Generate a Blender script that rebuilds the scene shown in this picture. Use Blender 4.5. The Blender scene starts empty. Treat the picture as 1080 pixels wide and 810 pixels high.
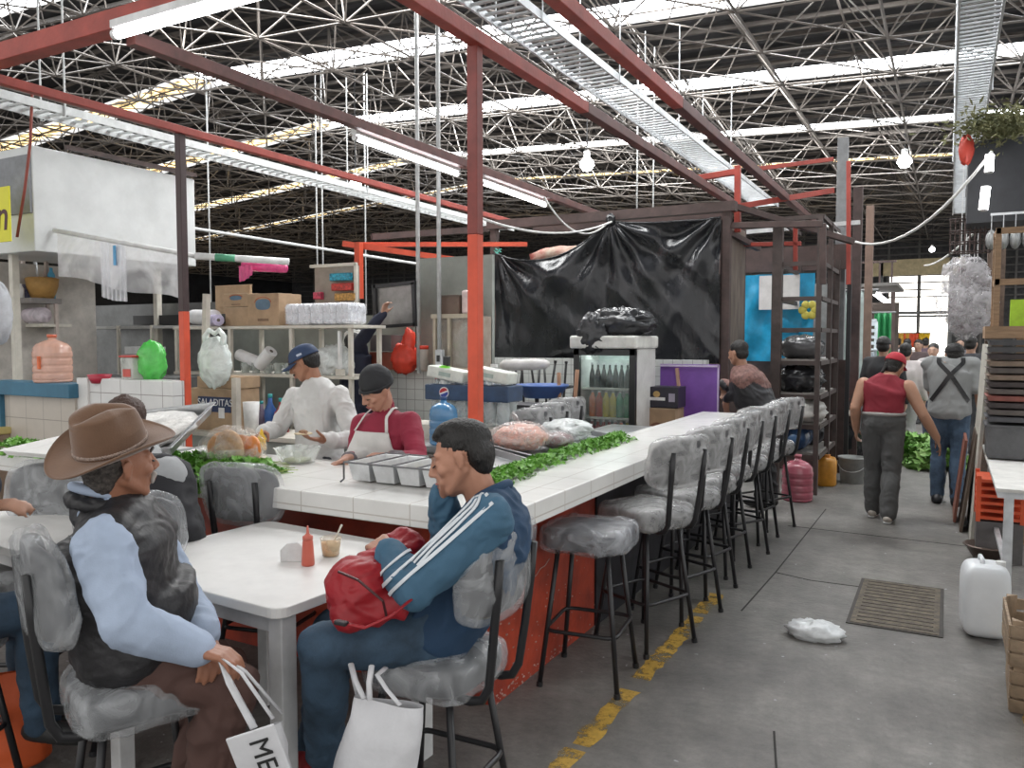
import bpy, bmesh, math, random
from mathutils import Vector, Matrix, Euler, noise
V = Vector
PI = math.pi
scene = bpy.context.scene
COL = scene.collection
rnd = random.Random(7)

# ---------------------------------------------------------------- camera
CAM_H = 1.65
FPX = 840.0
pitch = math.atan(47 / FPX)
yaw = math.atan(460 * math.cos(pitch) / FPX)
cp, sp, cy, sy = math.cos(pitch), math.sin(pitch), math.cos(yaw), math.sin(yaw)
CF = V((-sy * cp, cy * cp, -sp)); CR = V((cy, sy, 0)); CU = V((-sy * sp, cy * sp, cp))
CO = V((0, 0, CAM_H))
cam_data = bpy.data.cameras.new('camera'); cam = bpy.data.objects.new('camera', cam_data)
COL.objects.link(cam); scene.camera = cam
cam_data.sensor_width = 36; cam_data.lens = FPX / 1080 * 36
cam_data.clip_start = .05; cam_data.clip_end = 300
cam.location = CO
cam.rotation_euler = Euler((PI / 2 - pitch, 0, yaw))

def ray(px, py): return CF + CR * ((px - 540) / FPX) - CU * ((py - 405) / FPX)
def at_z(px, py, z): r = ray(px, py); return CO + r * ((z - CAM_H) / r.z)
def at_y(px, py, y): r = ray(px, py); return CO + r * (y / r.y)
def at_x(px, py, x): r = ray(px, py); return CO + r * (x / r.x)
def at_d(px, py, d): return CO + ray(px, py) * d

# ---------------------------------------------------------------- materials
MATS = {}
def mat(name, col, rough=.6, metal=0, var=.12, vscale=8, bump=0, bscale=40, spec=.5, alpha=1.0, trans=0, emit=None, estr=0, col2=None, stretch=None, coat=0, sheen=0):
    if name in MATS: return MATS[name]
    m = bpy.data.materials.new(name); m.use_nodes = True
    nt = m.node_tree; N = nt.nodes; L = nt.links
    b = N['Principled BSDF']
    c = (*col, 1)
    b.inputs['Roughness'].default_value = rough
    b.inputs['Metallic'].default_value = metal
    b.inputs['Specular IOR Level'].default_value = spec
    if coat: b.inputs['Coat Weight'].default_value = coat
    if sheen: b.inputs['Sheen Weight'].default_value = sheen
    tc = N.new('ShaderNodeTexCoord'); src = tc.outputs['Object']
    if stretch:
        mp = N.new('ShaderNodeMapping'); mp.inputs['Scale'].default_value = stretch
        L.new(src, mp.inputs['Vector']); src = mp.outputs['Vector']
    nz = N.new('ShaderNodeTexNoise'); nz.inputs['Scale'].default_value = vscale; nz.inputs['Detail'].default_value = 5
    nz.inputs['Roughness'].default_value = .65
    L.new(src, nz.inputs['Vector'])
    rp = N.new('ShaderNodeValToRGB')
    c2 = col2 if col2 else tuple(x * (1 - var * 2) for x in col)
    rp.color_ramp.elements[0].position = .32; rp.color_ramp.elements[0].color = (*c2, 1)
    rp.color_ramp.elements[1].position = .66; rp.color_ramp.elements[1].color = (*[min(1, x * (1 + var * .5)) for x in col], 1)
    L.new(nz.outputs['Fac'], rp.inputs['Fac'])
    L.new(rp.outputs['Color'], b.inputs['Base Color'])
    if bump:
        n2 = N.new('ShaderNodeTexNoise'); n2.inputs['Scale'].default_value = bscale; n2.inputs['Detail'].default_value = 4
        L.new(src, n2.inputs['Vector'])
        bp = N.new('ShaderNodeBump'); bp.inputs['Strength'].default_value = bump; bp.inputs['Distance'].default_value = .02
        L.new(n2.outputs['Fac'], bp.inputs['Height']); L.new(bp.outputs['Normal'], b.inputs['Normal'])
    if trans:
        b.inputs['Transmission Weight'].default_value = trans
        b.inputs['IOR'].default_value = 1.3
    if alpha < 1: b.inputs['Alpha'].default_value = alpha
    if emit:
        b.inputs['Emission Color'].default_value = (*emit, 1); b.inputs['Emission Strength'].default_value = estr
    MATS[name] = m
    return m

def tile_mat(name, tile, grout, sx, sz, rough=.25, gap=.012, axis='xz', off=(0, 0)):
    """square tiles with grout lines, in object coordinates"""
    if name in MATS: return MATS[name]
    m = mat(name, tile, rough, var=.05, vscale=3)
    nt = m.node_tree; N = nt.nodes; L = nt.links; b = N['Principled BSDF']
    tc = N.new('ShaderNodeTexCoord'); sep = N.new('ShaderNodeSeparateXYZ'); L.new(tc.outputs['Object'], sep.inputs[0])
    g = N.new('ShaderNodeNewGeometry'); sn = N.new('ShaderNodeSeparateXYZ'); L.new(g.outputs['Normal'], sn.inputs[0])
    facs = []
    for ch, s, o in (('X', sx, off[0]), ('Y', sx, off[1]), ('Z', sz, 0)):
        a = N.new('ShaderNodeMath'); a.operation = 'ADD'; a.inputs[1].default_value = o + 1000 * s
        L.new(sep.outputs[ch], a.inputs[0])
        d = N.new('ShaderNodeMath'); d.operation = 'MODULO'; d.inputs[1].default_value = s; L.new(a.outputs[0], d.inputs[0])
        l = N.new('ShaderNodeMath'); l.operation = 'LESS_THAN'; l.inputs[1].default_value = gap; L.new(d.outputs[0], l.inputs[0])
        ab = N.new('ShaderNodeMath'); ab.operation = 'ABSOLUTE'; L.new(sn.outputs[ch], ab.inputs[0])
        lt = N.new('ShaderNodeMath'); lt.operation = 'LESS_THAN'; lt.inputs[1].default_value = .7; L.new(ab.outputs[0], lt.inputs[0])
        mu = N.new('ShaderNodeMath'); mu.operation = 'MULTIPLY'; L.new(l.outputs[0], mu.inputs[0]); L.new(lt.outputs[0], mu.inputs[1])
        facs.append(mu.outputs[0])
    m1 = N.new('ShaderNodeMath'); m1.operation = 'MAXIMUM'; L.new(facs[0], m1.inputs[0]); L.new(facs[1], m1.inputs[1])
    m2 = N.new('ShaderNodeMath'); m2.operation = 'MAXIMUM'; L.new(m1.outputs[0], m2.inputs[0]); L.new(facs[2], m2.inputs[1])
    mx = N.new('ShaderNodeMix'); mx.data_type = 'RGBA'
    L.new(m2.outputs[0], mx.inputs['Factor']); L.new(b.inputs['Base Color'].links[0].from_socket, mx.inputs['A'])
    mx.inputs['B'].default_value = (*grout, 1)
    L.new(mx.outputs['Result'], b.inputs['Base Color'])
    bp = N.new('ShaderNodeBump'); bp.invert = True; bp.inputs['Strength'].default_value = .3; bp.inputs['Distance'].default_value = .004
    L.new(m2.outputs[0], bp.inputs['Height']); L.new(bp.outputs['Normal'], b.inputs['Normal'])
    return m

def plastic_mat(name, col, fac=.35, rough=.2, bscale=14, bump=.8):
    """thin see-through film: mostly transparent with glossy wrinkles"""
    if name in MATS: return MATS[name]
    m = bpy.data.materials.new(name); m.use_nodes = True
    nt = m.node_tree; N = nt.nodes; L = nt.links
    b = N['Principled BSDF']; out = N['Material Output']
    b.inputs['Base Color'].default_value = (*col, 1); b.inputs['Roughness'].default_value = rough
    b.inputs['Specular IOR Level'].default_value = .8
    t = N.new('ShaderNodeBsdfTransparent'); mx = N.new('ShaderNodeMixShader')
    tc = N.new('ShaderNodeTexCoord')
    nz = N.new('ShaderNodeTexNoise'); nz.inputs['Scale'].default_value = bscale; nz.inputs['Detail'].default_value = 6; nz.inputs['Distortion'].default_value = 1.2
    L.new(tc.outputs['Object'], nz.inputs['Vector'])
    bp = N.new('ShaderNodeBump'); bp.inputs['Strength'].default_value = bump; bp.inputs['Distance'].default_value = .03
    L.new(nz.outputs['Fac'], bp.inputs['Height']); L.new(bp.outputs['Normal'], b.inputs['Normal'])
    mr = N.new('ShaderNodeMapRange'); mr.inputs['From Min'].default_value = .35; mr.inputs['From Max'].default_value = .7
    mr.inputs['To Min'].default_value = max(0, fac - .18); mr.inputs['To Max'].default_value = min(1, fac + .22)
    L.new(nz.outputs['Fac'], mr.inputs['Value'])
    L.new(mr.outputs['Result'], mx.inputs['Fac']); L.new(t.outputs[0], mx.inputs[1]); L.new(b.outputs[0], mx.inputs[2])
    L.new(mx.outputs[0], out.inputs['Surface'])
    MATS[name] = m
    return m

def glow(name, col, s, dapple=0, dscale=3):
    if name in MATS: return MATS[name]
    m = bpy.data.materials.new(name); m.use_nodes = True
    nt = m.node_tree; N = nt.nodes; L = nt.links
    N.remove(N['Principled BSDF']); e = N.new('ShaderNodeEmission')
    e.inputs['Color'].default_value = (*col, 1); e.inputs['Strength'].default_value = s
    if dapple:
        tc = N.new('ShaderNodeTexCoord'); nz = N.new('ShaderNodeTexNoise'); nz.inputs['Scale'].default_value = dscale; nz.inputs['Detail'].default_value = 3
        L.new(tc.outputs['Object'], nz.inputs['Vector'])
        mr = N.new('ShaderNodeMapRange'); mr.inputs['From Min'].default_value = .4; mr.inputs['From Max'].default_value = .6
        mr.inputs['To Min'].default_value = s * (1 - dapple); mr.inputs['To Max'].default_value = s
        L.new(nz.outputs['Fac'], mr.inputs['Value']); L.new(mr.outputs['Result'], e.inputs['Strength'])
    L.new(e.outputs[0], N['Material Output'].inputs['Surface'])
    MATS[name] = m
    return m

# ---------------------------------------------------------------- mesh builder
def frame_from(d, up=V((0, 0, 1))):
    d = V(d).normalized()
    if abs(d.dot(up)) > .98: up = V((0, 1, 0)) if abs(d.y) < .9 else V((1, 0, 0))
    a = up.cross(d).normalized(); b = d.cross(a).normalized()
    return a, b, d

def rotz(a): return Matrix.Rotation(a, 3, 'Z')
def rxyz(x, y, z): return Euler((x, y, z)).to_matrix()

class MB:
    def __init__(s): s.v = []; s.f = []; s.mi = []; s.m = 0
    def addf(s, fs, base):
        for f in fs: s.f.append(tuple(i + base for i in f)); s.mi.append(s.m)
    def box(s, c, size, rot=None, taper=1.0):
        c = V(c); b = len(s.v); hx, hy, hz = [x / 2 for x in size]
        for z in (-1, 1):
            t = taper if z > 0 else 1
            for x, y in ((-1, -1), (1, -1), (1, 1), (-1, 1)):
                p = V((x * hx * t, y * hy * t, z * hz)); s.v.append(c + (rot @ p if rot else p))
        s.addf([(3, 2, 1, 0), (4, 5, 6, 7), (0, 1, 5, 4), (1, 2, 6, 5), (2, 3, 7, 6), (3, 0, 4, 7)], b); return s
    def beam(s, p0, p1, w, h=None, up=V((0, 0, 1))):
        p0, p1 = V(p0), V(p1); h = h or w
        a, bb, d = frame_from(p1 - p0, up)
        R = Matrix((a, bb, d)).transposed()
        return s.box((p0 + p1) / 2, (w, h, (p1 - p0).length), R)
    def cyl(s, p0, p1, r0, r1=None, n=12, caps=True):
        p0, p1 = V(p0), V(p1); r1 = r0 if r1 is None else r1
        a, bb, d = frame_from(p1 - p0); b = len(s.v)
        for p, r in ((p0, r0), (p1, r1)):
            for i in range(n):
                t = 2 * PI * i / n; s.v.append(p + (a * math.cos(t) + bb * math.sin(t)) * r)
        fs = [(i, (i + 1) % n, n + (i + 1) % n, n + i) for i in range(n)]
        if caps: fs += [tuple(range(n - 1, -1, -1)), tuple(range(n, 2 * n))]
        s.addf(fs, b); return s
    def tube(s, pts, r, n=8, closed=False, flat=None):
        pts = [V(p) for p in pts]; m = len(pts); b = len(s.v)
        rs = r if isinstance(r, (list, tuple)) else [r] * m
        prev = None
        for i, p in enumerate(pts):
            if closed: t = pts[(i + 1) % m] - pts[i - 1]
            else: t = pts[min(i + 1, m - 1)] - pts[max(i - 1, 0)]
            t = t.normalized() if t.length > 1e-9 else V((0, 0, 1))
            if prev is None: a, bb, _ = frame_from(t)
            else:
                a = prev - t * prev.dot(t)
                a = a.normalized() if a.length > 1e-6 else frame_from(t)[0]
                bb = t.cross(a)
            prev = a
            k = flat if flat else 1
            for j in range(n):
                th = 2 * PI * j / n; s.v.append(p + (a * math.cos(th) + bb * math.sin(th) * k) * rs[i])
        fs = []
        for i in range(m if closed else m - 1):
            i2 = (i + 1) % m
            for j in range(n): fs.append((i * n + j, i * n + (j + 1) % n, i2 * n + (j + 1) % n, i2 * n + j))
        if not closed: fs += [tuple(range(n - 1, -1, -1)), tuple((m - 1) * n + j for j in range(n))]
        s.addf(fs, b); return s
    def lathe(s, prof, o=(0, 0, 0), n=24, R=None, sx=1, sy=1):
        o = V(o); b = len(s.v); m = len(prof)
        for r, z in prof:
            r = max(r, 1e-4)
            for j in range(n):
                t = 2 * PI * j / n; p = V((r * math.cos(t) * sx, r * math.sin(t) * sy, z)); s.v.append(o + (R @ p if R else p))
        fs = []
        for i in range(m - 1):
            for j in range(n): fs.append((i * n + j, i * n + (j + 1) % n, (i + 1) * n + (j + 1) % n, (i + 1) * n + j))
        fs += [tuple(range(n - 1, -1, -1)), tuple((m - 1) * n + j for j in range(n))]
        s.addf(fs, b); return s
    def ell(s, c, r, R=None, n=16, e=1.0):
        """ellipsoid; e<1 gives a boxy super-ellipsoid"""
        c = V(c); m = max(6, n // 2); b = len(s.v)
        pw = lambda x: math.copysign(abs(x) ** e, x)
        for i in range(m + 1):
            ph = -PI / 2 + PI * i / m
            cz = pw(math.cos(ph)); sz = pw(math.sin(ph))
            for j in range(n):
                t = 2 * PI * j / n
                p = V((r[0] * cz * pw(math.cos(t)), r[1] * cz * pw(math.sin(t)), r[2] * sz))
                s.v.append(c + (R @ p if R else p))
        fs = [(i * n + j, i * n + (j + 1) % n, (i + 1) * n + (j + 1) % n, (i + 1) * n + j) for i in range(m) for j in range(n)]
        s.addf(fs, b); return s
    def cap(s, p0, p1, r0, r1=None, n=12):
        """tapered capsule"""
        p0, p1 = V(p0), V(p1); r1 = r0 if r1 is None else r1
        d = p1 - p0
        if d.length < 1e-6: return s.ell(p0, (r0, r0, r0), n=n)
        a, bb, d = frame_from(d); b = len(s.v); rings = []
        k = 4
        for i in range(k + 1):
            t = PI / 2 * (1 - i / k); rings.append((p0 - d * r0 * math.sin(t), max(r0 * math.cos(t), 1e-4)))
        for i in range(k + 1):
            t = PI / 2 * i / k; rings.append((p1 + d * r1 * math.sin(t), max(r1 * math.cos(t), 1e-4)))
        for p, r in rings:
            for j in range(n):
                th = 2 * PI * j / n; s.v.append(p + (a * math.cos(th) + bb * math.sin(th)) * r)
        m = len(rings)
        fs = [(i * n + j, i * n + (j + 1) % n, (i + 1) * n + (j + 1) % n, (i + 1) * n + j) for i in range(m - 1) for j in range(n)]
        s.addf(fs, b); return s
    def grid(s, fn, nu, nv, cu=False):
        b = len(s.v)
        for i in range(nv + 1):
            for j in range(nu if cu else nu + 1):
                s.v.append(V(fn(j / nu, i / nv)))
        w = nu if cu else nu + 1
        fs = []
        for i in range(nv):
            for j in range(nu): fs.append((i * w + j, i * w + (j + 1) % w if cu else i * w + j + 1, (i + 1) * w + ((j + 1) % w if cu else j + 1), (i + 1) * w + j))
        s.addf(fs, b); return s
    def prism(s, poly, z0, z1, M=None):
        """poly in xy, extruded in z; M = 4x4"""
        b = len(s.v); n = len(poly)
        for z in (z0, z1):
            for x, y in poly:
                p = V((x, y, z)); s.v.append(M @ p if M else p)
        s.addf([tuple(range(n - 1, -1, -1)), tuple(range(n, 2 * n))] + [(i, (i + 1) % n, n + (i + 1) % n, n + i) for i in range(n)], b); return s
    def build(s, name, m, parent=None, bevel=0, smooth=False, solid=0, sub=0, loc=None, auto=None):
        me = bpy.data.meshes.new(name); me.from_pydata([tuple(v) for v in s.v], [], s.f)
        ms = m if isinstance(m, (list, tuple)) else [m]
        for x in ms: me.materials.append(x)
        if len(ms) > 1:
            for p, i in zip(me.polygons, s.mi): p.material_index = i
        bm = bmesh.new(); bm.from_mesh(me); bmesh.ops.recalc_face_normals(bm, faces=bm.faces[:]); bm.to_mesh(me); bm.free()
        o = bpy.data.objects.new(name, me); COL.objects.link(o)
        if parent is not None: o.parent = parent
        if loc is not None: o.location = loc
        if smooth: me.shade_smooth()
        if auto: me.shade_smooth(); me.set_sharp_from_angle(angle=math.radians(auto))
        if bevel:
            bv = o.modifiers.new('bevel', 'BEVEL'); bv.width = bevel; bv.segments = 2; bv.limit_method = 'ANGLE'; bv.angle_limit = math.radians(40)
        if solid:
            so = o.modifiers.new('solid', 'SOLIDIFY'); so.thickness = solid; so.offset = 0
        if sub:
            su = o.modifiers.new('sub', 'SUBSURF'); su.levels = sub; su.render_levels = sub
        return o

def blob(mb, c, r, amp=.3, freq=2.5, seed=0, n=28, ridged=True, R=None, flatz=None):
    """crumpled bag"""
    b = len(mb.v); c = V(c)
    mb.ell((0, 0, 0), (1, 1, 1), n=n)
    off = V((seed * 13.7, seed * 7.3, seed * 3.1))
    for i in range(b, len(mb.v)):
        p = mb.v[i].copy()
        h = noise.noise(p * freq + off)
        if ridged: h = 1 - 2.4 * abs(h)
        h2 = noise.noise(p * freq * 2.3 + off * 2); h2 = 1 - 2.4 * abs(h2) if ridged else h2
        q = p * (1 + amp * (h * .6 + h2 * .35))
        q = V((q.x * r[0], q.y * r[1], q.z * r[2]))
        if flatz is not None and q.z < flatz: q.z = flatz + (q.z - flatz) * .05
        mb.v[i] = c + (R @ q if R else q)
    return mb

# ---------------------------------------------------------------- scene graph
def thing(name, label, cat, loc=(0, 0, 0), rz=0, group=None):
    o = bpy.data.objects.new(name, None); COL.objects.link(o)
    o.empty_display_size = .1
    o.location = loc; o.rotation_euler = (0, 0, rz); o['label'] = label; o['category'] = cat
    if group: o['group'] = group
    return o
def tag(o, label, cat, group=None, kind=None):
    o['label'] = label; o['category'] = cat
    if group: o['group'] = group
    if kind: o['kind'] = kind
    return o
def struct(o): o['kind'] = 'structure'; return o
def kids(o): return [c for c in bpy.data.objects if c.parent == o]
def dup(root, loc=None, rz=None, label=None, group=None, scale=None):
    def cp_(o, par):
        c = o.copy(); COL.objects.link(c)
        if par is not None: c.parent = par
        for k in kids(o): cp_(k, c)
        return c
    r = cp_(root, None)
    if loc is not None: r.location = loc
    if rz is not None: r.rotation_euler = (0, 0, rz)
    if label: r['label'] = label
    if group: r['group'] = group
    if scale: r.scale = scale if hasattr(scale, '__len__') else (scale,) * 3
    return r

def text_mesh(txt, size, M, m, name, parent=None, ext=.001, shear=0, space=1.0, align='CENTER', bold=0):
    cu = bpy.data.curves.new(name, 'FONT'); cu.body = txt; cu.size = size; cu.extrude = ext; cu.shear = shear
    cu.align_x = align; cu.align_y = 'CENTER'; cu.space_character = space; cu.offset = bold
    t = bpy.data.objects.new(name, cu); COL.objects.link(t)
    bpy.context.view_layer.update()
    me = bpy.data.meshes.new_from_object(t.evaluated_get(bpy.context.evaluated_depsgraph_get()))
    bpy.data.objects.remove(t); bpy.data.curves.remove(cu)
    me.transform(M); me.materials.clear(); me.materials.append(m)
    o = bpy.data.objects.new(name, me); COL.objects.link(o)
    if parent is not None: o.parent = parent
    return o
def facing(loc, xdir, updir):
    """matrix: text x axis along xdir, text up along updir"""
    x = V(xdir).normalized(); y = V(updir); y = (y - x * y.dot(x)).normalized(); z = x.cross(y)
    M = Matrix((x, y, z)).transposed().to_4x4(); M.translation = V(loc); return M

# ---------------------------------------------------------------- people
def remesh(mb, name, m, parent, voxel, smooth=4, wr=0, wf=9, seed=0, wstretch=(1, 1, 1)):
    me = bpy.data.meshes.new(name); me.from_pydata([tuple(v) for v in mb.v], [], mb.f)
    bm = bmesh.new(); bm.from_mesh(me); bmesh.ops.remove_doubles(bm, verts=bm.verts[:], dist=1e-5)
    bmesh.ops.recalc_face_normals(bm, faces=bm.faces[:]); bm.to_mesh(me); bm.free()
    o = bpy.data.objects.new(name, me); COL.objects.link(o)
    r = o.modifiers.new('r', 'REMESH'); r.mode = 'VOXEL'; r.voxel_size = voxel; r.adaptivity = 0
    if smooth:
        s = o.modifiers.new('s', 'SMOOTH'); s.factor = .6; s.iterations = smooth
    bpy.context.view_layer.update()
    me2 = bpy.data.meshes.new_from_object(o.evaluated_get(bpy.context.evaluated_depsgraph_get()))
    bpy.data.objects.remove(o); bpy.data.meshes.remove(me)
    me2.name = name
    if wr:
        off = V((seed * 3.3, seed * 1.7, seed * 5.1)); st = V(wstretch)
        nrm = [v.normal.copy() for v in me2.vertices]
        for v, n in zip(me2.vertices, nrm):
            p = V((v.co.x * st.x, v.co.y * st.y, v.co.z * st.z))
            w = noise.noise_vector(p * wf * .5 + off) * .12
            h = noise.noise((p + w) * wf + off)
            h3 = noise.noise((p + w * 2) * wf * 2.1 + off * 2)
            h = (1 - 3.4 * abs(h)) * .6 + (1 - 3.4 * abs(h3)) * .28 + noise.noise(p * wf * .45 + off) * .6
            v.co = v.co + n * (wr * h)
    me2.materials.clear(); me2.materials.append(m); me2.shade_smooth()
    o = bpy.data.objects.new(name, me2); COL.objects.link(o)
    if parent is not None: o.parent = parent
    return o

def head_frame(fwd, up):
    f = V(fwd).normalized(); u = V(up); u = (u - f * u.dot(f)).normalized(); r = f.cross(u)
    return Matrix((r, f, u)).transposed()      # x=right, y=forward, z=up

def head_prims(mb, c, R, k=1.0, jaw=1.0, male=True):
    T = lambda x, y, z: c + R @ V((x * k, y * k, z * k))
    E = lambda p, r, R2=None: mb.ell(T(*p), tuple(q * k for q in r), R @ R2 if R2 else R, n=20)
    E((0, -.018, .035), (.074, .092, .083))
    E((0, .010, .0), (.066, .078, .085))
    E((0, .030, -.045), (.052 * jaw, .056, .062))
    E((0, .052, -.088), (.028 * jaw, .026, .022))
    for s in (-1, 1):
        mb.cap(T(s * .056, -.01, -.035), T(s * .024, .055, -.088), .020 * k, .016 * k)
        E((s * .038, .060, -.022), (.022, .020, .020))
        mb.cap(T(s * .010, .086, .026), T(s * .048, .066, .026), .0095 * k, .008 * k)
        mb.cap(T(s * .022, .081, .002), T(s * .042, .072, .002), .0075 * k, .0065 * k)
        E((s * .081, -.010, -.004), (.008, .017, .029), rxyz(0, s * .15, s * .40))
        mb.tube([T(s * .083, .006, .004), T(s * .086, -.004, .022), T(s * .089, -.019, .020), T(s * .090, -.026, .002), T(s * .086, -.016, -.018), T(s * .080, -.004, -.030)], .0045 * k, n=6)
        E((s * .012, .095, -.030), (.0085, .011, .008))
    mb.cap(T(0, .086, .020), T(0, .108, -.024), .0085 * k, .0115 * k)
    E((0, .084, -.056), (.024, .012, .0065))
    E((0, .082, -.067), (.021, .012, .0070))

def face_parts(par, c, R, k=1.0, brow=(.02, .014, .012), lips=(.35, .13, .11), closed=True):
    T = lambda x, y, z: c + R @ V((x * k, y * k, z * k))
    mb = MB()
    for s in (-1, 1):
        mb.tube([T(s * .012, .0955, .030), T(s * .03, .0905, .035), T(s * .050, .074, .029)], [.004 * k, .0045 * k, .0025 * k], n=6)
    mb.build('eyebrows', mat('brow_hair', brow, .8), par, smooth=True)
    mb = MB()
    for s in (-1, 1):
        mb.tube([T(s * .017, .0865, -.002), T(s * .030, .0905, -.0045), T(s * .046, .0775, -.001)], [.0016 * k, .0022 * k, .0014 * k], n=6)
    mb.build('eyelashes', mat('lash', (.012, .01, .01), .6), par, smooth=True)
    if not closed:
        mb = MB()
        for s in (-1, 1): mb.ell(T(s * .031, .080, .003), (.0115 * k, .0115 * k, .0075 * k), R, n=12)
        mb.build('eyes', mat('eye', (.03, .02, .015), .15), par, smooth=True)
    mb = MB()
    mb.tube([T(-.022, .0885, -.0605), T(-.008, .0975, -.056), T(0, .0975, -.0575), T(.008, .0975, -.056), T(.022, .0885, -.0605)], [.002 * k, .0042 * k, .004 * k, .0042 * k, .002 * k], n=8)
    mb.tube([T(-.018, .0885, -.064), T(0, .0955, -.068), T(.018, .0885, -.064)], [.002 * k, .005 * k, .002 * k], n=8)
    mb.build('lips', mat('lips_%d' % int(lips[0] * 1000), lips, .5), par, smooth=True)

def hand_prims(mb, w, d, n, side, curl=(.35, .35, .35, .35), thumb=.4, k=1.0, spread=.06):
    """w wrist, d direction, n palm normal (palm faces n), side=+1/-1: thumb side = side*(d x n)"""
    d = V(d).normalized(); n = V(n); n = (n - d * n.dot(d)).normalized(); t = d.cross(n) * side
    w = V(w)
    offs = [(-.030, .060), (-.010, .079), (.011, .086), (.031, .077)]   # pinky -> index (x along t)
    for i, (x, ln) in enumerate(offs):
        base = w + d * (.086 * k) + t * (x * k * .95) + n * (.002 * k)
        mb.cap(w + d * .008 * k + t * (x * .62 * k), base, .0155 * k, .0115 * k, n=8)
        ang = curl[i]; p = base; dirv = (d + t * (x / .031 * spread)).normalized(); r = .0098 if i else .0085
        a = ang
        for seg, fr in enumerate((.46, .31, .23)):
            dd = (dirv * math.cos(a) + n * math.sin(a)).normalized()
            q = p + dd * ln * fr * k
            mb.cap(p, q, r * k, (r - .0009) * k, n=8); p = q; r -= .0009; a += ang * 1.1
    b0 = w + d * .018 * k + t * .022 * k + n * .006 * k
    d1 = (d * .62 + t * .62 + n * (.25 + thumb * .5)).normalized()
    b1 = b0 + d1 * .044 * k
    mb.cap(b0, b1, .0165 * k, .0125 * k, n=8)
    d2 = (d * .8 + t * (.35 - thumb * .4) + n * (.2 + thumb * .6)).normalized()
    b2 = b1 + d2 * .032 * k; mb.cap(b1, b2, .0115 * k, .0102 * k, n=8)
    b3 = b2 + (d2 + n * .2 * thumb - t * .2 * thumb).normalized() * .024 * k; mb.cap(b2, b3, .0100 * k, .0082 * k, n=8)
    mb.cap(w - d * .02 * k, w + d * .02 * k, .025 * k, .024 * k, n=10)

def torso_prims(mb, J, g=0, lo=0, hi=1, belly=0):
    """trunk from pelvis to shoulders; g = growth"""
    P, Cc, N_ = J['pelvis'], J['chest'], J['neck']
    F = J['F']; S = J['S']; w = J.get('w', 1.0); up = (Cc - P).normalized()
    sm = (J['shL'] + J['shR']) / 2; Sh = (J['shR'] - J['shL']).normalized()
    nu = (N_ - sm); nu = nu.normalized() if nu.length > .01 else up
    keys = [(P - up * .075, .120, .095, 0), (P - up * .02, .163, .118, 0), (P.lerp(Cc, .30), .152, .112, belly * .8), (P.lerp(Cc, .65), .148, .110, belly), (Cc, .162, .115, belly * .4), (Cc.lerp(sm, .55), .172, .112, 0), (sm - up * .01, .165, .085, 0), (sm.lerp(N_, .45) + nu * .015, .105, .068, 0), (N_ + nu * .015, .056, .056, 0)]
    if lo > 0: keys = keys[lo:]
    if hi < 1: keys = keys[:6]
    n = 24; b = len(mb.v); m = len(keys)
    cs = [k[0] for k in keys]
    for i, (c, rx, ry, bl) in enumerate(keys):
        t = (cs[min(i + 1, m - 1)] - cs[max(i - 1, 0)]).normalized(); f_ = min(1, i / (m - 1) * 1.3)
        s_ = S.lerp(Sh, f_); s_ = (s_ - t * s_.dot(t)).normalized(); fw = t.cross(s_)
        if fw.dot(F) < 0: fw = -fw
        last = i >= m - 1 and hi >= 1; gg = g * (.5 if last else 1)
        for j in range(n):
            a = 2 * PI * j / n; ca, sa = math.cos(a), math.sin(a); e = .82
            x = math.copysign(abs(ca) ** e, ca) * (rx * w + gg); y = math.copysign(abs(sa) ** e, sa) * (ry * w + gg)
            if y > 0: y += bl * sa
            mb.v.append(c + s_ * x + fw * y)
    fs = [(i * n + j, i * n + (j + 1) % n, (i + 1) * n + (j + 1) % n, (i + 1) * n + j) for i in range(m - 1) for j in range(n)]
    fs += [tuple(range(n - 1, -1, -1)), tuple((m - 1) * n + j for j in range(n))]
    mb.addf(fs, b)
    if hi >= 1:
        mb.cap(J['shL'], J['shR'], .050 * w + g, .050 * w + g)

def arm_prims(mb, J, s, g=0, upto=1.0, k=1.0):
    sh, el, wr = J['sh' + s], J['el' + s], J['wr' + s]
    mb.cap(sh, sh.lerp(el, .5), .056 * k + g, .048 * k + g)
    if upto <= .5:
        mb.cap(sh.lerp(el, .4), sh.lerp(el, .8), .048 * k + g, .050 * k + g * 1.6); return
    mb.cap(sh.lerp(el, .5), el, .048 * k + g, .040 * k + g)
    e2 = el.lerp(wr, (upto - .5) * 2)
    mb.cap(el, el.lerp(e2, .35), .041 * k + g, .041 * k + g); mb.cap(el.lerp(e2, .35), e2, .041 * k + g, (.029 if upto >= .95 else .033) * k + g * .9)

def leg_prims(mb, J, s, g=0, upto=1.0, k=1.0, flare=0):
    hp, kn, an = J['hp' + s], J['kn' + s], J['an' + s]
    mb.cap(hp, hp.lerp(kn, .5), .088 * k + g, .076 * k + g); mb.cap(hp.lerp(kn, .5), kn, .076 * k + g, .058 * k + g)
    a2 = kn.lerp(an, upto)
    bk = -J['F'] * .012
    mb.cap(kn, kn.lerp(a2, .35) + bk, .056 * k + g, .055 * k + g + flare * .3); mb.cap(kn.lerp(a2, .35) + bk, a2, .055 * k + g + flare * .3, .038 * k + g + flare)

def foot_prims(mb, an, d, g=0, k=1.0, h=.07):
    d = V(d); d.z = 0; d.normalize(); z = V((0, 0, 1))
    b = an - z * (h - .03)
    mb.cap(an, b - d * .01, .038 + g, .036 + g); mb.cap(b - d * .045 * k, b + d * .10 * k, .034 + g, .036 + g); mb.cap(b + d * .09 * k, b + d * .16 * k - z * .004, .036 + g, .027 + g)

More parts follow.
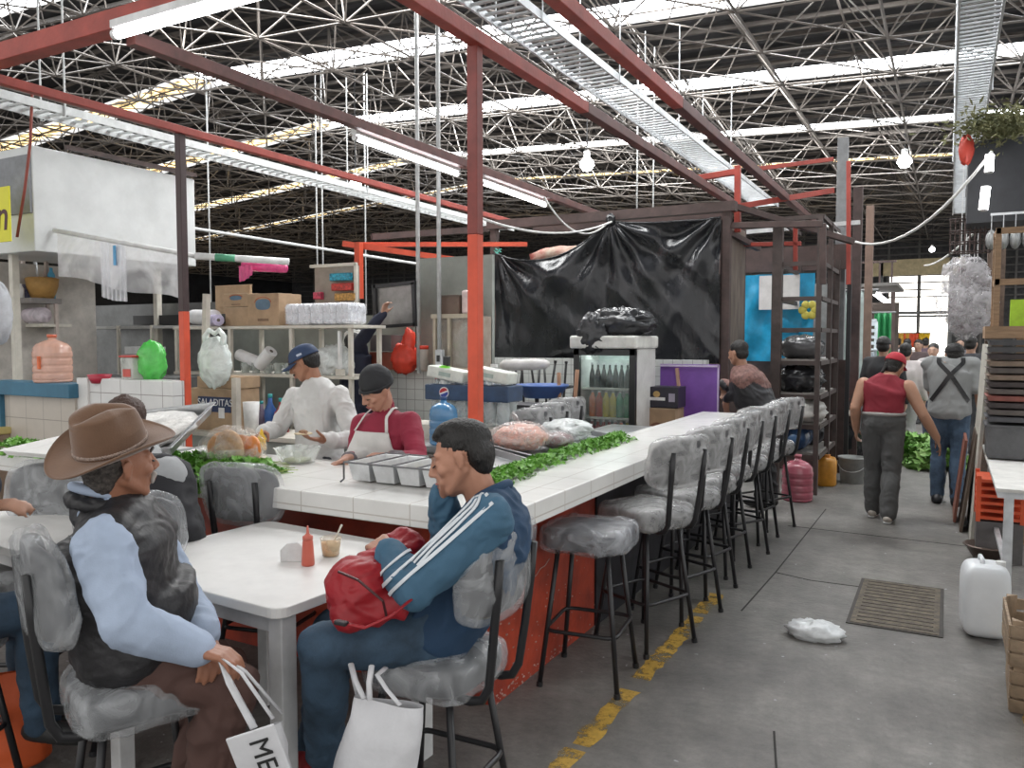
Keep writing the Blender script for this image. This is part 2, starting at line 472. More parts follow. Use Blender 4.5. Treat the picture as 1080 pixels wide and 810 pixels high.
def skeleton(pelvis, F, lean=(0, 0, 1), spine=.50, shw=.18, hpw=.085, twist=0, neck=.085, w=1.0):
    F = V(F); F.z = 0; F.normalize(); S = F.cross(V((0, 0, 1)))    # person's right
    U = V(lean).normalized(); P = V(pelvis)
    F2 = rotz(twist) @ F; S2 = F2.cross(V((0, 0, 1)))
    S2 = (S2 - U * S2.dot(U)).normalized()
    top = P + U * spine
    J = dict(pelvis=P, chest=P + U * spine * .66, F=F2 if abs(twist) < .6 else F, S=S2, neck=top + U * .045,
             shL=top - S2 * shw, shR=top + S2 * shw, hpL=P - S * hpw - V((0, 0, .03)), hpR=P + S * hpw - V((0, 0, .03)), w=w, U=U)
    return J

def person_body(J, par, skin, head=None, hands=None, feet=None, voxel=.0055, shrink=0.0, kh=1.0, jaw=1.0, belly=0, legk=1, armk=1, mane=None):
    mb = MB()
    torso_prims(mb, J, -.006 - shrink, belly=max(0, belly - .01))
    for s in 'LR':
        arm_prims(mb, J, s, 0, k=armk)
        leg_prims(mb, J, s, -.004 - shrink, k=legk)
    hc, HR = head
    mb.cap(J['neck'] - J['U'] * .04, hc + HR @ V((0, -.022, -.05)), .056, .052)
    head_prims(mb, hc, HR, kh, jaw)
    for s, sd in (('L', -1), ('R', 1)):
        if hands and s in hands:
            h = hands[s]; hand_prims(mb, J['wr' + s], h[0], h[1], sd * h[4] if len(h) > 4 else sd, h[2], h[3])
    for s in 'LR': foot_prims(mb, J['an' + s], feet[s] if feet else J['F'], -.006)
    return remesh(mb, 'body', skin, par, voxel, 3)
# ================================================================ SETTING
scene.view_settings.view_transform = 'Standard'
scene.view_settings.look = 'None'; scene.view_settings.gamma = 1; scene.view_settings.use_curve_mapping = False
scene.view_settings.exposure = 0.28
w = bpy.data.worlds.new('world'); scene.world = w; w.use_nodes = True
w.node_tree.nodes['Background'].inputs[0].default_value = (.99, .985, .97, 1)
w.node_tree.nodes['Background'].inputs[1].default_value = 1.0

M_steel = mat('brushed_steel', (.55, .56, .57), .32, .85, var=.08, vscale=20)
M_galv = mat('galvanised', (.62, .64, .66), .45, .5, var=.12)
M_red = mat('red_paint_steel', (.36, .055, .038), .5, var=.16, vscale=5, bump=.08)
M_red2 = mat('orange_red_paint', (.66, .085, .035), .42, var=.1, vscale=5)
M_blk = mat('black_steel', (.018, .018, .02), .38, var=.1)
M_rust = mat('dark_primer_steel', (.085, .055, .05), .6, var=.2, vscale=7)
M_grey = mat('grey_painted_steel', (.2, .205, .21), .55, var=.14)
M_truss = mat('truss_steel', (.20, .178, .160), .6, .1, var=.3, vscale=1.2, col2=(.10, .088, .08))

# floor: worn concrete
def floor_mat():
    m = mat('worn_concrete', (.185, .176, .164), .62, var=.2, vscale=1.1, bump=.25, bscale=35, col2=(.104, .098, .092))
    nt = m.node_tree; N = nt.nodes; L = nt.links; b = N['Principled BSDF']
    tc = N.new('ShaderNodeTexCoord')
    v = N.new('ShaderNodeTexNoise'); v.inputs['Scale'].default_value = 9; v.inputs['Detail'].default_value = 9; v.inputs['Roughness'].default_value = .75
    L.new(tc.outputs['Object'], v.inputs['Vector'])
    mr = N.new('ShaderNodeMapRange'); mr.inputs['From Min'].default_value = .35; mr.inputs['From Max'].default_value = .68; mr.inputs['To Min'].default_value = .68; mr.inputs['To Max'].default_value = 1.25
    L.new(v.outputs['Fac'], mr.inputs['Value'])
    mx = N.new('ShaderNodeMix'); mx.data_type = 'RGBA'; mx.blend_type = 'MULTIPLY'; mx.inputs['Factor'].default_value = 1
    L.new(b.inputs['Base Color'].links[0].from_socket, mx.inputs['A']); L.new(mr.outputs['Result'], mx.inputs['B'])
    # pale drips
    d = N.new('ShaderNodeTexNoise'); d.inputs['Scale'].default_value = 22; d.inputs['Detail'].default_value = 2
    L.new(tc.outputs['Object'], d.inputs['Vector'])
    g = N.new('ShaderNodeMath'); g.operation = 'GREATER_THAN'; g.inputs[1].default_value = .735; L.new(d.outputs['Fac'], g.inputs[0])
    m3 = N.new('ShaderNodeMix'); m3.data_type = 'RGBA'; L.new(g.outputs[0], m3.inputs['Factor']); L.new(mx.outputs['Result'], m3.inputs['A']); m3.inputs['B'].default_value = (.3, .3, .3, 1)
    L.new(m3.outputs['Result'], b.inputs['Base Color'])
    mr2 = N.new('ShaderNodeMapRange'); mr2.inputs['To Min'].default_value = .42; mr2.inputs['To Max'].default_value = .75
    L.new(v.outputs['Fac'], mr2.inputs['Value']); L.new(mr2.outputs['Result'], b.inputs['Roughness'])
    return m
struct(MB().box((-9, 16, -.05), (50, 42, .1)).build('floor', floor_mat()))

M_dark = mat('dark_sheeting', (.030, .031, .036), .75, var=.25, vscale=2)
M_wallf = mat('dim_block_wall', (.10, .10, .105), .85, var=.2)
YF = 33.0
# far wall with the bright doorway
dx0, dx1, dz = at_y(934, 350, 33).x, at_y(1004, 350, 33).x, at_y(965, 283, 33).z
mb = MB()
mb.box(((-32 + dx0) / 2, YF, 3.6), (dx0 + 32, .2, 7.2)); mb.box(((dx1 + 8) / 2, YF, 3.6), (8 - dx1, .2, 7.2)); mb.box(((dx0 + dx1) / 2, YF, (7.2 + dz) / 2), (dx1 - dx0, .2, 7.2 - dz))
struct(mb.build('wall_far', M_wallf))
mb = MB()
for x in (dx0 + .05, (dx0 + dx1) / 2, dx1 - .05): mb.box((x, YF - .12, dz / 2), (.1, .08, dz))
mb.box(((dx0 + dx1) / 2, YF - .12, dz - .05), (dx1 - dx0, .08, .1)); mb.box(((dx0 + dx1) / 2, YF - .12, 2.5), (dx1 - dx0, .06, .08))
struct(mb.build('door_1', M_grey))
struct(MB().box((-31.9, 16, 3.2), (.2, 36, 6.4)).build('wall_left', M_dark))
# street beyond the doorway, lit by the sky outside
struct(MB().box((-2, YF + 5, 3.0), (14, .2, 6)).build('wall_street', glow('overexposed_street', (1, .95, .86), 4)))

# roof: shallow gable, ridge along y
RX = -13.3
def rz_(x): return 6.85 - (x - RX) * .046 if x > RX else 6.85 - (RX - x) * .075
bands = [(7.2, .8), (11.35, .78), (15.05, .70), (19.0, .66), (23.0, .42)]
M_sky = glow('skylight_white', (.93, .97, 1), 12.0, .2, 2.2)
M_skyY = glow('skylight_aged', (1, .72, .34), 3.6, .9, 5)
mb = MB(); y = 1.0
segs = []
for yc, wd in bands + [(36.2, 0)]:
    segs.append((y, yc - wd / 2)); y = yc + wd / 2
for (y0, y1) in segs:
    for (x0, x1) in ((-32, RX), (RX, 8)):
        b = len(mb.v)
        n = max(2, int((y1 - y0) / .18))
        mb.grid(lambda u, v, a=x0, c=x1, p=y0, q=y1, n=n: (a + (c - a) * u, p + (q - p) * v, rz_(a + (c - a) * u) + (.03 if int(v * n + .5) % 2 else 0)), 1, n)
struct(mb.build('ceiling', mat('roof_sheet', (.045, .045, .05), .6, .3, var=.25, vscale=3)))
for i, (yc, wd) in enumerate(bands):
    for side, (x0, x1) in enumerate(((-32, RX), (RX, 8))):
        ww = wd * (.62 if side == 0 and i > 0 else 1); mb = MB().grid(lambda u, v: (x0 + (x1 - x0) * u, yc + ww * (v - .5), rz_(x0 + (x1 - x0) * u) + .02), 12, 1)
        struct(mb.build('window_%d' % (i * 2 + side + 1), M_skyY if (side == 0 and i > 0) or i == 4 else M_sky))
for i, (yc, wd) in enumerate(bands):
    if i == 4: continue
    ld = bpy.data.lights.new('skylight_daylight', 'AREA'); ld.shape = 'RECTANGLE'; ld.size = 14; ld.size_y = wd; ld.energy = 520; ld.color = (1, .99, .965)
    lo = bpy.data.objects.new('skylight_daylight', ld); COL.objects.link(lo); lo.location = (-3, yc, rz_(-3) - .08)

# space frame under the roof: lower grid, upper grid and slanted webs
mb = MB()
gx = 1.42; gy = 1.42; dep = 1.0
nx0, nx1, ny1 = -21, 2, 20
def up_(i, j): x = i * gx; return V((x, 4.0 + j * gy, rz_(x) - .12))
def lo_(i, j): x = (i + .5) * gx; return V((x, 4.0 + (j + .5) * gy, rz_(x) - .12 - dep))
def bar(a, b, r): mb.cyl(a, b, r * .60, n=4, caps=False)
for i in range(nx0, nx1 + 1):
    for j in range(0, ny1):
        if i < nx1: bar(up_(i, j), up_(i + 1, j), .028); bar(lo_(i, j), lo_(i + 1, j), .026)
        if j < ny1 - 1: bar(up_(i, j), up_(i, j + 1), .028); bar(lo_(i, j), lo_(i, j + 1), .03)
        L_ = lo_(i, j)
        for (a, b_) in ((0, 0), (1, 0), (0, 1), (1, 1)): bar(L_, up_(i + a, j + b_), .02)
        if (i + j) % 2 == 0: bar(up_(i, j), up_(i + 1, j + 1), .018)
        bar(L_, lo_(i + 1, j + 1), .022)
for k in range(int((34 - 3) / .62)):
    yy = 3 + k * .62
    if any(abs(yy - b[0]) < .6 for b in bands): continue
    for (a, c) in ((-31, RX), (RX, 6)): mb.beam((a, yy, rz_(a) - .05), (c, yy, rz_(c) - .05), .05, .06)
struct(mb.build('ceiling_frame', M_truss))
# truss walls against the far gable, thin hangers on the left
mb = MB()
for k in range(14): mb.beam((-31, YF - .3, 3.2 + k * .26), (6, YF - .3, 3.2 + k * .26), .04, .05)
for k in range(36): x = -30 + k; mb.beam((x, YF - .35, 0), (x, YF - .35, 6), .07)
struct(mb.build('trim_1', mat('girts', (.17, .165, .16), .6)))

# ---------------- painted lines, joints and the drain cover on the floor
def worn_paint(name, col, thr=.5):
    m = mat(name, col, .6, var=.15, vscale=20)
    nt = m.node_tree; N = nt.nodes; L = nt.links; b = N['Principled BSDF']
    tc = N.new('ShaderNodeTexCoord'); nz = N.new('ShaderNodeTexNoise'); nz.inputs['Scale'].default_value = 7; nz.inputs['Detail'].default_value = 9; nz.inputs['Roughness'].default_value = .8
    L.new(tc.outputs['Object'], nz.inputs['Vector'])
    mr = N.new('ShaderNodeMapRange'); mr.inputs['From Min'].default_value = thr - .06; mr.inputs['From Max'].default_value = thr + .06
    L.new(nz.outputs['Fac'], mr.inputs['Value']); L.new(mr.outputs['Result'], b.inputs['Alpha'])
    return m
M_yel = worn_paint('worn_yellow_paint', (.55, .34, .055), .47)
def ragged(x0, x1, y0, y1, seed):
    r = random.Random(seed); n = int((y1 - y0) / .05) + 1
    l = [(x0 + r.uniform(-.012, .012), y0 + (y1 - y0) * i / n) for i in range(n + 1)]
    q = [(x1 + r.uniform(-.012, .012), y0 + (y1 - y0) * i / n) for i in range(n + 1)]
    return l, q
mb = MB()
for (y0, y1, s) in ((2.2, 2.86, 1), (2.9, 3.48, 2), (3.62, 4.62, 3), (4.68, 5.1, 4)):
    l, q = ragged(-1.315, -1.225, y0, y1, s)
    b = len(mb.v)
    for p in l + q: mb.v.append(V((p[0], p[1], .002)))
    n = len(l)
    mb.addf([(i, n + i, n + i + 1, i + 1) for i in range(n - 1)], b)
l, q = ragged(.335, .395, 3.2, 5.2, 9); b = len(mb.v)
for p in l + q: mb.v.append(V((p[0], p[1], .002)))
n = len(l); mb.addf([(i, n + i, n + i + 1, i + 1) for i in range(n - 1)], b)
struct(mb.build('trim_2', M_yel))
mb = MB(); Mj = mat('floor_joint_dirt', (.03, .028, .026), .9)
for pts in ([(-1.06, 4.85), (-1.03, 5.78), (-.78, 5.7), (-.1, 5.72)], [(-1.03, 5.78), (-1.0, 8.2)], [(-1.2, 7.3), (.2, 7.25)], [(-.6, 3.4), (-.3, 2.0)]):
    for a, c in zip(pts, pts[1:]):
        mb.beam((a[0], a[1], .001), (c[0], c[1], .001), .009, .002)
struct(mb.build('trim_3', Mj))
dc = thing('drain_cover', 'square rusty metal drain cover set flush in the concrete aisle floor', 'drain cover', (-.23, 5.42, 0))
MB().box((0, 0, .003), (.50, .98, .006)).build('frame', mat('drain_edge', (.06, .055, .05), .8), dc)
MB().box((0, 0, .005), (.46, .94, .008)).build('plate', mat('drain_plate', (.14, .115, .085), .8, .1, var=.35, vscale=18, bump=.5, bscale=60, col2=(.07, .06, .05)), dc)
mb = MB()
for k in range(13): mb.box((0, -.42 + k * .07, .0105), (.40, .012, .004))
mb.build('grip_bars', mat('drain_bars', (.10, .085, .07), .8), dc)

# ---------------- overhead frames: painted beams and posts of the stalls
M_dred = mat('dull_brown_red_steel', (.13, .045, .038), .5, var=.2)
def beamobj(name, p0, p1, w, m, label, cat='beam', h=None, group=None):
    o = MB().beam(p0, p1, w, h).build(name, m, bevel=.004); return tag(o, label, cat, group)
ZB = 3.2
def far_shaded_beam(x0, x1, ym, y1, lab):
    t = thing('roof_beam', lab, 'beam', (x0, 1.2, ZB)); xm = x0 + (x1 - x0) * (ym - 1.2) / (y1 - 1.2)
    MB().beam((0, 0, 0), (xm - x0, ym - 1.2, 0), .070).build('near_section', M_red, t, bevel=.004); MB().beam((xm - x0, ym - 1.2, 0), (x1 - x0, y1 - 1.2, 0), .070).build('far_section', M_dred, t, bevel=.004)  # same red beam throughout; weaker light is put into the far part's colour
far_shaded_beam(-2.17, -2.2, 5.0, 9.6, 'red steel beam running along the top of the tall red post, dark brown at its far half')
far_shaded_beam(-1.60, -1.6, 5.2, 11.2, 'red steel beam furthest right, over the aisle side of the counter')
beamobj('roof_beam', (-3.74, 2.74, ZB), (-3.86, 9.4, ZB), .07, M_dred, 'dull brown red beam that carries two tube lamps end to end')
beamobj('roof_beam', (-5.0, 1.4, ZB), (-5.1, 9.4, ZB), .055, M_red, 'red beam resting on the black and red post at left')
beamobj('roof_beam', (-5.2, 2.66, ZB + .06), (-2.1, 2.70, ZB + .06), .10, M_red, 'red cross beam above the bright tube lamp at top left')
beamobj('roof_beam', (-4.6, 9.0, 3.02), (-2.2, 9.0, 3.02), .09, M_rust, 'rusty brown beam above the black plastic sheet')
# posts
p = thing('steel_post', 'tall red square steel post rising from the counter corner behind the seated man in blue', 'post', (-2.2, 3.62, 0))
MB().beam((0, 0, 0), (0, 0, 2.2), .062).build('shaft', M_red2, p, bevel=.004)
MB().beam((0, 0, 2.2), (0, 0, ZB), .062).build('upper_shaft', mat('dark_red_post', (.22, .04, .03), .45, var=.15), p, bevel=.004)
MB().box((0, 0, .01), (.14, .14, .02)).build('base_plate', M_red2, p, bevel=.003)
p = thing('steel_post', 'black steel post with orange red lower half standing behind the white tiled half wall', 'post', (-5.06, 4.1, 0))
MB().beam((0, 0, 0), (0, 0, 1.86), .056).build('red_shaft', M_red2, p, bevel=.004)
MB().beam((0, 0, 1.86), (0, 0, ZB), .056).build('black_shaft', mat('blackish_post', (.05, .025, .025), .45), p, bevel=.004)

# ---------------- cable trays
def cable_tray(pts, w, label, n, up=(0, 0, 1), z=0, m=M_galv, hang=()):
    t = thing('cable_tray', label, 'cable tray', (pts[0][0], pts[0][1], pts[0][2]), group=None)
    a, c = V(pts[0]), V(pts[1]); L_ = (c - a).length; d = (c - a) / L_; s = d.cross(V((0, 0, 1)))
    for sg, nm in ((-1, 'side_rail'), (1, 'side_rail')):
        MB().beam(s * sg * w / 2, s * sg * w / 2 + d * L_, .02, .07).build(nm, m, t)
    mb = MB()
    for k in range(n): q = d * (L_ * (k + .5) / n); mb.beam(q - s * w / 2, q + s * w / 2, .035, .015)
    mb.build('rungs', m, t)
    if hang:
        for k, (f_, top) in enumerate(hang):
            mb = MB(); a0 = d * (L_ * f_) - s * (w / 2 + .02); a1 = d * (L_ * f_) + s * (w / 2 + .02); dn = V((0, 0, .05))
            mb.tube([a0 + V((0, 0, top)), a0 - dn, a1 - dn, a1 + V((0, 0, top))], .008, n=6); mb.build('hanger', m, t)
    return t
k_ = (4.3 - CAM_H) / (3.6 - CAM_H)
cable_tray([(-2.35 * k_, 3.0, 4.3), (-2.37 * k_, 16.5, 4.3)], .40, 'galvanised cable tray hanging over the middle of the counter between the red beams', 120, hang=((.22, 1.2), (.35, 1.2), (.5, 1.2), (.7, 1.2)))
cable_tray([(-6.85, 2.2, 3.62), (-6.95, 12.5, 3.60)], .30, 'long pale cable tray at left crossing behind the brown red beam', 90, m=mat('pale_galv', (.68, .70, .70), .5, .2), hang=((.2, 1.5), (.6, 1.5)))
cable_tray([(.155, 4.6, 4.25), (.165, 19.0, 4.25)], .30, 'galvanised cable tray running straight above the aisle at the right', 150, hang=((.35, 1.2), (.6, 1.2)))
# ---------------- hanging pipes (white conduits)
def conduit(px, y, z0, z1, label, r=.013, grp=None, px2=None):
    a = at_y(px, 300, y); o = MB().cyl((0, 0, 0), (0, 0, z1 - z0), r, n=8).build('conduit_pipe', mat('pale_conduit', (.55, .56, .56), .5), loc=(a.x, a.y, z0), smooth=True)
    tag(o, label, 'pipe', grp)
conduit(441, 6.3, 1.32, 6.3, 'left one of two thin upright grey conduit pipes left of the tall red post', .02)
conduit(463, 6.2, 1.25, 6.3, 'right one of two thin upright grey conduit pipes nearest the tall red post', .02)
for px, yy, zl in ((341, 10.5, 2.2), (335, 10.5, 2.2), (222, 9, 2.2), (386, 11, 2.1), (671, 12, 2.7), (688, 12.2, 2.7)):
    conduit(px, yy, zl, 6.2, 'thin pale hanger rod dropping from the dark roof behind the stalls', .012, 'thin hanger rods')
o = MB().cyl(at_y(205, 241, 8.0), at_y(470, 283, 12.0), .022, n=8).build('conduit_pipe', mat('pale_conduit', (.55, .56, .56), .5)); tag(o, 'long pale sloping pipe in front of the dark hall behind the shelves', 'pipe')

# ---------------- tube lamps
def tube_lamp(p0, p1, label, r=.019, est=14, body=True):
    p0, p1 = V(p0), V(p1); t = thing('tube_lamp', label, 'tube lamp', p0)
    d = p1 - p0
    if body: MB().beam(V((0, 0, .045)), d + V((0, 0, .045)), .05, .04).build('housing', mat('lamp_housing', (.7, .7, .7), .5), t, bevel=.003)
    MB().cyl(d * .02, d * .98, r, n=12).build('tube', glow('tube_light', (1, .98, 1), est), t, smooth=True)
    mb = MB(); mb.cyl(V((0, 0, 0)), d * .02, r * 1.05, n=12); mb.cyl(d * .98, d, r * 1.05, n=12); mb.build('end_caps', mat('white_plastic', (.75, .75, .74), .4), t)
tube_lamp((-3.70, 2.62, 3.17), (-2.45, 2.66, 3.19), 'bright white tube lamp hung under the red cross beam at top left', .024)
tube_lamp((-3.84, 4.62, 3.12), (-3.88, 6.1, 3.12), 'nearer lit tube lamp under the dull brown red beam')
tube_lamp((-3.88, 6.5, 3.12), (-3.92, 7.95, 3.12), 'farther tube lamp under the dull brown red beam, just right of the red post', est=6)
tube_lamp(at_d(1044, 163, 6.6), at_d(1043, 182, 6.6), 'upper short white lamp above the hanging clear bags at right', .032, 7, False)
tube_lamp(at_d(1040, 197, 6.6), at_d(1037, 222, 6.6), 'lower short white lamp above the hanging clear bags at right', .034, 7, False)
tube_lamp(at_d(921, 308, 16), at_d(940, 322, 18), 'small slanted tube lamp under the stall awning left of the bright doorway', .05, 12, False)
for px, py, dd, r, lab in ((619, 173, 13, .12, 'glowing bulb lamp hanging in front of the skylights over the counter'), (954, 170, 15, .13, 'glowing bulb lamp hanging alone in the dark roof over the aisle'), (375, 194, 12, .09, 'small glowing bulb lamp below the tube lamp, left of the pipes'), (983, 263, 24, .08, 'tiny bulb lamp hanging before the bright doorway')):
    c = at_d(px, py, dd); t = thing('bulb_lamp', lab, 'bulb lamp', c)
    MB().lathe([(.0, -r), (r * .55, -r * .85), (r, -r * .2), (r * .9, r * .3), (r * .45, r * .8)], n=16).build('bulb', glow('bulb_light', (1, .99, .97), 22), t, smooth=True)
    MB().lathe([(r * .45, r * .8), (r * .45, r * 1.7), (.0, r * 1.8)], n=12).build('socket', mat('lamp_housing', (.7, .7, .7), .5), t, smooth=True)
    MB().cyl((0, 0, r * 1.7), (0, 0, 6.0 - c.z), .008, n=5).build('cord', M_blk, t)
# sagging white cable
def sag(p0, p1, s, n=14): p0, p1 = V(p0), V(p1); return [p0.lerp(p1, i / n) - V((0, 0, s * 4 * (i / n) * (1 - i / n))) for i in range(n + 1)]
M_cab = mat('white_cable', (.7, .7, .68), .5)
tag(MB().tube(sag(at_d(873, 238, 9.5), at_d(1046, 160, 6.6), .45), .014, n=6).build('electric_cable', M_cab, smooth=True), 'white electric cable sagging across the aisle up to the short lamps', 'cable')
tag(MB().tube(sag(at_d(1038, 235, 7.8), at_d(975, 280, 17), .1), .014, n=6).build('electric_cable', M_cab, smooth=True), 'white electric cable running from the short lamps towards the bright doorway', 'cable')
tag(MB().tube(sag(at_d(502, 228, 6), at_d(645, 234, 8.1), .12) , .010, n=6).build('electric_cable', M_cab, smooth=True), 'white electric cable slung above the torn gap left of the black sheet', 'cable')
tag(MB().tube(sag(at_d(574, 208, 7.4), at_d(640, 236, 8.1), .2) , .008, n=6).build('electric_cable', M_cab, smooth=True), 'white electric cable looping from the far tube lamp to the black sheet', 'cable')
# ================================================================ COUNTER
M_tile = tile_mat('white_tile', (.76, .755, .73), (.54, .51, .47), .30, .30, .22, .006, off=(.04, .06))
M_tileb = tile_mat('small_white_tile', (.66, .68, .66), (.34, .34, .33), .105, .105, .25, .006)
M_tilel = tile_mat('stall_wall_tile', (.70, .70, .69), (.28, .26, .25), .245, .245, .25, .006, off=(.05, .0))
M_tileg = tile_mat('beige_wall_tile', (.52, .47, .41), (.28, .25, .22), .245, .245, .3, .006, off=(.1, .0))
M_base = mat('red_painted_plaster', (.46, .060, .026), .42, var=.22, vscale=3, bump=.12, bscale=25, col2=(.19, .028, .018))
M_wht = mat('white_laminate', (.74, .73, .71), .35, var=.04)
M_whtp = mat('white_painted_metal', (.60, .60, .60), .45, var=.1, vscale=6)
M_card = mat('cardboard', (.42, .29, .18), .8, var=.12, bump=.05)
M_clear = plastic_mat('clear_film', (.75, .77, .78), .26, .12, 16)
M_film2 = plastic_mat('white_film', (.80, .84, .83), .62, .3, 9)
M_vinyl = mat('charcoal_vinyl', (.055, .055, .062), .42, var=.15)
M_blackp = mat('black_plastic_sheet', (.016, .017, .020), .22, var=.2, vscale=3, bump=.75, bscale=4.5, stretch=(1.6, 1, .7))
M_wood = mat('raw_wood', (.34, .22, .13), .7, var=.18, vscale=6, stretch=(1, 1, 8), bump=.1)
M_wood2 = mat('crate_wood', (.30, .215, .14), .75, var=.25, vscale=5, stretch=(1, 8, 1), bump=.15)
M_parsley = mat('parsley_green', (.17, .40, .055), .5, var=.3, vscale=30, col2=(.07, .20, .02))
M_wp = mat('white_plastic', (.75, .75, .74), .4)

ct = thing('tiled_counter', 'long L shaped bar counter with white tiled worktop and red painted base', 'counter', (-1.9, 3.0, 0))
o_ = V((-1.9, 3.0, 0))
def P2(pts): return [(x - o_.x, y - o_.y) for x, y in pts]
ch = .0
slab = [(-1.50, 2.66), (-1.50, 7.45), (-2.02, 7.45), (-2.02, 3.40), (-5.2, 3.40), (-5.2, 2.66)]
MB().prism(P2(slab), .873, .97).build('worktop', M_tile, ct, bevel=.006)
MB().prism(P2([(-1.75, 3.03), (-1.75, 7.40), (-2.0, 7.40), (-2.0, 3.35), (-5.1, 3.35), (-5.1, 3.03)]), 0, .873).build('base', M_base, ct)
MB().box((-1.744 - o_.x, 5.80 - o_.y, .435), (.014, 3.22, .87)).build('dark_base_panel', mat('dark_base_paint', (.020, .020, .026), .6, var=.3), ct)  # near-black panel along the aisle side of the base, beyond the nearest stool
MB().prism(P2([(-2.02, 3.40), (-2.02, 6.6), (-2.60, 6.6), (-2.60, 4.05), (-2.38, 4.0), (-2.38, 3.40)]), .86, .90).build('prep_shelf', M_steel, ct)
mb = MB()
for x in (-2.56,):
    for y in (4.1, 5.3, 6.5): mb.beam((x - o_.x, y - o_.y, 0), (x - o_.x, y - o_.y, .86), .04)
mb.build('shelf_legs', M_whtp, ct)
mb = MB(); mb.tube([V((.392, -.345, .975)), V((.403, -.33, .955)), V((.404, -.300, .93)), V((.404, -.318, .90)), V((.404, -.305, .868))], [.003, .006, .008, .007, .008], n=6)
mb.tube([V((.404, -.30, .955)), V((.404, -.25, .962)), V((.404, -.22, .966))], [.007, .004, .002], n=6)
mb.build('chipped_tile_edge', mat('exposed_mortar', (.07, .035, .03), .9), ct)
# scuffed white drips along the red base foot
mb = MB(); r = random.Random(3)
for k in range(150):
    y = 3.05 + abs(r.gauss(0, 1)) * .7; z = r.choice((r.uniform(.0, .05), r.uniform(.1, .5)))
    s = r.uniform(.002, .007); mb.box((-1.749 - o_.x, y - o_.y, z), (.003, s * 2.2, s))
mb.tube([V((.153, .04 + .05 * i, .40 + .012 * i + .006 * math.sin(i * 3))) for i in range(12)], .0025, n=4)
mb.build('paint_splashes', mat('dried_plaster_splash', (.5, .36, .32), .8), ct)['kind'] = 'stuff'

# ================================================================ STOOLS
def stool(name, label, cat='stool', seat_z=.75, back=True, seatw=.40, wrap=M_clear, ring=.27, group=None, legsp=.19, pad=True):
    t = thing(name, label, cat, group=group)
    s = MB().ell((0, 0, seat_z - .045), (seatw / 2, seatw / 2, .05), n=32, e=.42).build('seat', M_vinyl, t, smooth=True)
    mb = MB(); b = 0
    mb.ell((0, 0, seat_z - .045), (seatw / 2 + .014, seatw / 2 + .014, .066), n=48, e=.45)
    for i, v in enumerate(mb.v):
        h = 1 - 2.6 * abs(noise.noise(v * 9)); h2 = noise.noise(v * 26); mb.v[i] = V((v.x * (1 + .028 * h), v.y * (1 + .028 * h), seat_z - .045 + (v.z - seat_z + .045) * (1 + .12 * h + .07 * h2)))
    mb.build('seat_plastic_cover', wrap, s, smooth=True)
    for sx in (-1, 1):
        for sy_ in (-1, 1):
            top = V((sx * .12, sy_ * .12, seat_z - .09)); bot = V((sx * legsp, sy_ * legsp, .004))
            lg = MB().cyl(bot, top, .0125, n=10).build('leg', M_blk, t, smooth=True)
            MB().cyl(bot - V((0, 0, .003)), bot + (top - bot) * .03, .016, n=10).build('rubber_tip', M_blk, lg)
    f = 1 - ring / (seat_z - .09); q = .12 + (legsp - .12) * f; c = .04
    pts = []
    for (cx, cy_, a0) in ((q - c, q - c, 0), (-q + c, q - c, 90), (-q + c, -q + c, 180), (q - c, -q + c, 270)):
        for k in range(5): a = math.radians(a0 + k * 22.5); pts.append(V((cx + (c + .012) * math.cos(a), cy_ + (c + .012) * math.sin(a), ring)))
    MB().tube(pts, .010, n=8, closed=True).build('foot_ring', M_blk, t, smooth=True)
    MB().box((0, 0, seat_z - .093), (.27, .27, .012)).build('seat_plate', M_blk, t)
    if back:      # back is on -y side
        for sx in (-1, 1):
            x = sx * .105
            MB().tube([V((x, .02, seat_z - .1)), V((x, -.19, seat_z - .1)), V((x, -.228, seat_z - .09)), V((x, -.252, seat_z - .05)), V((x * 1.1, -.270, seat_z + .08)), V((x * 1.15, -.287, seat_z + .22)), V((x * 1.15, -.297, seat_z + .33))], .0145, n=8, flat=1).build('back_bar', M_blk, t, smooth=True)
        def bend(mb):
            for i, v in enumerate(mb.v): mb.v[i] = V((v.x, v.y + 1.1 * v.x * v.x - (v.z - seat_z - .25) * .12, v.z))
        mb = MB().ell((0, -.262, seat_z + .27), (.20, .028, .12), n=32, e=.5); bend(mb)
        bk = mb.build('backrest', M_vinyl, t, smooth=True)
        mb = MB().ell((0, -.262, seat_z + .265), (.215, .040, .14), n=48, e=.5)
        for i, v in enumerate(mb.v):
            h = 1 - 2.6 * abs(noise.noise(v * 8 + V((3, 1, 7)))); mb.v[i] = V((v.x * (1 + .02 * h), -.262 + (v.y + .262) * (1 + .35 * h), v.z + .008 * h))
        bend(mb); mb.build('backrest_plastic_cover', wrap, bk, smooth=True)
    return t
M_wrapg = plastic_mat('dusty_film', (.56, .56, .56), .50, .16, 9)
s0 = stool('bar_stool', 'backless bar stool with clear wrapped black seat at the near end of the counter', back=False, wrap=plastic_mat('seat_film', (.62, .64, .68), .34, .1, 9))
s0.location = (-1.50, 3.53, 0); s0.rotation_euler = (0, 0, .12)
s1 = stool('bar_stool', '', wrap=M_wrapg)
spec = [(-1.44, 4.12, 1.15, 'high backed wrapped bar stool right behind the backless stool at the counter'),
        (-1.43, 4.66, 1.2, 'second of the row of backed bar stools counting from the backless one'),
        (-1.45, 5.16, 1.3, 'third of the row of backed bar stools counting from the backless one'),
        (-1.46, 5.66, 1.35, 'fourth of the row of backed bar stools counting from the backless one'),
        (-1.45, 6.18, 1.05, 'fifth of the row of backed bar stools counting from the backless one'),
        (-1.45, 6.68, 1.35, 'sixth of the row of backed bar stools counting from the backless one'),
        (-1.42, 7.2, 1.1, 'farthest backed bar stool, nearest the pink water jug')]
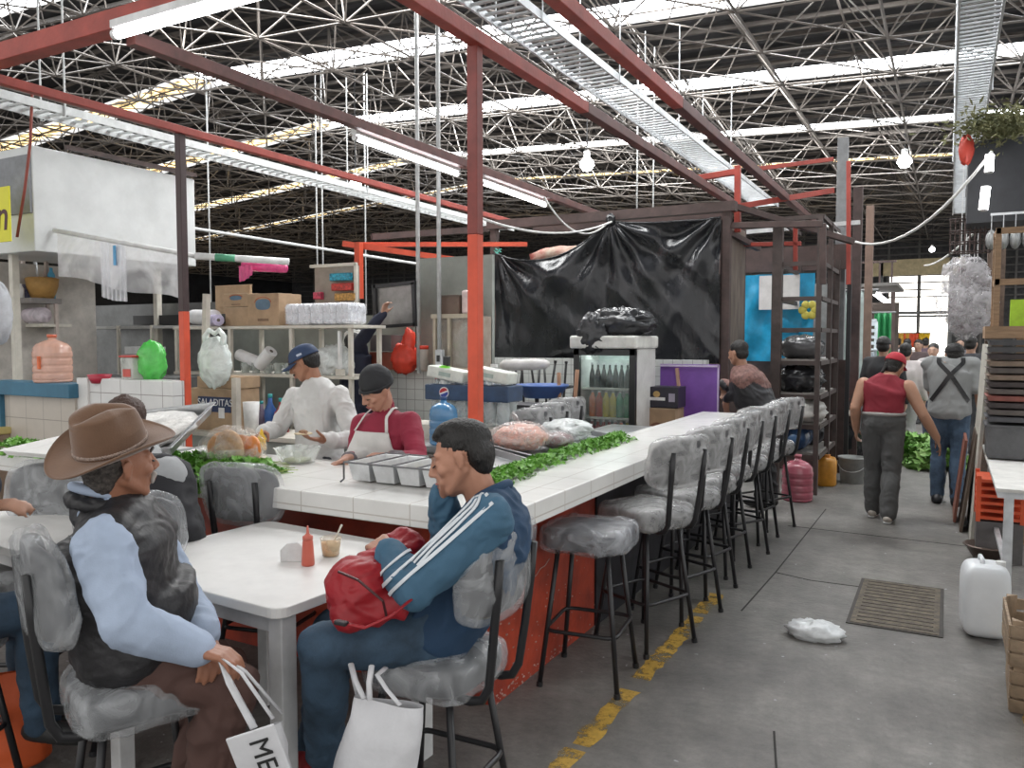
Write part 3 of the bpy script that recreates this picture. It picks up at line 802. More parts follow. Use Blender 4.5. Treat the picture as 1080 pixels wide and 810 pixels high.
for i, (x, y, a, lab) in enumerate(spec):
    o = s1 if i == 0 else dup(s1)
    o.location = (x + .02, y, 0); o.rotation_euler = (0, 0, a); o['label'] = lab; o['group'] = 'bar stools along the counter'
s0['group'] = 'bar stools along the counter'
# high chairs at the tables
M_wrapc = plastic_mat('chair_film', (.68, .70, .72), .34, .12, 8)
c0 = stool('high_chair', 'wrapped black high chair under the seated man in the blue striped jacket', 'chair', .61, True, .37, M_wrapc, .24)
c0.scale = (1, 1, 1.06); c0.location = (-1.45, 2.13, 0); c0.rotation_euler = (0, 0, PI / 2 + .05); c0['group'] = 'wrapped high chairs'
HATC = V((-2.09, 1.50, 0))
for (x, y, a, lab) in ((HATC.x, HATC.y, -.42, 'wrapped black high chair under the man in the brown hat'),
                       (-2.94, 2.86, .22, 'wrapped grey high chair tucked under the counter behind the nearer table'),
                       (at_d(22, 520, 3.55).x, at_d(22, 520, 3.55).y, 3.6, 'wide wrapped grey chair back behind the farther white table at left edge')):
    o = dup(c0, (x, y, 0), a, lab)
    if 'brown hat' in lab: o.scale = (.96, .96, 1.10)

# ================================================================ TABLES
def table(name, label, cx, cy, sx, sy_, z, rz=0):
    t = thing(name, label, 'table', (cx, cy, 0), rz)
    c = .05; hx, hy = sx / 2, sy_ / 2
    poly = []
    for (ax, ay, a0) in ((hx - c, hy - c, 0), (-hx + c, hy - c, 90), (-hx + c, -hy + c, 180), (hx - c, -hy + c, 270)):
        for k in range(6): a = math.radians(a0 + 18 * k); poly.append((ax + c * math.cos(a), ay + c * math.sin(a)))
    MB().prism(poly, z - .035, z).build('tabletop', M_wht, t, bevel=.004)
    for ax in (-1, 1):
        for ay in (-1, 1):
            lg = MB().beam((ax * (hx - .05), ay * (hy - .06), 0), (ax * (hx - .05), ay * (hy - .06), z - .035), .062).build('leg', M_whtp, t, bevel=.004)
    MB().box((0, -hy + .06, z - .07), (sx - .14, .025, .06)).build('apron', M_whtp, t); MB().box((0, hy - .06, z - .07), (sx - .14, .025, .06)).build('apron', M_whtp, t)
    return t
T1 = table('dining_table', 'white square topped table between the hat man and the man in blue', -2.25, 2.20, .99, .82, .82, -.06)
T2 = table('dining_table', 'white table at the left edge behind the hat man', -3.72, 2.24, 1.15, .84, .82, -.08)

zt = .82
# squeeze bottle
p = at_z(325, 596, zt); t = thing('sauce_bottle', 'salmon red plastic squeeze bottle standing on the nearer white table', 'bottle', p)
M_sal = mat('salmon_plastic', (.60, .13, .085), .35, var=.04)
MB().lathe([(0, 0), (.0225, 0), (.024, .006), (.0215, .05), (.019, .088), (.017, .096)], n=24).build('bottle_body', M_sal, t, smooth=True)
MB().lathe([(.019, .096), (.019, .108), (.012, .112), (.006, .118), (.0032, .146), (.0026, .147)], n=20).build('nozzle_cap', mat('salmon_cap', (.66, .16, .11), .35), t, smooth=True)
# salsa cup with spoon
p = at_z(349, 586, zt); t = thing('salsa_cup', 'clear cup of orange salsa with spoon standing beside the squeeze bottle', 'cup', p); t.scale = (1.22, 1.22, 1.22)
MB().lathe([(.0, .003), (.024, .003), (.030, .042), (.0, .044)], n=24).build('salsa', mat('orange_salsa', (.75, .33, .05), .4, var=.3, vscale=60, bump=.2), t, smooth=True)
MB().lathe([(.0, .0), (.026, .0), (.034, .058), (.0325, .058), (.0245, .003), (.0, .003)], n=24).build('cup', plastic_mat('clear_cup', (.8, .7, .5), .35, .1, 10, .1), t, smooth=True)
MB().tube([V((-.004, 0, .02)), V((.014, .01, .06)), V((.030, .018, .098))], [.003, .0025, .004], n=6).build('spoon', mat('spoon_white', (.7, .66, .55), .4), t, smooth=True)
# napkin holder
p = at_z(309, 592, zt); t = thing('napkin_holder', 'white rounded napkin holder behind the squeeze bottle', 'napkin holder', p, .5)
M1 = facing((0, 0, 0), (1, 0, 0), (0, 0, 1))
poly = [(-.045, 0), (.045, 0), (.045, .03)] + [(.045 - .03 * (1 - math.cos(a)) - .0, .03 + .045 * math.sin(a)) for a in (.4, .8, 1.2, 1.5)] + [(-.02, .07), (-.045, .045)]
MB().prism(poly, -.012, .012, M1).build('holder_plates', M_wp, t, bevel=.003)
MB().prism([(-.04, 0), (.04, 0), (.035, .055), (-.035, .05)], -.006, .006, facing((0, .01, .003), (1, 0, 0), (0, 0, 1))).build('napkins', mat('paper_white', (.8, .8, .8), .8), t)

# ================================================================ PARSLEY
def greens(name, label, poly_pts, n, h, seed, size=.02, m=M_parsley, width=.1, cat='parsley', stems=True):
    """leaf heap following a path (list of points) with half width"""
    r = random.Random(seed); mb = MB()
    pts = [V(p) for p in poly_pts]
    for k in range(n):
        f = r.random() * (len(pts) - 1); i = min(int(f), len(pts) - 2); q = pts[i].lerp(pts[i + 1], f - i)
        d = (pts[i + 1] - pts[i]).normalized(); s = d.cross(V((0, 0, 1)))
        u = r.gauss(0, .45); u = max(-1, min(1, u)); hh = h * (1 - u * u) * r.uniform(.15, 1.0)
        c = q + s * (u * width) + V((0, 0, hh + .006))
        R = rxyz(r.uniform(-.9, .9), r.uniform(-.9, .9), r.uniform(0, 6.3)); sz = size * r.uniform(.6, 1.4)
        b = len(mb.v)
        for x, y, z in ((0, -.9, 0), (.5, -.5, .15), (.95, -.55, .3), (.6, 0, .12), (.9, .5, .3), (.35, .45, .1), (0, 1.1, .1), (-.35, .45, .1), (-.9, .5, .3), (-.6, 0, .12), (-.95, -.55, .3), (-.5, -.5, .15)):
            mb.v.append(c + R @ V((x * sz, y * sz, z * sz)))
        mb.v.append(c); cc = 12
        mb.addf([(cc, j, (j + 1) % 12) for j in range(12)], b)
        if stems and k % 6 == 0: mb.cyl(c, c + R @ V((0, -.05, -.01)), .0012, n=4, caps=False)
    o = mb.build(name, m); tag(o, label, cat, kind='stuff'); return o
greens('parsley_bed', 'long bed of green parsley along the metal trays on the counter behind the man in blue', [(-1.86, 3.15, .97), (-1.92, 3.7, .97), (-1.94, 4.5, .97), (-1.93, 5.1, .97)], 1500, .045, 1, .017, width=.10)
greens('parsley_bed', 'green parsley heap in front of the glass bowl on the counter', [(-3.75, 2.78, .97), (-3.3, 2.80, .97), (-2.95, 2.82, .97)], 1500, .085, 2, .019, width=.18)
greens('parsley_bed', 'small green parsley clump hanging over the counter edge left of the brown hat', [(-5.0, 2.78, .97), (-4.55, 2.74, .98), (-4.0, 2.74, .98)], 700, .07, 3, .020, width=.13)
greens('parsley_bed', 'green parsley leaves spilling down the counter front beside the white counter end', [(-3.6, 2.63, .90), (-3.25, 2.62, .88), (-3.02, 2.64, .93)], 800, .06, 5, .018, width=.05)
mb = MB(); r = random.Random(5)
for k in range(26):
    a = at_z(r.uniform(255, 300), r.uniform(487, 500), .975); mb.cyl(a, a + V((r.uniform(.06, .14), r.uniform(-.03, .04), .012)), .002, n=4)
tag(mb.build('parsley_stems', mat('stem_pale', (.35, .45, .15), .5)), 'pale green parsley stems lying at the right of the parsley heap', 'stems', kind='stuff')

# ================================================================ TRAYS ON THE COUNTER
def gastro(name, label, c, sx, sy_, h, rz=0, tilt=(0, 0), m=M_steel, cat='tray', grp=None):
    t = thing(name, label, cat, c, rz, grp); t.rotation_euler = (tilt[0], tilt[1], rz)
    mb = MB()
    def ring(fx, z): return [(-sx / 2 * fx, -sy_ / 2 * fx, z), (sx / 2 * fx, -sy_ / 2 * fx, z), (sx / 2 * fx, sy_ / 2 * fx, z), (-sx / 2 * fx, sy_ / 2 * fx, z)]
    rings = [ring(.86, 0), ring(.93, h), ring(1.0, h), ring(1.0, h - .006), ring(.95, h - .004), ring(.88, -.003)]
    for rr in rings:
        for q in rr: mb.v.append(V(q))
    fs = [(3, 2, 1, 0)]
    for i in range(5): fs += [(i * 4 + j, i * 4 + (j + 1) % 4, i * 4 + 4 + (j + 1) % 4, i * 4 + 4 + j) for j in range(4)]
    fs.append((20, 21, 22, 23)); mb.addf(fs, 0)
    mb.build('pan', m, t, bevel=.004)
    return t
# wire rack of condiment pans (370-505, 485-515)
rk = thing('condiment_rack', 'low wire framed rack of square metal condiment pans beside the man in blue', 'rack', (-2.22, 3.08, .97), .02)
M_rack = mat('dull_wire', (.16, .16, .165), .35, .7)
mb = MB(); W, Dp, Hh = .56, .34, .10
for z in (Hh,):
    mb.tube([V((-W / 2, -Dp / 2, z)), V((W / 2, -Dp / 2, z)), V((W / 2, Dp / 2, z)), V((-W / 2, Dp / 2, z))], .005, n=6, closed=True)
mb.build('rim_wire', M_rack, rk)
for sx in (-1, 1):
    for sy_ in (-1, 1): MB().tube([V((sx * W / 2, sy_ * Dp / 2, Hh)), V((sx * W / 2, sy_ * Dp / 2, .02)), V((sx * W / 2 + sx * .02, sy_ * Dp / 2, .005))], .005, n=6).build('leg', M_rack, rk)
for i in range(3): MB().cyl((-W / 2 + W * (i + 1) / 4, -Dp / 2, Hh + .003), (-W / 2 + W * (i + 1) / 4, Dp / 2, Hh + .003), .004, n=6).build('divider_wire', M_rack, rk)
M_panl = mat('pan_pale_steel', (.72, .73, .74), .3, .4)
for i in range(4):
    x = -W / 2 + W * (i + .5) / 4
    mb = MB(); sx, sy_ = .125, .31
    for fx, z in ((.8, .012), (.95, .098), (1.02, .099), (1.02, .096), (.97, .094), (.82, .010)):
        for a, b_ in ((-1, -1), (1, -1), (1, 1), (-1, 1)): mb.v.append(V((x + a * sx / 2 * fx, b_ * sy_ / 2 * fx, z)))
    fs = [(3, 2, 1, 0)]
    for k in range(5): fs += [(k * 4 + j, k * 4 + (j + 1) % 4, k * 4 + 4 + (j + 1) % 4, k * 4 + 4 + j) for j in range(4)]
    fs.append((20, 21, 22, 23)); mb.addf(fs, 0)
    mb.build('condiment_pan', M_panl, rk, bevel=.003)
    MB().ell((x, 0, .066), (.052, .13, .012), n=14, e=.6).build('filling', mat('filling_%d' % i, [(.5, .45, .33), (.55, .5, .42), (.42, .36, .22), (.5, .42, .3)][i], .5, bump=.4), rk, smooth=True)
# trays behind the parsley
M_tray = mat('dull_tray_steel', (.33, .34, .35), .35, .75, var=.15)
gastro('serving_tray', 'empty grey metal tray nearest the head of the man in blue', (-2.17, 3.72, .975), .38, .46, .035, -.25, (-.06, .12), M_tray)
gastro('serving_tray', 'metal tray that holds the bag of pink meat', (-2.20, 4.28, .975), .46, .56, .035, -.12, (-.03, .12), M_tray)
gastro('serving_tray', 'metal tray that holds clear plastic bags, farthest along the counter', (-2.20, 4.92, .975), .46, .60, .035, -.12, (-.02, .12), M_tray)
t = thing('meat_bag', 'clear bag of pink minced meat resting on the metal tray behind the parsley', 'meat', (-2.25, 4.22, 1.005), -.2)
mb = MB(); blob(mb, (0, 0, .055), (.155, .17, .080), .18, 3.2, 4, 36, ridged=False, flatz=-.6)
mb.build('minced_meat', mat('pink_meat', (.62, .26, .19), .5, var=.25, vscale=25, bump=.8, bscale=60, col2=(.7, .5, .42)), t, smooth=True)
mb = MB(); blob(mb, (0, 0, .058), (.165, .18, .088), .16, 3.2, 4, 40, flatz=-.6); mb.tube([V((-.1, .1, .11)), V((-.13, .13, .15)), V((-.17, .12, .17))], [.03, .008, .03], n=8)
mb.build('clear_bag', plastic_mat('meat_film', (.85, .8, .78), .26, .12, 14), t, smooth=True)
t = thing('meat_bag', 'small clear bag with dark red meat at the right side of the pink meat', 'meat', (-2.12, 4.46, .99))
mb = MB(); blob(mb, (0, 0, .035), (.09, .11, .045), .2, 2.5, 6, 24, flatz=-.6); mb.build('dark_meat', mat('dark_meat', (.17, .07, .065), .4, bump=.3), t, smooth=True)
mb = MB(); blob(mb, (0, 0, .04), (.10, .12, .055), .2, 2.5, 6, 24, flatz=-.6); mb.build('clear_bag', M_clear, t, smooth=True)
t = thing('plastic_bag', 'heap of clear crumpled plastic bags lying in the farthest metal tray', 'bag', (-2.28, 4.95, 1.0), .3)
mb = MB(); blob(mb, (0, 0, .035), (.14, .22, .055), .45, 2.6, 8, 36, flatz=-.5); mb.build('film', M_film2, t, smooth=True)

# left part of the counter: big trays, glass bowl
Mtl = mat('white_tray_lining', (.78, .77, .74), .5, var=.15, vscale=14, bump=.3)
t = gastro('serving_tray', 'big tilted silver tray lined with white paper behind the brown hat', at_d(152, 462, 3.9), .62, .42, .05, .25, (.45, -.12), M_steel)
mb = MB(); blob(mb, (0, 0, .03), (.26, .17, .03), .3, 3, 3, 28); mb.build('paper_lining', Mtl, t, smooth=True)
t = gastro('serving_tray', 'shallow white tray sticking out at the left of the brown hat', at_d(75, 474, 3.75), .5, .36, .025, .1, (.1, 0), M_wht)
t = gastro('serving_tray', 'second silver tray between the tilted tray and the glass bowl', at_z(205, 486, .985), .5, .34, .04, .5, (.12, -.1), M_steel)
mb = MB(); blob(mb, (0, 0, .02), (.2, .13, .025), .35, 3, 5, 24); mb.build('foam_plates', Mtl, t, smooth=True)
bw = at_z(246, 496, .97)
t = thing('glass_bowl', 'deep clear bowl holding wrapped orange pork rinds on the counter', 'bowl', bw)
Mgl = plastic_mat('bowl_glass', (.78, .84, .80), .22, .06, 4, .05)
MB().lathe([(.0, 0), (.085, 0), (.10, .012), (.165, .10), (.172, .115), (.166, .114), (.095, .016), (.0, .006)], n=40).build('bowl_wall', Mgl, t, smooth=True); t.scale = (1.02, 1.02, 1.12)
M_rind = mat('orange_rind', (.60, .28, .07), .45, var=.3, vscale=9, bump=.4, bscale=30, col2=(.42, .15, .04))
Mr2 = mat('pale_rind', (.62, .38, .20), .45, var=.2, vscale=12, bump=.4)
for k, (x, y, z, sx, sy_, sz, a, mm) in enumerate(((-.07, .0, .10, .085, .03, .075, .4, M_rind), (.03, -.05, .11, .10, .03, .085, 0, Mr2), (.11, .03, .10, .07, .03, .065, -.3, mat('bright_rind', (.7, .22, .03), .4, bump=.3)), (0, .06, .09, .09, .04, .07, .2, M_rind), (-.02, -.02, .05, .11, .08, .04, 0, Mr2))):
    mb = MB(); blob(mb, (x, y, z), (sx, sy_, sz), .10, 2.5, k + 2, 28, ridged=False, R=rotz(a)); mb.build('pork_rind', mm, t, smooth=True)
mb = MB(); blob(mb, (.0, 0, .10), (.17, .15, .105), .1, 2.8, 9, 40); mb.build('film_wrap', plastic_mat('rind_film', (.9, .86, .8), .16, .12, 9), t, smooth=True)
bw2 = at_z(300, 491, .97)
t = thing('glass_basin', 'empty clear square basin between the pork rind bowl and the cook', 'bowl', bw2 + V((0, .1, 0)), .1)
mb = MB()
rings = [(.075, .07, 0), (.105, .10, .085), (.112, .107, .088), (.102, .097, .083), (.072, .066, .006)]
n = 32
for (a, b_, z) in rings:
    for j in range(n):
        th = 2 * PI * j / n; c_, s_ = math.cos(th), math.sin(th); mb.v.append(V((a * math.copysign(abs(c_) ** .4, c_), b_ * math.copysign(abs(s_) ** .4, s_), z)))
fs = [tuple(range(n - 1, -1, -1))]
for i in range(4): fs += [(i * n + j, i * n + (j + 1) % n, (i + 1) * n + (j + 1) % n, (i + 1) * n + j) for j in range(n)]
fs.append(tuple(4 * n + j for j in range(n))); mb.addf(fs, 0); mb.build('basin_wall', plastic_mat('basin_glass', (.72, .76, .72), .36, .08, 5, .05), t, smooth=True)
mb = MB(); blob(mb, (0, 0, .018), (.065, .06, .012), .3, 4, 2, 20); mb.build('crumbs', mat('basin_greens', (.25, .27, .13), .7), t, smooth=True)
# steel pots behind, near the cook
t = thing('steel_griddle', 'low stainless griddle counter in front of the cook in the blue cap', 'griddle', (-3.95, 3.60, 0))
MB().box((0, 0, .45), (1.7, .34, .84)).build('cabinet', M_steel, t, bevel=.01); MB().box((0, 0, .885), (1.74, .37, .03)).build('top_plate', mat('pale_griddle', (.6, .6, .58), .3, .4), t, bevel=.006)
MB().cyl((-.7, .18, .8), (.7, .18, .8), .010).build('rail', M_steel, t)
# ================================================================ KITCHEN AREA BEHIND (LEFT)
# half wall with big white tiles at (100-195, 397..) and blue framed pillar
hw = thing('tiled_half_wall', 'half wall of big white tiles where the black and red post stands', 'wall', (-5.6, 4.05, 0))
MB().box((0, 0, .67), (1.12, .16, 1.34)).build('tiles', M_tilel, hw, bevel=.008)
MB().box((-.50, -.088, .67), (.14, .02, 1.34)).build('edge_trim', M_wht, hw)
bp_ = thing('blue_framed_counter', 'beige tiled counter wall with thick blue painted border at left', 'wall', (-6.75, 4.0, 0))
M_blue = mat('teal_blue_paint', (.045, .17, .27), .5, var=.12, vscale=4)
MB().box((0, 0, .60), (1.16, .14, 1.2)).build('tiles', M_tileg, bp_)
MB().box((0, -.02, 1.235), (1.2, .22, .115)).build('blue_top', M_blue, bp_, bevel=.006)
MB().box((-.49, -.03, .6), (.16, .16, 1.2)).build('blue_edge', M_blue, bp_, bevel=.006)
z1 = 1.30
# pink water jug
def lathejug(name, label, c, r, h, m, capm, cat='water jug', handle=None, ribs=4, group=None):
    t = thing(name, label, cat, c, group=group)
    pr_ = [(0, 0), (r * .92, 0), (r, .02 * h / .45)]
    z0 = .04; zz = h * .66
    N_ = ribs * 6
    for i in range(N_ + 1):
        f = i / N_; pr_.append((r * (1 - .045 * (max(0, math.cos(f * ribs * 2 * PI)) ** 4)), h * .05 + (zz - h * .05) * f))
    pr_ += [(r * .96, h * .72), (r * .80, h * .80), (r * .50, h * .86), (r * .23, h * .885), (r * .20, h * .95)]
    MB().lathe(pr_, n=32).build('bottle', m, t, smooth=True)
    MB().lathe([(r * .24, h * .94), (r * .25, h * 1.0), (.0, h * 1.0)], n=20).build('cap', capm, t, smooth=True)
    if handle: MB().box((r * .35, -r * .98, h * .42), (.03, .015, h * .26)).build('label_strip', handle, t, bevel=.003)
    return t
Mpj = plastic_mat('pink_jug_plastic', (.80, .47, .36), .72, .15, 3, .1)
c = at_y(56, 398, 4.0)
lathejug('water_jug', 'big pinkish translucent water jug with orange label on the blue topped counter', (c.x, 4.0, 1.292), .150, .40, Mpj, mat('jug_cap_red', (.7, .18, .10), .4), handle=mat('jug_label', (.75, .16, .05), .5))
c = at_y(105, 398, 4.0); t = thing('plastic_bowl', 'small crimson plastic bowl beside the pinkish jug', 'bowl', (c.x, 4.0, 1.30))
MB().lathe([(0, 0), (.06, 0), (.092, .07), (.088, .07), (.055, .006), (0, .006)], n=28).build('bowl', mat('crimson_plastic', (.45, .03, .06), .35), t, smooth=True)
c = at_y(141, 395, 4.05); t = thing('food_container', 'square clear storage tub with red lid on the tiled half wall', 'container', (c.x, 4.05, 1.34))
MB().box((0, 0, .085), (.14, .12, .17), taper=1.1).build('tub', plastic_mat('tub_film', (.8, .8, .76), .5, .2, 4, .1), t, bevel=.012)
MB().box((0, 0, .178), (.165, .14, .016)).build('lid', mat('tub_lid_red', (.55, .06, .05), .4), t, bevel=.004)
MB().box((.01, -.068, .05), (.09, .003, .06)).build('sticker', mat('sticker_red', (.6, .10, .08), .5), t)
c = at_y(160, 395, 4.1); t = thing('green_bag', 'bright green knotted plastic bag leaning on the black and red post', 'bag', (c.x - .02, 4.12, 1.34))
mb = MB(); blob(mb, (0, 0, .135), (.125, .09, .155), .16, 2.4, 11, 36, flatz=-.85); mb.build('bag', plastic_mat('green_film', (.10, .62, .10), .85, .25, 8), t, smooth=True)

# long shelving unit: two shelves 5.6 away
su = thing('shelf_unit', 'long cream shelf unit of two boards behind the cook in the blue cap', 'shelf', (-5.75, 5.7, 0))
M_cream = mat('cream_paint', (.60, .57, .50), .5, var=.08)
MB().box((0, 0, 1.765), (2.35, .46, .028)).build('shelf_board', M_cream, su, bevel=.003)
MB().box((0, 0, 1.31), (2.35, .46, .028)).build('shelf_board', M_cream, su, bevel=.003)
MB().box((0, 0, .86), (2.35, .46, .028)).build('shelf_board', M_cream, su, bevel=.003)
for x in (-1.15, -.38, .42, 1.12):
    MB().beam((x, -.20, 0), (x, -.20, 1.78), .035).build('upright', M_cream, su); MB().beam((x, .20, 0), (x, .20, 1.78), .035).build('upright', M_cream, su)
# backing wall of the kitchen
bw_ = thing('kitchen_partition', 'pale grey green partition wall behind the shelves and the cooks', 'wall', (-5.6, 6.62, 0))
M_part = mat('grey_green_wall', (.32, .34, .31), .7, var=.16, vscale=1.5)
MB().box((-.85, .0, .95), (3.4, .05, 1.9)).build('grey_panel', M_part, bw_); MB().box((1.33, .03, 1.23), (.86, .05, 2.46)).build('tall_panel', M_part, bw_)
tw_ = thing('tiled_ledge_wall', 'small white tiled half wall with ledge of clutter behind the woman', 'wall', (-4.62, 6.50, 0))
MB().box((0, 0, .67), (1.75, .12, 1.34)).build('tiled_wall', M_tileb, tw_, bevel=.01)
MB().box((0, 0, 1.345), (1.77, .15, .02)).build('tile_ledge', M_cream, tw_, bevel=.004)
tb = thing('tiled_back_wall', 'low white tiled wall under the black plastic sheet', 'wall', (-3.45, 8.1, 0))
MB().box((0, 0, .72), (2.6, .1, 1.44)).build('tiled_wall', M_tileb, tb)
# cartons on upper shelf
def carton(label, c, sx, sy_, sz, rz=0, mark=None, cat='box', m=M_card):
    t = thing('carton', label, cat, c, rz)
    MB().box((0, 0, sz / 2), (sx, sy_, sz)).build('box', m, t, bevel=.004)
    MB().box((0, -sy_ / 2 - .001, sz - .003), (sx * .98, .003, .006)).build('tape', mat('tape_tan', (.5, .38, .25), .5), t)
    MB().box((0, 0, sz + .001), (sx, .05, .002)).build('top_tape', mat('tape_tan', (.5, .38, .25), .5), t)
    if mark == 'badge':
        MB().ell((0, -sy_ / 2 - .001, sz * .66), (sx * .24, .002, sz * .17), n=20, e=.7).build('oval_badge', mat('badge_blue', (.10, .17, .24), .5), t)
        MB().tube([V((sx * .26 * math.cos(a), -sy_ / 2 - .002, sz * .72 + sz * .17 * math.sin(a))) for a in [PI * k / 8 for k in range(9)]], .004, n=6).build('badge_arch', mat('badge_red', (.45, .12, .06), .5), t)
        MB().box((0, -sy_ / 2 - .001, sz * .18), (sx * .35, .003, sz * .08)).build('printed_line', mat('print_brown', (.2, .12, .07), .6), t)
    return t
ys = 5.62
def on_shelf(px, z): return V((at_y(px, 340, ys).x, ys, z))
zs = 1.78
c = on_shelf(290, zs); carton('brown carton with blue oval badge, the taller one on the upper shelf', (c.x, ys, zs), .40, .30, .30, 0, 'badge')
c = on_shelf(260, zs); carton('lower brown carton left of the taller one on the upper shelf', (c.x, ys + .02, zs), .32, .28, .18)
carton('small brown carton stacked on top of the lower carton at left', (c.x - .01, ys + .02, zs + .184), .33, .28, .13, 0, 'badge')
o = carton('flat cardboard piece leaning behind the cartons above the upper shelf', (on_shelf(232, zs).x, ys + .18, zs), .5, .03, .42)
# paper cup/tissue packs (plastic wrapped stack) at (312-380,308-340)
for i in range(5):
    c = on_shelf(319 + i * 13.2, zs)
    t = thing('tissue_pack', 'clear wrapped white paper pack standing in the row right of the taller carton', 'pack', (c.x, ys - .02, zs), 0, 'wrapped paper packs')
    mb = MB(); mb.box((0, 0, .10), (.155, .26, .19))
    mb.build('paper', mat('pack_white', (.74, .76, .80), .6, var=.14, vscale=22, bump=.3), t, bevel=.03)
    MB().box((0, 0, .10), (.168, .27, .20)).build('film', plastic_mat('pack_film', (.9, .9, .95), .22, .12, 18), t, bevel=.03)
# rolls on the shelf
def roll(label, a, b_, r, m, core=True, cat='roll'):
    a, b_ = V(a), V(b_); t = thing('paper_roll', label, cat, a); d = b_ - a
    MB().cyl((0, 0, 0), d, r, n=24).build('roll', m, t, auto=40)
    if core: MB().cyl(-d * .004, d * 1.004, r * .3, n=16).build('core', mat('roll_core', (.12, .1, .09), .7), t, auto=40)
    return t
M_paper = mat('roll_white', (.76, .76, .77), .6, var=.06)
roll('large roll of white plastic lying on the left end of the upper shelf', on_shelf(205, zs + .10) , on_shelf(240, zs + .085) + V((0, -.16, 0)), .075, M_paper)
roll('white roll beside the large one with a purple stripe at its end', on_shelf(228, zs + .06) + V((0, -.1, 0)), on_shelf(251, zs + .055) + V((0, -.24, 0)), .055, mat('roll_purple', (.55, .5, .68), .5, var=.3))
roll('thin white tube lying before the wrapped packs on the upper shelf', on_shelf(318, zs + .022) + V((0, -.115, 0)), on_shelf(336, zs + .022) + V((0, -.12, 0)), .02, M_paper)
roll('long white roll leaning on the lower shelf, left of the upright short roll', on_shelf(252, 1.50), on_shelf(283, 1.40) + V((0, -.05, 0)), .058, M_paper)
roll('short white roll tipped up on the lower shelf left of the blue cap', on_shelf(281, 1.405) + V((0, -.1, 0)), on_shelf(294, 1.54) + V((0, -.1, 0)), .062, M_paper)
# stacked glass mugs row (258-320,378-395)
for i in range(6):
    c = on_shelf(262 + i * 11.5, 1.324)
    t = thing('glass_mug', 'clear glass mug in the row on the lower shelf', 'glass', (c.x, ys - .05, 1.326), 0, 'glass mugs on the lower shelf')
    MB().lathe([(0, 0), (.038, 0), (.046, .10), (.043, .10), (.035, .008), (0, .008)], n=18).build('glass', plastic_mat('mug_glass', (.6, .66, .62), .45, .05, 5, .1), t, smooth=True)
    MB().tube([V((.045, 0, .085)), V((.07, 0, .07)), V((.07, 0, .035)), V((.042, 0, .02))], .006, n=6).build('handle', plastic_mat('mug_glass', (.6, .66, .62), .45, .05, 5, .1), t, smooth=True)
t = thing('plastic_bag', 'pale clear bag bundle on the lower shelf right of the blue cap', 'bag', on_shelf(352, 1.326))
mb = MB(); blob(mb, (0, 0, .12), (.16, .14, .13), .35, 2.4, 21, 30, flatz=-.85); mb.build('film', M_film2, t, smooth=True)
t = thing('brush', 'white handled brush standing upright at the right end of the lower shelf', 'brush', on_shelf(366, 1.326) + V((0, -.1, 0)))
MB().beam((0, 0, .05), (0, 0, .40), .03).build('handle', M_wp, t, bevel=.004); MB().box((0, 0, .03), (.07, .05, .06)).build('bristles', M_cream, t)
# lower things: SALADITAS carton, white cup, bottles
ysl = 4.9
def low(px, py, y=ysl): return at_y(px, py, y)
c = low(238, 452); t = carton('brown carton with navy SALADITAS band on the worktop below the shelves', (c.x, ysl, c.z), .52, .3, .36)
MB().box((.04, -.152, .225), (.40, .004, .13)).build('navy_band', mat('navy_print', (.02, .035, .10), .5), t)
text_mesh('SALADITAS', .085, facing((.05, -.1555, .24), (1, 0, 0), (0, 0, 1)), mat('print_white', (.8, .8, .8), .6), 'band_lettering', t, .0008)
MB().box((.13, -.156, .155), (.07, .003, .09)).build('price_label', mat('paper_white', (.8, .8, .8), .8), t)
ws = thing('side_worktop', 'plain worktop carrying the cartons below the shelves', 'worktop', (c.x + .4, ysl, 0)); MB().box((0, 0, c.z - .02), (1.9, .5, .04)).build('top', M_cream, ws, bevel=.004)
MB().box((0, 0, (c.z - .04) / 2), (1.8, .42, c.z - .04)).build('cabinet', M_part, ws)
zw = c.z
c2 = low(250, 410, 5.05); carton('open brown carton behind the SALADITAS carton', (c.x + .05, ysl + .0, zw + .364), .46, .28, .10, .03)
c = low(265, 430, 4.8); t = thing('foam_cups', 'white stack of foam cups right of the SALADITAS carton', 'cups', (c.x + .02, 4.78, zw)); MB().lathe([(0, 0), (.055, 0), (.068, .26), (.06, .26), (0, .25)], n=24).build('cups', M_wp, t, smooth=True)
for px, mm, h, r, lab in ((276, 'violet', .24, .035, 'slim bottle with violet label right of the foam cups'), (285, 'blue', .30, .05, 'blue plastic bottle behind the cook right hand'), (297, 'red', .27, .06, 'dark red tin partly behind the white shirt')):
    colr = dict(violet=(.22, .17, .25), blue=(.03, .11, .35), red=(.35, .03, .03))[mm]
    c = low(px, 430, 4.95); t = thing('bottle', lab, 'bottle', (c.x, 4.95, zw))
    MB().lathe([(0, 0), (r, 0), (r, h * .6), (r * .4, h * .8), (r * .35, h)], n=20).build('bottle_body', mat('bottle_' + mm, colr, .3), t, smooth=True); MB().lathe([(r * .4, h * .95), (r * .4, h * 1.06), (0, h * 1.06)], n=16).build('cap', mat('teal_cap', (.03, .3, .3), .4), t, smooth=True)

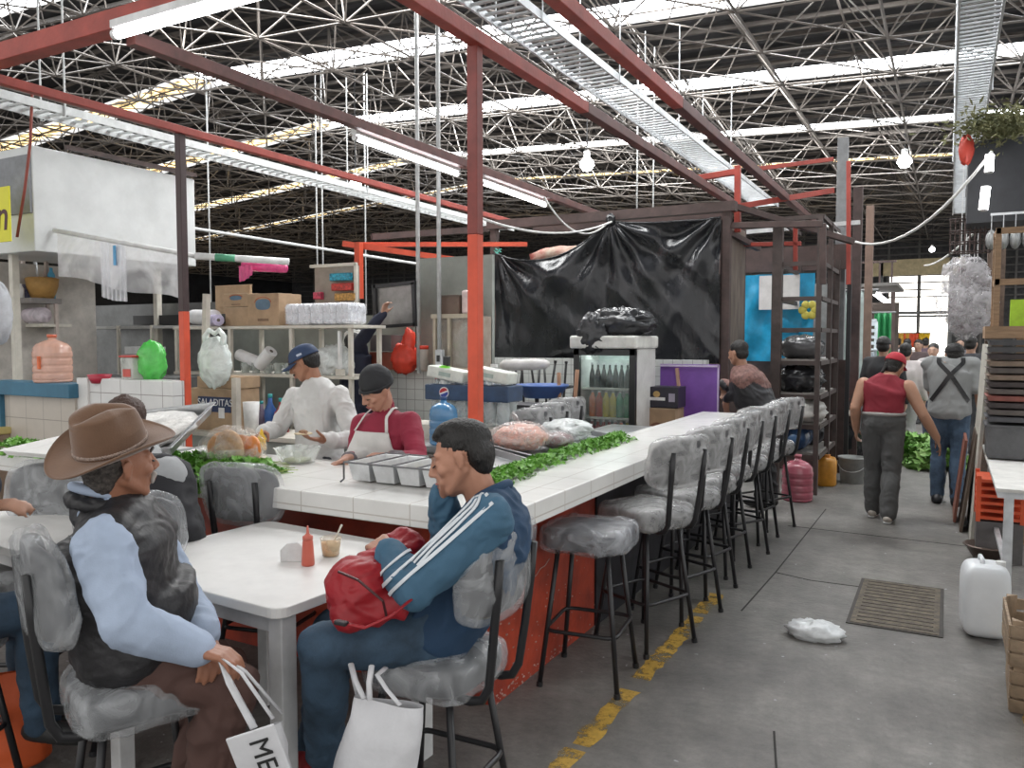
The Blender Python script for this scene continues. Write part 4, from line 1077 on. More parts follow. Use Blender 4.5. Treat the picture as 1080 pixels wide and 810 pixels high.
# white upper cabin / signboard at far left
wc = thing('white_cabin', 'big white sheeted upper cabin over the left stalls', 'cabin', (-7.9, 5.0, 0))
wx = -7.0
ya = at_x(33, 155, wx).y; yb_ = at_x(205, 190, wx).y; zt_ = 3.33
MB().box((-.5 + .9, (ya + yb_) / 2 - 5.0, (zt_ + 2.42) / 2), (1.0, yb_ - ya, zt_ - 2.42)).build('sheet_walls', mat('white_tarpaulin', (.66, .68, .68), .45, var=.08, vscale=2, bump=.35, bscale=3), wc, bevel=.01)
MB().box((.4, ya - .012 - 5.0, 3.0), (.98, .02, .5)).build('grey_end_panel', mat('grey_end', (.25, .26, .28), .6), wc)
MB().beam((.92, ya - 5.0 + .3, zt_ + .04), (.92, yb_ - 5.0, zt_ + .04), .04).build('top_rail', M_rust, wc)
MB().beam((.4, ya - 5 + .1, 0), (.4, ya - 5 + .1, 2.42), .06).build('post', M_cream, wc); MB().beam((.4, yb_ - 5 - .1, 0), (.4, yb_ - 5 - .1, 2.42), .06).build('post', M_cream, wc)
# wall behind under the cabin
wl = MB().box((-8.1, 4.7, 1.2), (.08, 1.4, 2.4)).build('stall_side_wall', mat('beige_wall', (.5, .47, .43), .7, var=.12)); tag(wl, 'beige side wall at the far left behind the crowded shelf', 'wall')
ap = thing('steel_hood_wall', 'grey steel back panel with dark slot behind the plastic roll curtain', 'panel', (-7.7, 5.75, 0))
MB().box((-.15, .1, 1.02), (2.5, .06, 2.04)).build('back_panel', mat('grey_steel_dark', (.19, .195, .195), .4, .5), ap); MB().box((.55, .02, 1.86), (1.5, .08, .10)).build('dark_slot', M_blk, ap); MB().box((.2, -.05, 1.78), (1.9, .3, .03)).build('shelf_lip', mat('pale_lip', (.42, .42, .41), .5), ap)
for k_x in (-.2, .35): MB().beam((k_x, -.2, 1.2), (k_x, -.2, 1.8), .03).build('bracket', M_cream, ap)
ap = thing('steel_counter_back', 'grey steel back counter seen under the plastic roll curtain', 'counter', (-6.75, 5.15, 0))
MB().box((0, 0, .65), (1.2, .5, 1.3)).build('body', mat('grey_steel_dark', (.19, .195, .195), .4, .5), ap); MB().box((-.1, -.06, 1.545), (.42, .14, .07)).build('steel_tray', M_steel, ap)
# plastic bag curtain on roll
pa, pb = at_y(57, 243, 4.3), at_y(206, 270, 4.75)
pc = thing('plastic_roll_curtain', 'sheer white plastic curtain hanging off a long white roll at left', 'curtain', pa)
d = pb - pa; MB().cyl((0, 0, 0), d, .022, n=14).build('roll', M_wp, pc, smooth=True)
def curt(u, v, u0=0, u1=.93, h=.38):
    q = d * (u0 + (u1 - u0) * u); return (q.x, q.y - .01 + .016 * math.sin(u * 38) * v, q.z - v * h)
MB().grid(lambda u, v: curt(u, v, .03, .93, .40 - .02 * math.sin(u * 9)), 80, 8).build('sheer_sheet', plastic_mat('sheer_white', (.82, .82, .84), .55, .35, 3, .4), pc, smooth=True)
MB().grid(lambda u, v: curt(u, v, .34, .52, .52 - .03 * abs(u - .5)), 24, 8).build('hanging_bag', plastic_mat('sheer_white2', (.85, .86, .9), .6, .35, 3, .4), pc, smooth=True)
MB().box((d * .455)[:] if False else tuple(d * .455 + V((0, -.03, -.12))), (.035, .005, .17)).build('blue_label', mat('blue_strip', (.12, .4, .7), .5), pc)
pa2, pb2 = pb, at_y(322, 277, 5.3)
pr2 = thing('plastic_roll', 'rolled white film continuing right of the curtain with a green band', 'roll', pa2)
d2 = pb2 - pa2; MB().cyl(d2 * .0, d2 * .85, .03, n=14).build('roll', M_wp, pr2, smooth=True); MB().cyl(d2 * .18, d2 * .36, .032, n=14).build('green_band', mat('green_band', (.10, .38, .22), .5), pr2, smooth=True)
pk = thing('pink_film_roll', 'bright pink translucent plastic roll at the right end of the white roll', 'roll', at_y(256, 281, 5.15))
pd = at_y(302, 283, 5.3) - at_y(256, 281, 5.15); Mpk = plastic_mat('pink_film', (.80, .08, .28), .8, .25, 8)
MB().cyl((0, 0, 0), pd, .04, n=16).build('roll', Mpk, pk, smooth=True)
MB().grid(lambda u, v: (pd.x * .42 * u, -.045 + .01 * math.sin(u * 20), -.14 * v * (1 - .4 * u * u)), 16, 6).build('loose_film', Mpk, pk, smooth=True)

# hanging white bag on hook (200-250, 350-420)
hb = thing('hanging_bag', 'sagging white plastic bag hanging in front of the shelves', 'bag', at_y(226, 348, 4.6))
mb = MB(); blob(mb, (0, 0, -.27), (.14, .10, .19), .22, 2.2, 31, 36); mb.build('bag', plastic_mat('bag_white_film', (.80, .86, .83), .85, .3, 8), hb, smooth=True)
mb = MB(); mb.tube([V((-.09, 0, -.16)), V((-.11, 0, -.05)), V((-.06, 0, .0)), V((.0, 0, -.03)), V((.06, 0, 0)), V((.11, 0, -.05)), V((.09, 0, -.16))], [.03, .025, .02, .02, .02, .025, .03], n=8); mb.build('handles', plastic_mat('bag_white_film', (.8, .85, .83), .75, .3, 8), hb, smooth=True)
cb = tag(MB().beam(at_y(218, 310, 4.62), at_y(216, 395, 4.62), .045).build('wooden_post', mat('pale_post', (.5, .46, .40), .6)), 'pale wooden post from which the sagging white bag hangs', 'post')
cb2 = tag(MB().beam((-5.02 + .0, 4.55, .0), (-5.02, 4.55, 1.34), .05).build('wooden_post', mat('pale_post', (.5, .46, .40), .6)), 'short pale post behind the tiled half wall', 'post')

# yellow sign "on"
sg = thing('sign_board', 'bright yellow sign board with dark handwritten letters at the left edge', 'sign', at_y(-2, 227, 3.9))
MB().box((0, 0, 0), (.36, .015, .46)).build('board', mat('yellow_sign', (.74, .70, .03), .5, var=.03), sg, bevel=.004)
text_mesh('on', .36, facing((-.02, -.009, -.02), (1, 0, 0), (0, 0, 1)), mat('maroon_ink', (.07, .01, .01), .5), 'lettering', sg, .001, .15, .85, bold=.004)
red_c = tag(MB().tube([at_y(34, 95, 4.0), at_y(32, 150, 4.0), at_y(26, 200, 4.0), at_y(18, 250, 4.0)], .012, n=8).build('red_cable', mat('red_cable', (.3, .07, .05), .5), smooth=True), 'red brown cable hanging beside the yellow sign', 'cable')
# crowded shelf left (0-60, 280-320)
cs = thing('crowded_shelf', 'small grey shelf crowded with tubs at the left edge behind the jug', 'shelf', at_y(30, 318, 4.7))
MB().box((0, 0, 0), (.62, .3, .05)).build('board', mat('grey_board', (.26, .24, .23), .6), cs); MB().box((-.05, .1, -.24), (.7, .3, .03)).build('lower_board', M_cream, cs)
MB().beam((-.28, .12, -.1), (-.28, .12, .55), .03).build('upright', mat('pale_pink_metal', (.5, .42, .38), .5), cs); MB().beam((.12, .12, -.1), (.12, .12, .42), .03).build('upright', mat('pale_pink_metal', (.5, .42, .38), .5), cs)
MB().beam((.29, .1, -1.8), (.29, .1, -.02), .03).build('upright', mat('pale_pink_metal', (.5, .42, .38), .5), cs)
q = cs.location
def prop(name, lab, cat, off, fn):
    t = thing(name, lab, cat, q + V(off)); fn(t); return t
prop('basket', 'navy blue patterned basket on the small grey shelf', 'basket', (-.08, -.02, .027), lambda t: MB().box((0, 0, .07), (.26, .18, .14), taper=1.12).build('basket', mat('navy_basket', (.05, .06, .16), .6, var=.5, vscale=60, col2=(.3, .3, .4)), t, bevel=.01))
prop('wicker_basket', 'tan basket behind the navy one on the small grey shelf', 'basket', (.14, .06, .027), lambda t: MB().lathe([(0, 0), (.10, 0), (.14, .12), (.15, .20), (.12, .21), (0, .19)], n=24).build('basket', mat('tan_wicker', (.48, .27, .08), .6, bump=.4, bscale=50), t, smooth=True))
prop('cream_bottle', 'small white bottle standing before the baskets on the small grey shelf', 'bottle', (.085, -.12, .027), lambda t: MB().lathe([(0, 0), (.03, 0), (.03, .09), (.012, .12), (.012, .14)], n=16).build('bottle', M_wp, t, smooth=True))
prop('film_roll', 'long clear wrapped roll lying below the small grey shelf', 'roll', (-.22, -.03, -.14), lambda t: MB().cyl((-.12, 0, 0), (.5, .02, 0), .075, n=20).build('roll', plastic_mat('lilac_film', (.7, .62, .68), .8, .3, 10), t, smooth=True))
prop('white_tub', 'small white tub on the lower cream board at the left edge', 'tub', (.05, .02, -.225), lambda t: MB().lathe([(0, 0), (.05, 0), (.06, .07), (.064, .07), (.064, .085), (0, .085)], n=20).build('tub', M_wp, t, smooth=True))
prop('red_cloth', 'crumpled red patterned cloth on the lower cream board at the left edge', 'cloth', (-.22, .0, -.225), lambda t: blob(MB(), (0, 0, .04), (.10, .08, .045), .3, 3, 88, 20, flatz=-.7).build('cloth', mat('red_pattern_cloth', (.38, .10, .09), .8, var=.5, vscale=30, col2=(.5, .45, .42)), t, smooth=True))
prop('blue_bottle', 'small sky blue bottle behind the tan basket at left', 'bottle', (.18, .13, .027), lambda t: MB().lathe([(0, 0), (.035, 0), (.035, .24), (.015, .28), (.015, .31), (0, .31)], n=16).build('bottle_body', mat('sky_blue_plastic', (.10, .40, .62), .35), t, smooth=True))
prop('metal_chair_frame', 'pale metal stool frame lying over the baskets at the left edge', 'frame', (.05, .0, .26), lambda t: (MB().tube([V((-.2, 0, 0)), V((-.18, 0, .16)), V((.2, .05, .14)), V((.14, .05, -.03))], .014, n=8).build('tube', mat('pale_pink_metal', (.5, .42, .38), .5), t, smooth=True), MB().tube([V((-.1, .08, -.1)), V((-.05, .08, .22)), V((.0, .08, -.1))], .012, n=8).build('tube', M_galv, t, smooth=True)))
t = thing('plastic_bag', 'white hanging cloth bag at the very left edge beside the jug', 'bag', at_y(0, 330, 3.9)); mb = MB(); blob(mb, (0, 0, 0), (.10, .08, .24), .2, 2, 41, 28); mb.build('bag', mat('bag_white_cloth', (.6, .62, .66), .6), t, smooth=True)
t = thing('cooler', 'brown carton cooler under the left edge, left of the blue border', 'box', at_y(-2, 500, 3.9) - V((0, 0, .3))); MB().box((0, 0, .33), (.32, .3, .66)).build('body', mat('cooler_brown', (.33, .24, .18), .7), t, bevel=.01); MB().box((0, 0, .69), (.34, .32, .06)).build('lid', mat('yellowish', (.6, .5, .2), .6), t, bevel=.01)

# frames on the partition: dark framed hood (380-450, 285-355)
hd = thing('wall_screen', 'dark framed grey screen panel tilted on the partition behind the cooks', 'panel', at_y(418, 322, 6.3))
Rw = rxyz(0, -.05, 0)
mb = MB(); MB().box((0, 0, 0), (.44, .03, .38), Rw).build('panel', mat('brushed_grey_panel', (.30, .29, .275), .3, .4, var=.25, vscale=3), hd)
for c_, s_, nm in (((0, -.02, .20), (.50, .05, .035), 'frame_bar'), ((0, -.02, -.20), (.50, .05, .03), 'frame_bar'), ((-.235, -.02, 0), (.045, .05, .42), 'frame_bar'), ((.235, -.02, 0), (.035, .05, .42), 'frame_bar')):
    MB().box(c_, s_, Rw).build(nm, M_blk, hd)
t = thing('orange_frame', 'orange red steel frame rail above the partition, left of the pipes', 'frame', at_y(378, 262, 7.0))
d_ = at_y(495, 276, 7.6) - at_y(362, 257, 7.0); o1 = at_y(362, 257, 7.0) - t.location
MB().beam(o1, o1 + d_, .06).build('rail', M_red2, t); MB().beam(o1 + V((.22, 0, .0)), o1 + V((.22, 0, -.62)), .07).build('post', M_red2, t); MB().beam(o1 + V((0, .1, .0)), o1 + V((1.7, 1.2, .02)), .05).build('rail', M_red2, t)
tag(MB().beam(at_y(392, 250, 7.3), at_y(520, 241, 8.6), .07).build('roof_beam', M_rust), 'rusty short beam above the orange red frame rail', 'beam')
# cream glass cabinet 455-520,315-395
gc = thing('display_cabinet', 'old cream glass fronted cabinet behind the tall red post', 'cabinet', at_y(486, 392, 6.35))
zz = .52
for x in (-.22, -.06, .22): MB().beam((x, -.1, 0), (x, -.1, zz), .03).build('frame_stile', mat('cream_old', (.50, .44, .34), .6), gc)
MB().box((0, -.1, zz), (.50, .05, .04)).build('frame_rail', mat('cream_old', (.5, .44, .34), .6), gc); MB().box((0, -.1, .02), (.50, .05, .04)).build('frame_rail', mat('cream_old', (.5, .44, .34), .6), gc)
MB().box((0, .06, zz / 2), (.44, .26, zz)).build('body', mat('cabinet_inside', (.22, .17, .13), .6, var=.5, vscale=8, col2=(.42, .36, .30)), gc)
MB().box((0, -.085, zz / 2), (.42, .008, zz * .95)).build('glass_pane', plastic_mat('pane_glass', (.6, .6, .55), .22, .08, 3, .05), gc)
t = thing('carton', 'brown carton on top of the cream glass cabinet', 'box', gc.location + V((-.07, 0, zz + .02))); MB().box((0, 0, .08), (.22, .2, .16)).build('box', mat('dark_card', (.16, .11, .085), .7), t, bevel=.004); MB().box((0, 0, .165), (.23, .21, .02)).build('lid', mat('dark_card2', (.12, .09, .07), .7), t)
t = thing('folded_cloth', 'pale pink block on the cabinet top, right of the brown carton', 'block', gc.location + V((.11, 0, zz + .02))); MB().box((0, 0, .11), (.12, .14, .22)).build('block', mat('pale_pink_block', (.75, .6, .58), .6), t, bevel=.02)
# clutter on the tile ledge (395-450, 365-390)
zl = 1.355
def ledge(px): return V((at_y(px, 388, 6.35).x, 6.35, zl))
t = thing('dark_box', 'grey brown appliance box on the tiled ledge behind the woman', 'box', ledge(408)); MB().box((0, 0, .26), (.26, .2, .16)).build('grey_box', mat('grey_box', (.15, .13, .13), .5), t, bevel=.006); MB().box((0, 0, .085), (.28, .2, .17)).build('red_brown_box', mat('red_brown_box', (.25, .06, .035), .5), t, bevel=.006)
t = thing('red_bag', 'bright red and orange draped bag on the tiled ledge', 'bag', ledge(430)); mb = MB(); blob(mb, (-.02, -.03, .11), (.13, .08, .13), .35, 2.2, 51, 30, flatz=-.85); blob(mb, (.03, -.02, .25), (.06, .05, .13), .4, 2.6, 52, 22); mb.build('bag', mat('vivid_red_cloth', (.72, .06, .03), .45, bump=.4, bscale=8), t, smooth=True)
t = thing('white_bag', 'small knotted white bag in front of the grey brown box', 'bag', ledge(384) + V((.0, -.15, 0))); mb = MB(); blob(mb, (0, 0, .26), (.11, .07, .12), .35, 2.2, 53, 28); blob(mb, (.03, 0, .1), (.05, .04, .12), .3, 2.2, 54, 20); mb.build('bag', mat('milky_bag', (.66, .66, .62), .4, bump=.3, bscale=9), t, smooth=True)
t = thing('teal_bottle', 'small teal object on the tiled ledge above the black cap', 'bottle', ledge(384) + V((-.03, -.16, 0))); mb = MB(); blob(mb, (0, 0, .035), (.08, .05, .045), .3, 2.2, 55, 20, flatz=-.8); mb.build('body', mat('teal_plastic', (.08, .48, .42), .4), t, smooth=True)
t = thing('spice_tub', 'pale plastic tub at the right of the red bag on the ledge', 'tub', ledge(446)); MB().lathe([(0, 0), (.05, 0), (.055, .20), (.05, .22), (0, .22)], n=20).build('tub', mat('pale_tub', (.58, .52, .47), .5), t, smooth=True); MB().lathe([(.058, .20), (.058, .235), (0, .235)], n=20).build('lid', mat('vivid_red_cloth', (.72, .06, .03), .45), t, smooth=True)
t = thing('switch_box', 'grey metal switch box at the foot of the upright pipe', 'switch box', at_y(464, 378, 6.14)); MB().box((0, 0, 0), (.075, .05, .16)).build('box', M_galv, t, bevel=.004); MB().box((0, -.03, 0), (.03, .01, .06)).build('switch', M_blk, t)
t = thing('colourful_rack', 'small shop rack of colourful packets above the wrapped packs', 'rack', at_y(352, 322, 6.2))
MB().box((0, .05, .14), (.56, .03, .5)).build('back_panel', mat('rack_panel', (.3, .26, .22), .7), t)
for px, z, cc, nm in ((.1, .28, (.03, .35, .5), 'blue_packets'), (.12, .18, (.5, .04, .03), 'red_packets'), (.16, .08, (.55, .3, .08), 'orange_packets'), (-.2, .1, (.55, .06, .12), 'pink_packet')):
    MB().box((px, 0, z), (.26 if px > 0 else .1, .06, .075)).build(nm, mat(nm, cc, .4, var=.4, vscale=40), t, bevel=.01)
MB().beam((-.3, 0, .4), (.3, 0, .4), .03).build('top_rail', M_cream, t); MB().beam((.29, 0, -.1), (.29, 0, .4), .03).build('side_rail', M_cream, t)

# ================================================================ BETWEEN: bottles, pepsi case, upturned stools
yb2 = 4.75
Mbj = plastic_mat('blue_jug_plastic', (.10, .30, .55), .8, .12, 3, .1)
c = at_y(462, 480, 4.55); lathejug('water_jug', 'blue translucent water jug between the woman and the tall red post', (c.x, 4.62, .922), .10, .33, Mbj, mat('jug_cap_blue', (.03, .08, .22), .4))
st = thing('jug_stand', 'plain steel stand under the blue jug and the soft drink case', 'stand', (-3.55, 4.75, 0)); MB().box((.15, 0, .90), (1.5, .55, .04)).build('top', M_steel, st); MB().box((.15, 0, .44), (1.4, .45, .88)).build('cabinet', M_part, st); MB().box((.15, .16, .975), (1.3, .26, .11)).build('riser', M_cream, st)
c = at_y(465, 425, 4.85); t = thing('spray_bottle', 'clear spray bottle with bright green cap above the blue jug', 'bottle', (c.x, 4.90, 1.031))
MB().lathe([(0, 0), (.05, 0), (.05, .25), (.04, .30), (.022, .34), (.022, .36)], n=20).build('bottle_body', M_film2, t, smooth=True); MB().lathe([(.04, .35), (.042, .42), (.02, .43), (0, .43)], n=16).build('cap', mat('lime_cap', (.22, .75, .06), .4), t, smooth=True); MB().box((.02, 0, .46), (.05, .03, .07)).build('trigger', M_blk, t, bevel=.005)
# soft drink bottles pack
cp0 = at_y(500, 440, 4.95)
t = thing('drink_case', 'navy banded pack of soft drink bottles with round PEPSI emblem behind the red post', 'case', (cp0.x, 4.94, 1.031), 0)
for i in range(6):
    for j in range(2):
        x = -.28 + i * .112; MB().lathe([(0, 0), (.045, 0), (.045, .08), (.048, .12), (.045, .22), (.02, .29), (.016, .33)], o=(x, -.05 + j * .1, 0), n=14).build('bottle', plastic_mat('pet_bottle', (.55, .6, .6), .4, .08, 5, .2), t, smooth=True)
        MB().lathe([(.018, .0), (.018, .02), (0, .02)], o=(x, -.05 + j * .1, .33), n=10).build('bottle_cap', mat('tiny_red_cap', (.55, .05, .05), .4), t)
MB().box((0, 0, .235), (.70, .23, .115)).build('navy_band', mat('navy_wrap', (.025, .06, .13), .4, var=.2), t, bevel=.01)
MB().cyl((-.175, -.118, .235), (-.175, -.122, .235), .040, n=24).build('emblem_disc', mat('paper_white', (.8, .8, .8), .8), t)
me = []
for k, (mm, s_) in enumerate((('emblem_red', 1), ('emblem_blue', -1))):
    poly = [(.034 * math.cos(a), .034 * math.sin(a)) for a in [PI * j / 12 for j in range(13)]] if s_ > 0 else [(.034 * math.cos(a), .034 * math.sin(a)) for a in [PI + PI * j / 12 for j in range(13)]]
    off = .006 * s_
    poly = [(x, y * .78 + off) for x, y in poly]
    MB().prism(poly, 0, .002, facing((-.175, -.123, .235), (1, 0, .35), (-.35, 0, 1))).build(mm, mat(mm, (.5, .02, .03) if s_ > 0 else (.02, .05, .3), .4), t)
for i, (dx, rz, lab) in enumerate(((-.19, -.12, 'long white narrow packet lying over the drink case left of the red post'), (.17, -.14, 'long greenish white packet lying over the drink case right of the red post'))):
    t2 = thing('paper_packet', lab, 'packet', (cp0.x + dx, 4.93, 1.031 + .335), 0); MB().box((0, 0, .03), (.32, .16, .085), rxyz(0, .15, 0)).build('packet', mat('packet_white', (.66, .68, .62), .6, var=.1, vscale=12), t2, bevel=.012); MB().box((0, -.08, .03), (.1, .01, .03), rxyz(0, .15, 0)).build('print', mat('packet_print', (.35, .42, .38), .6), t2)
c = at_y(520, 405, 5.6); t = thing('water_bottle', 'clear round shouldered water bottle right of the tall red post', 'bottle', (c.x + .01, 5.6, 1.14))
MB().lathe([(0, 0), (.075, 0), (.075, .16), (.07, .18), (.025, .27), (.022, .29)], n=20).build('bottle_body', plastic_mat('pet_bottle2', (.72, .76, .78), .5, .08, 12, .3), t, smooth=True); MB().lathe([(.03, .285), (.03, .31), (0, .31)], n=14).build('cap', M_wp, t)
t = thing('high_shelf', 'narrow dark wire shelf holding the clear water bottle', 'shelf', (c.x + .35, 5.65, 0)); MB().box((-.2, 0, 1.12), (.7, .3, .03)).build('board', M_blk, t); MB().beam((.1, .1, 0), (.1, .1, 1.12), .03).build('post', M_blk, t); MB().beam((-.5, .1, 0), (-.5, .1, 1.12), .03).build('post', M_blk, t)
# stools standing inside, backs towards the counter, and stools stacked upside down
for i, (px, yy) in enumerate(((556, 5.25), (575, 5.75), (592, 6.3))):
    c = at_y(px, 420, yy); o = dup(s1, (c.x - .12, yy, 0), 1.15, 'wrapped stool back with black bars inside the kitchen behind the meat trays', 'stools inside the kitchen')
tb2 = thing('low_table', 'low table inside the kitchen that carries upturned stools', 'table', (-3.85, 7.35, 0)); MB().box((0, 0, .62), (1.5, .6, .03)).build('tabletop', M_wht, tb2, bevel=.004)
for x in (-.7, .7):
    for y in (-.25, .25): MB().beam((x, y, 0), (x, y, .605), .04).build('leg', M_whtp, tb2)
for i, (px, a) in enumerate(((530, .3), (560, .9), (585, .1))):
    c = at_y(px, 400, 7.35); o = dup(s0, (c.x, 7.35, .635 + .75), a, 'black stool standing upside down, legs in the air, before the black sheet', 'upturned stools'); o.location.z = .635 + .80; o.rotation_euler = (PI, 0, a)
t = thing('wrapped_roll', 'long white wrapped roll lying across the upturned stools', 'roll', at_y(527, 385, 6.55)); dd_ = at_y(580, 384, 6.75) - t.location; mb = MB(); mb.tube([dd_ * f for f in (0, .1, .3, .5, .7, .9, 1)], [.02, .05, .055, .05, .055, .045, .02], n=12); mb.build('roll', mat('dusty_white', (.62, .60, .58), .6, bump=.3, bscale=8), t, smooth=True)
t = thing('blue_basin', 'blue plastic basin rim seen behind the upturned stools', 'basin', at_y(572, 425, 6.3) + V((0, 0, .05))); MB().lathe([(0, 0), (.16, 0), (.22, .10), (.235, .10), (.235, .115), (.21, .115), (.15, .01), (0, .01)], n=32).build('basin', mat('basin_blue', (.05, .12, .36), .4), t, smooth=True)
for k, (px, rx) in enumerate(((592, -.06), (597, .05))):
    c = at_y(px, 440, 6.2); tag(MB().cyl((c.x, 6.2, .2), (c.x + rx * 1.2, 6.3, 1.36 + .03 * k), .018, n=10).build('wooden_stick', mat('brown_stick', (.20, .09, .04), .6), smooth=True), ['left of two brown sticks leaning beside the fridge', 'right of two brown sticks leaning beside the fridge'][k], 'stick')
# ================================================================ BLACK SHEET STALL
YT = 8.3
sh = thing('black_plastic_sheet', 'large black plastic sheet hung as a wall behind the drinks fridge', 'plastic sheet', (-3.4, YT, 0))
def top_z(x):      # world x -> sheet top height (sags between ties)
    ties = [(-4.72, 2.66), (-3.28, 2.94), (-2.09, 2.90)]
    for (x0, z0), (x1, z1) in zip(ties, ties[1:]):
        if x <= x1 + 1e-6:
            u = (x - x0) / (x1 - x0); s = .22 if x0 < -4 else .03
            return z0 + (z1 - z0) * u - s * 4 * u * (1 - u)
    return ties[-1][1]
def sheetp(u, v):
    x = -4.78 + 2.70 * u; zt_ = top_z(max(-4.72, x)); zb = 1.40
    z = zt_ + (zb - zt_) * v
    # folds radiating from the two ties
    y = 0
    for tx, tz in ((-4.72, 2.66), (-3.28, 2.94), (-2.05, 2.95)):
        dx, dz = x - tx, tz - z; r = math.hypot(dx, dz) + .05; a = math.atan2(dx, dz + .02)
        y += .045 * math.sin(a * 13 + tx) * math.exp(-r * .9) * min(1, r * 3)
    y += .05 * math.sin((x + 4.7) * 4 + v * 3) * v + .03 * noise.noise(V((x * 2, z * 2, 1))) + .025 * abs(noise.noise(V((x * 3.5 + z * 3, z * 1.3, 5))))
    # slack pocket
    px_, pz = x + 4.05, z - 2.25
    y -= .10 * math.exp(-(px_ * px_ * 5 + pz * pz * 6))
    return (x + 3.4, y - .03, z)
MB().grid(sheetp, 150, 80).build('sheet', M_blackp, sh, smooth=True)
MB().tube([V(sheetp(i / 60, 0)) for i in range(61)], .012, n=6).build('top_hem', M_blackp, sh, smooth=True)
mb = MB(); blob(mb, (-3.28 + 3.4, -.04, 2.96), (.05, .04, .06), .3, 3, 2, 16); mb.build('gathered_knot', M_blackp, sh, smooth=True)
fr = thing('sheet_gantry', 'rusty steel frame that holds the black plastic sheet', 'frame', (-3.4, YT + .08, 0))
for x in (-4.82, -2.04): MB().beam((x + 3.4, 0, 0), (x + 3.4, 0, 3.0), .08).build('post', M_rust, fr)
MB().beam((-4.9 + 3.4, 0, 3.02), (-1.95 + 3.4, 0, 3.02), .12, .10).build('top_rail', M_rust, fr)
mb = MB(); mb.tube([V((-4.72 + 3.4 + .05 * math.cos(k * 2.4), -.1, 2.68 + .05 * math.sin(k * 1.7))) for k in range(9)], .008, n=5); mb.build('green_tie', mat('green_rope', (.06, .36, .28), .6), fr)
t = thing('folded_tarps', 'pile of brown and red folded cloths showing above the dipping sheet', 'cloth', (-4.1, YT + .45, 0)); mb = MB(); blob(mb, (0, 0, 2.62), (.42, .15, .13), .25, 3, 5, 28); mb.build('cloth_pile', mat('mixed_cloth', (.33, .28, .22), .8, var=.5, vscale=6, col2=(.28, .05, .04)), t, smooth=True); MB().box((0, 0, 1.25), (.9, .3, 2.5)).build('cupboard', M_rust, t)
# corrugated side wall behind (grey)
pn = thing('wood_panel', 'brown grey plywood side panel right of the black plastic sheet', 'panel', (-2.09, 8.42, 0)); MB().box((.02, .42, 2.16), (.05, .82, 1.42)).build('panel', mat('weathered_ply', (.21, .17, .14), .7, var=.25, vscale=6, stretch=(6, 6, .6)), pn)
MB().beam((.02, .0, 0), (.02, .0, 2.9), .07).build('post', M_rust, pn); MB().beam((.02, .86, 0), (.02, .86, 2.9), .045).build('post', M_rust, pn)

# fridge
fx = V((-2.82, 7.0, 0)); fg = thing('drinks_fridge', 'glass door drinks fridge with white top sign panel and lit shelves', 'fridge', fx)
Mfr = mat('fridge_white', (.62, .62, .60), .4, var=.08); Mfk = mat('fridge_black_trim', (.02, .022, .022), .35)
W, Dp, Ht = .62, .52, 1.56
MB().box((-W / 2 + .02, Dp / 2, Ht / 2), (.04, Dp, Ht)).build('side_wall', Mfr, fg, bevel=.004)
MB().box((W / 2 - .02, Dp / 2, Ht / 2), (.04, Dp, Ht)).build('side_wall', Mfr, fg, bevel=.004)
MB().box((0, Dp - .02, Ht / 2), (W - .08, .04, Ht)).build('back_wall', mat('fridge_inside', (.55, .62, .60), .5), fg)
MB().box((0, Dp / 2, .12), (W - .08, Dp, .24)).build('base_grille', Mfk, fg)
MB().box((0, Dp / 2, Ht - .02), (W - .08, Dp, .04)).build('ceiling_panel', mat('fridge_inside', (.55, .62, .60), .5), fg)
MB().box((0, Dp * .45, Ht - .05), (W - .14, .04, .02)).build('light_strip', glow('fridge_light', (.85, 1, .97), 10), fg)
for z in (.62, .90, 1.18): MB().box((0, Dp * .5, z), (W - .09, Dp - .1, .018)).build('shelf', mat('fridge_shelf', (.6, .66, .6), .4), fg)
dr = MB().box((0, -.02, Ht * .5), (W - .10, .008, Ht - .2)).build('door_glass', plastic_mat('fridge_glass', (.5, .58, .56), .14, .04, 2, .02), fg)
for c_, s_ in (((-W / 2 + .03, -.03, Ht / 2), (.06, .05, Ht)), ((W / 2 - .03, -.03, Ht / 2), (.06, .05, Ht)), ((0, -.03, Ht - .03), (W, .05, .06)), ((0, -.03, .1), (W, .05, .2))): MB().box(c_, s_).build('door_frame', Mfk, dr, bevel=.004)
MB().box((-W / 2 + .05, -.065, .95), (.02, .02, .3)).build('door_handle', M_galv, dr)
MB().box((0, Dp * .42, Ht + .065), (W + .05, Dp + .12, .12)).build('sign_panel', mat('sign_cream', (.70, .70, .66), .4), fg, bevel=.02)
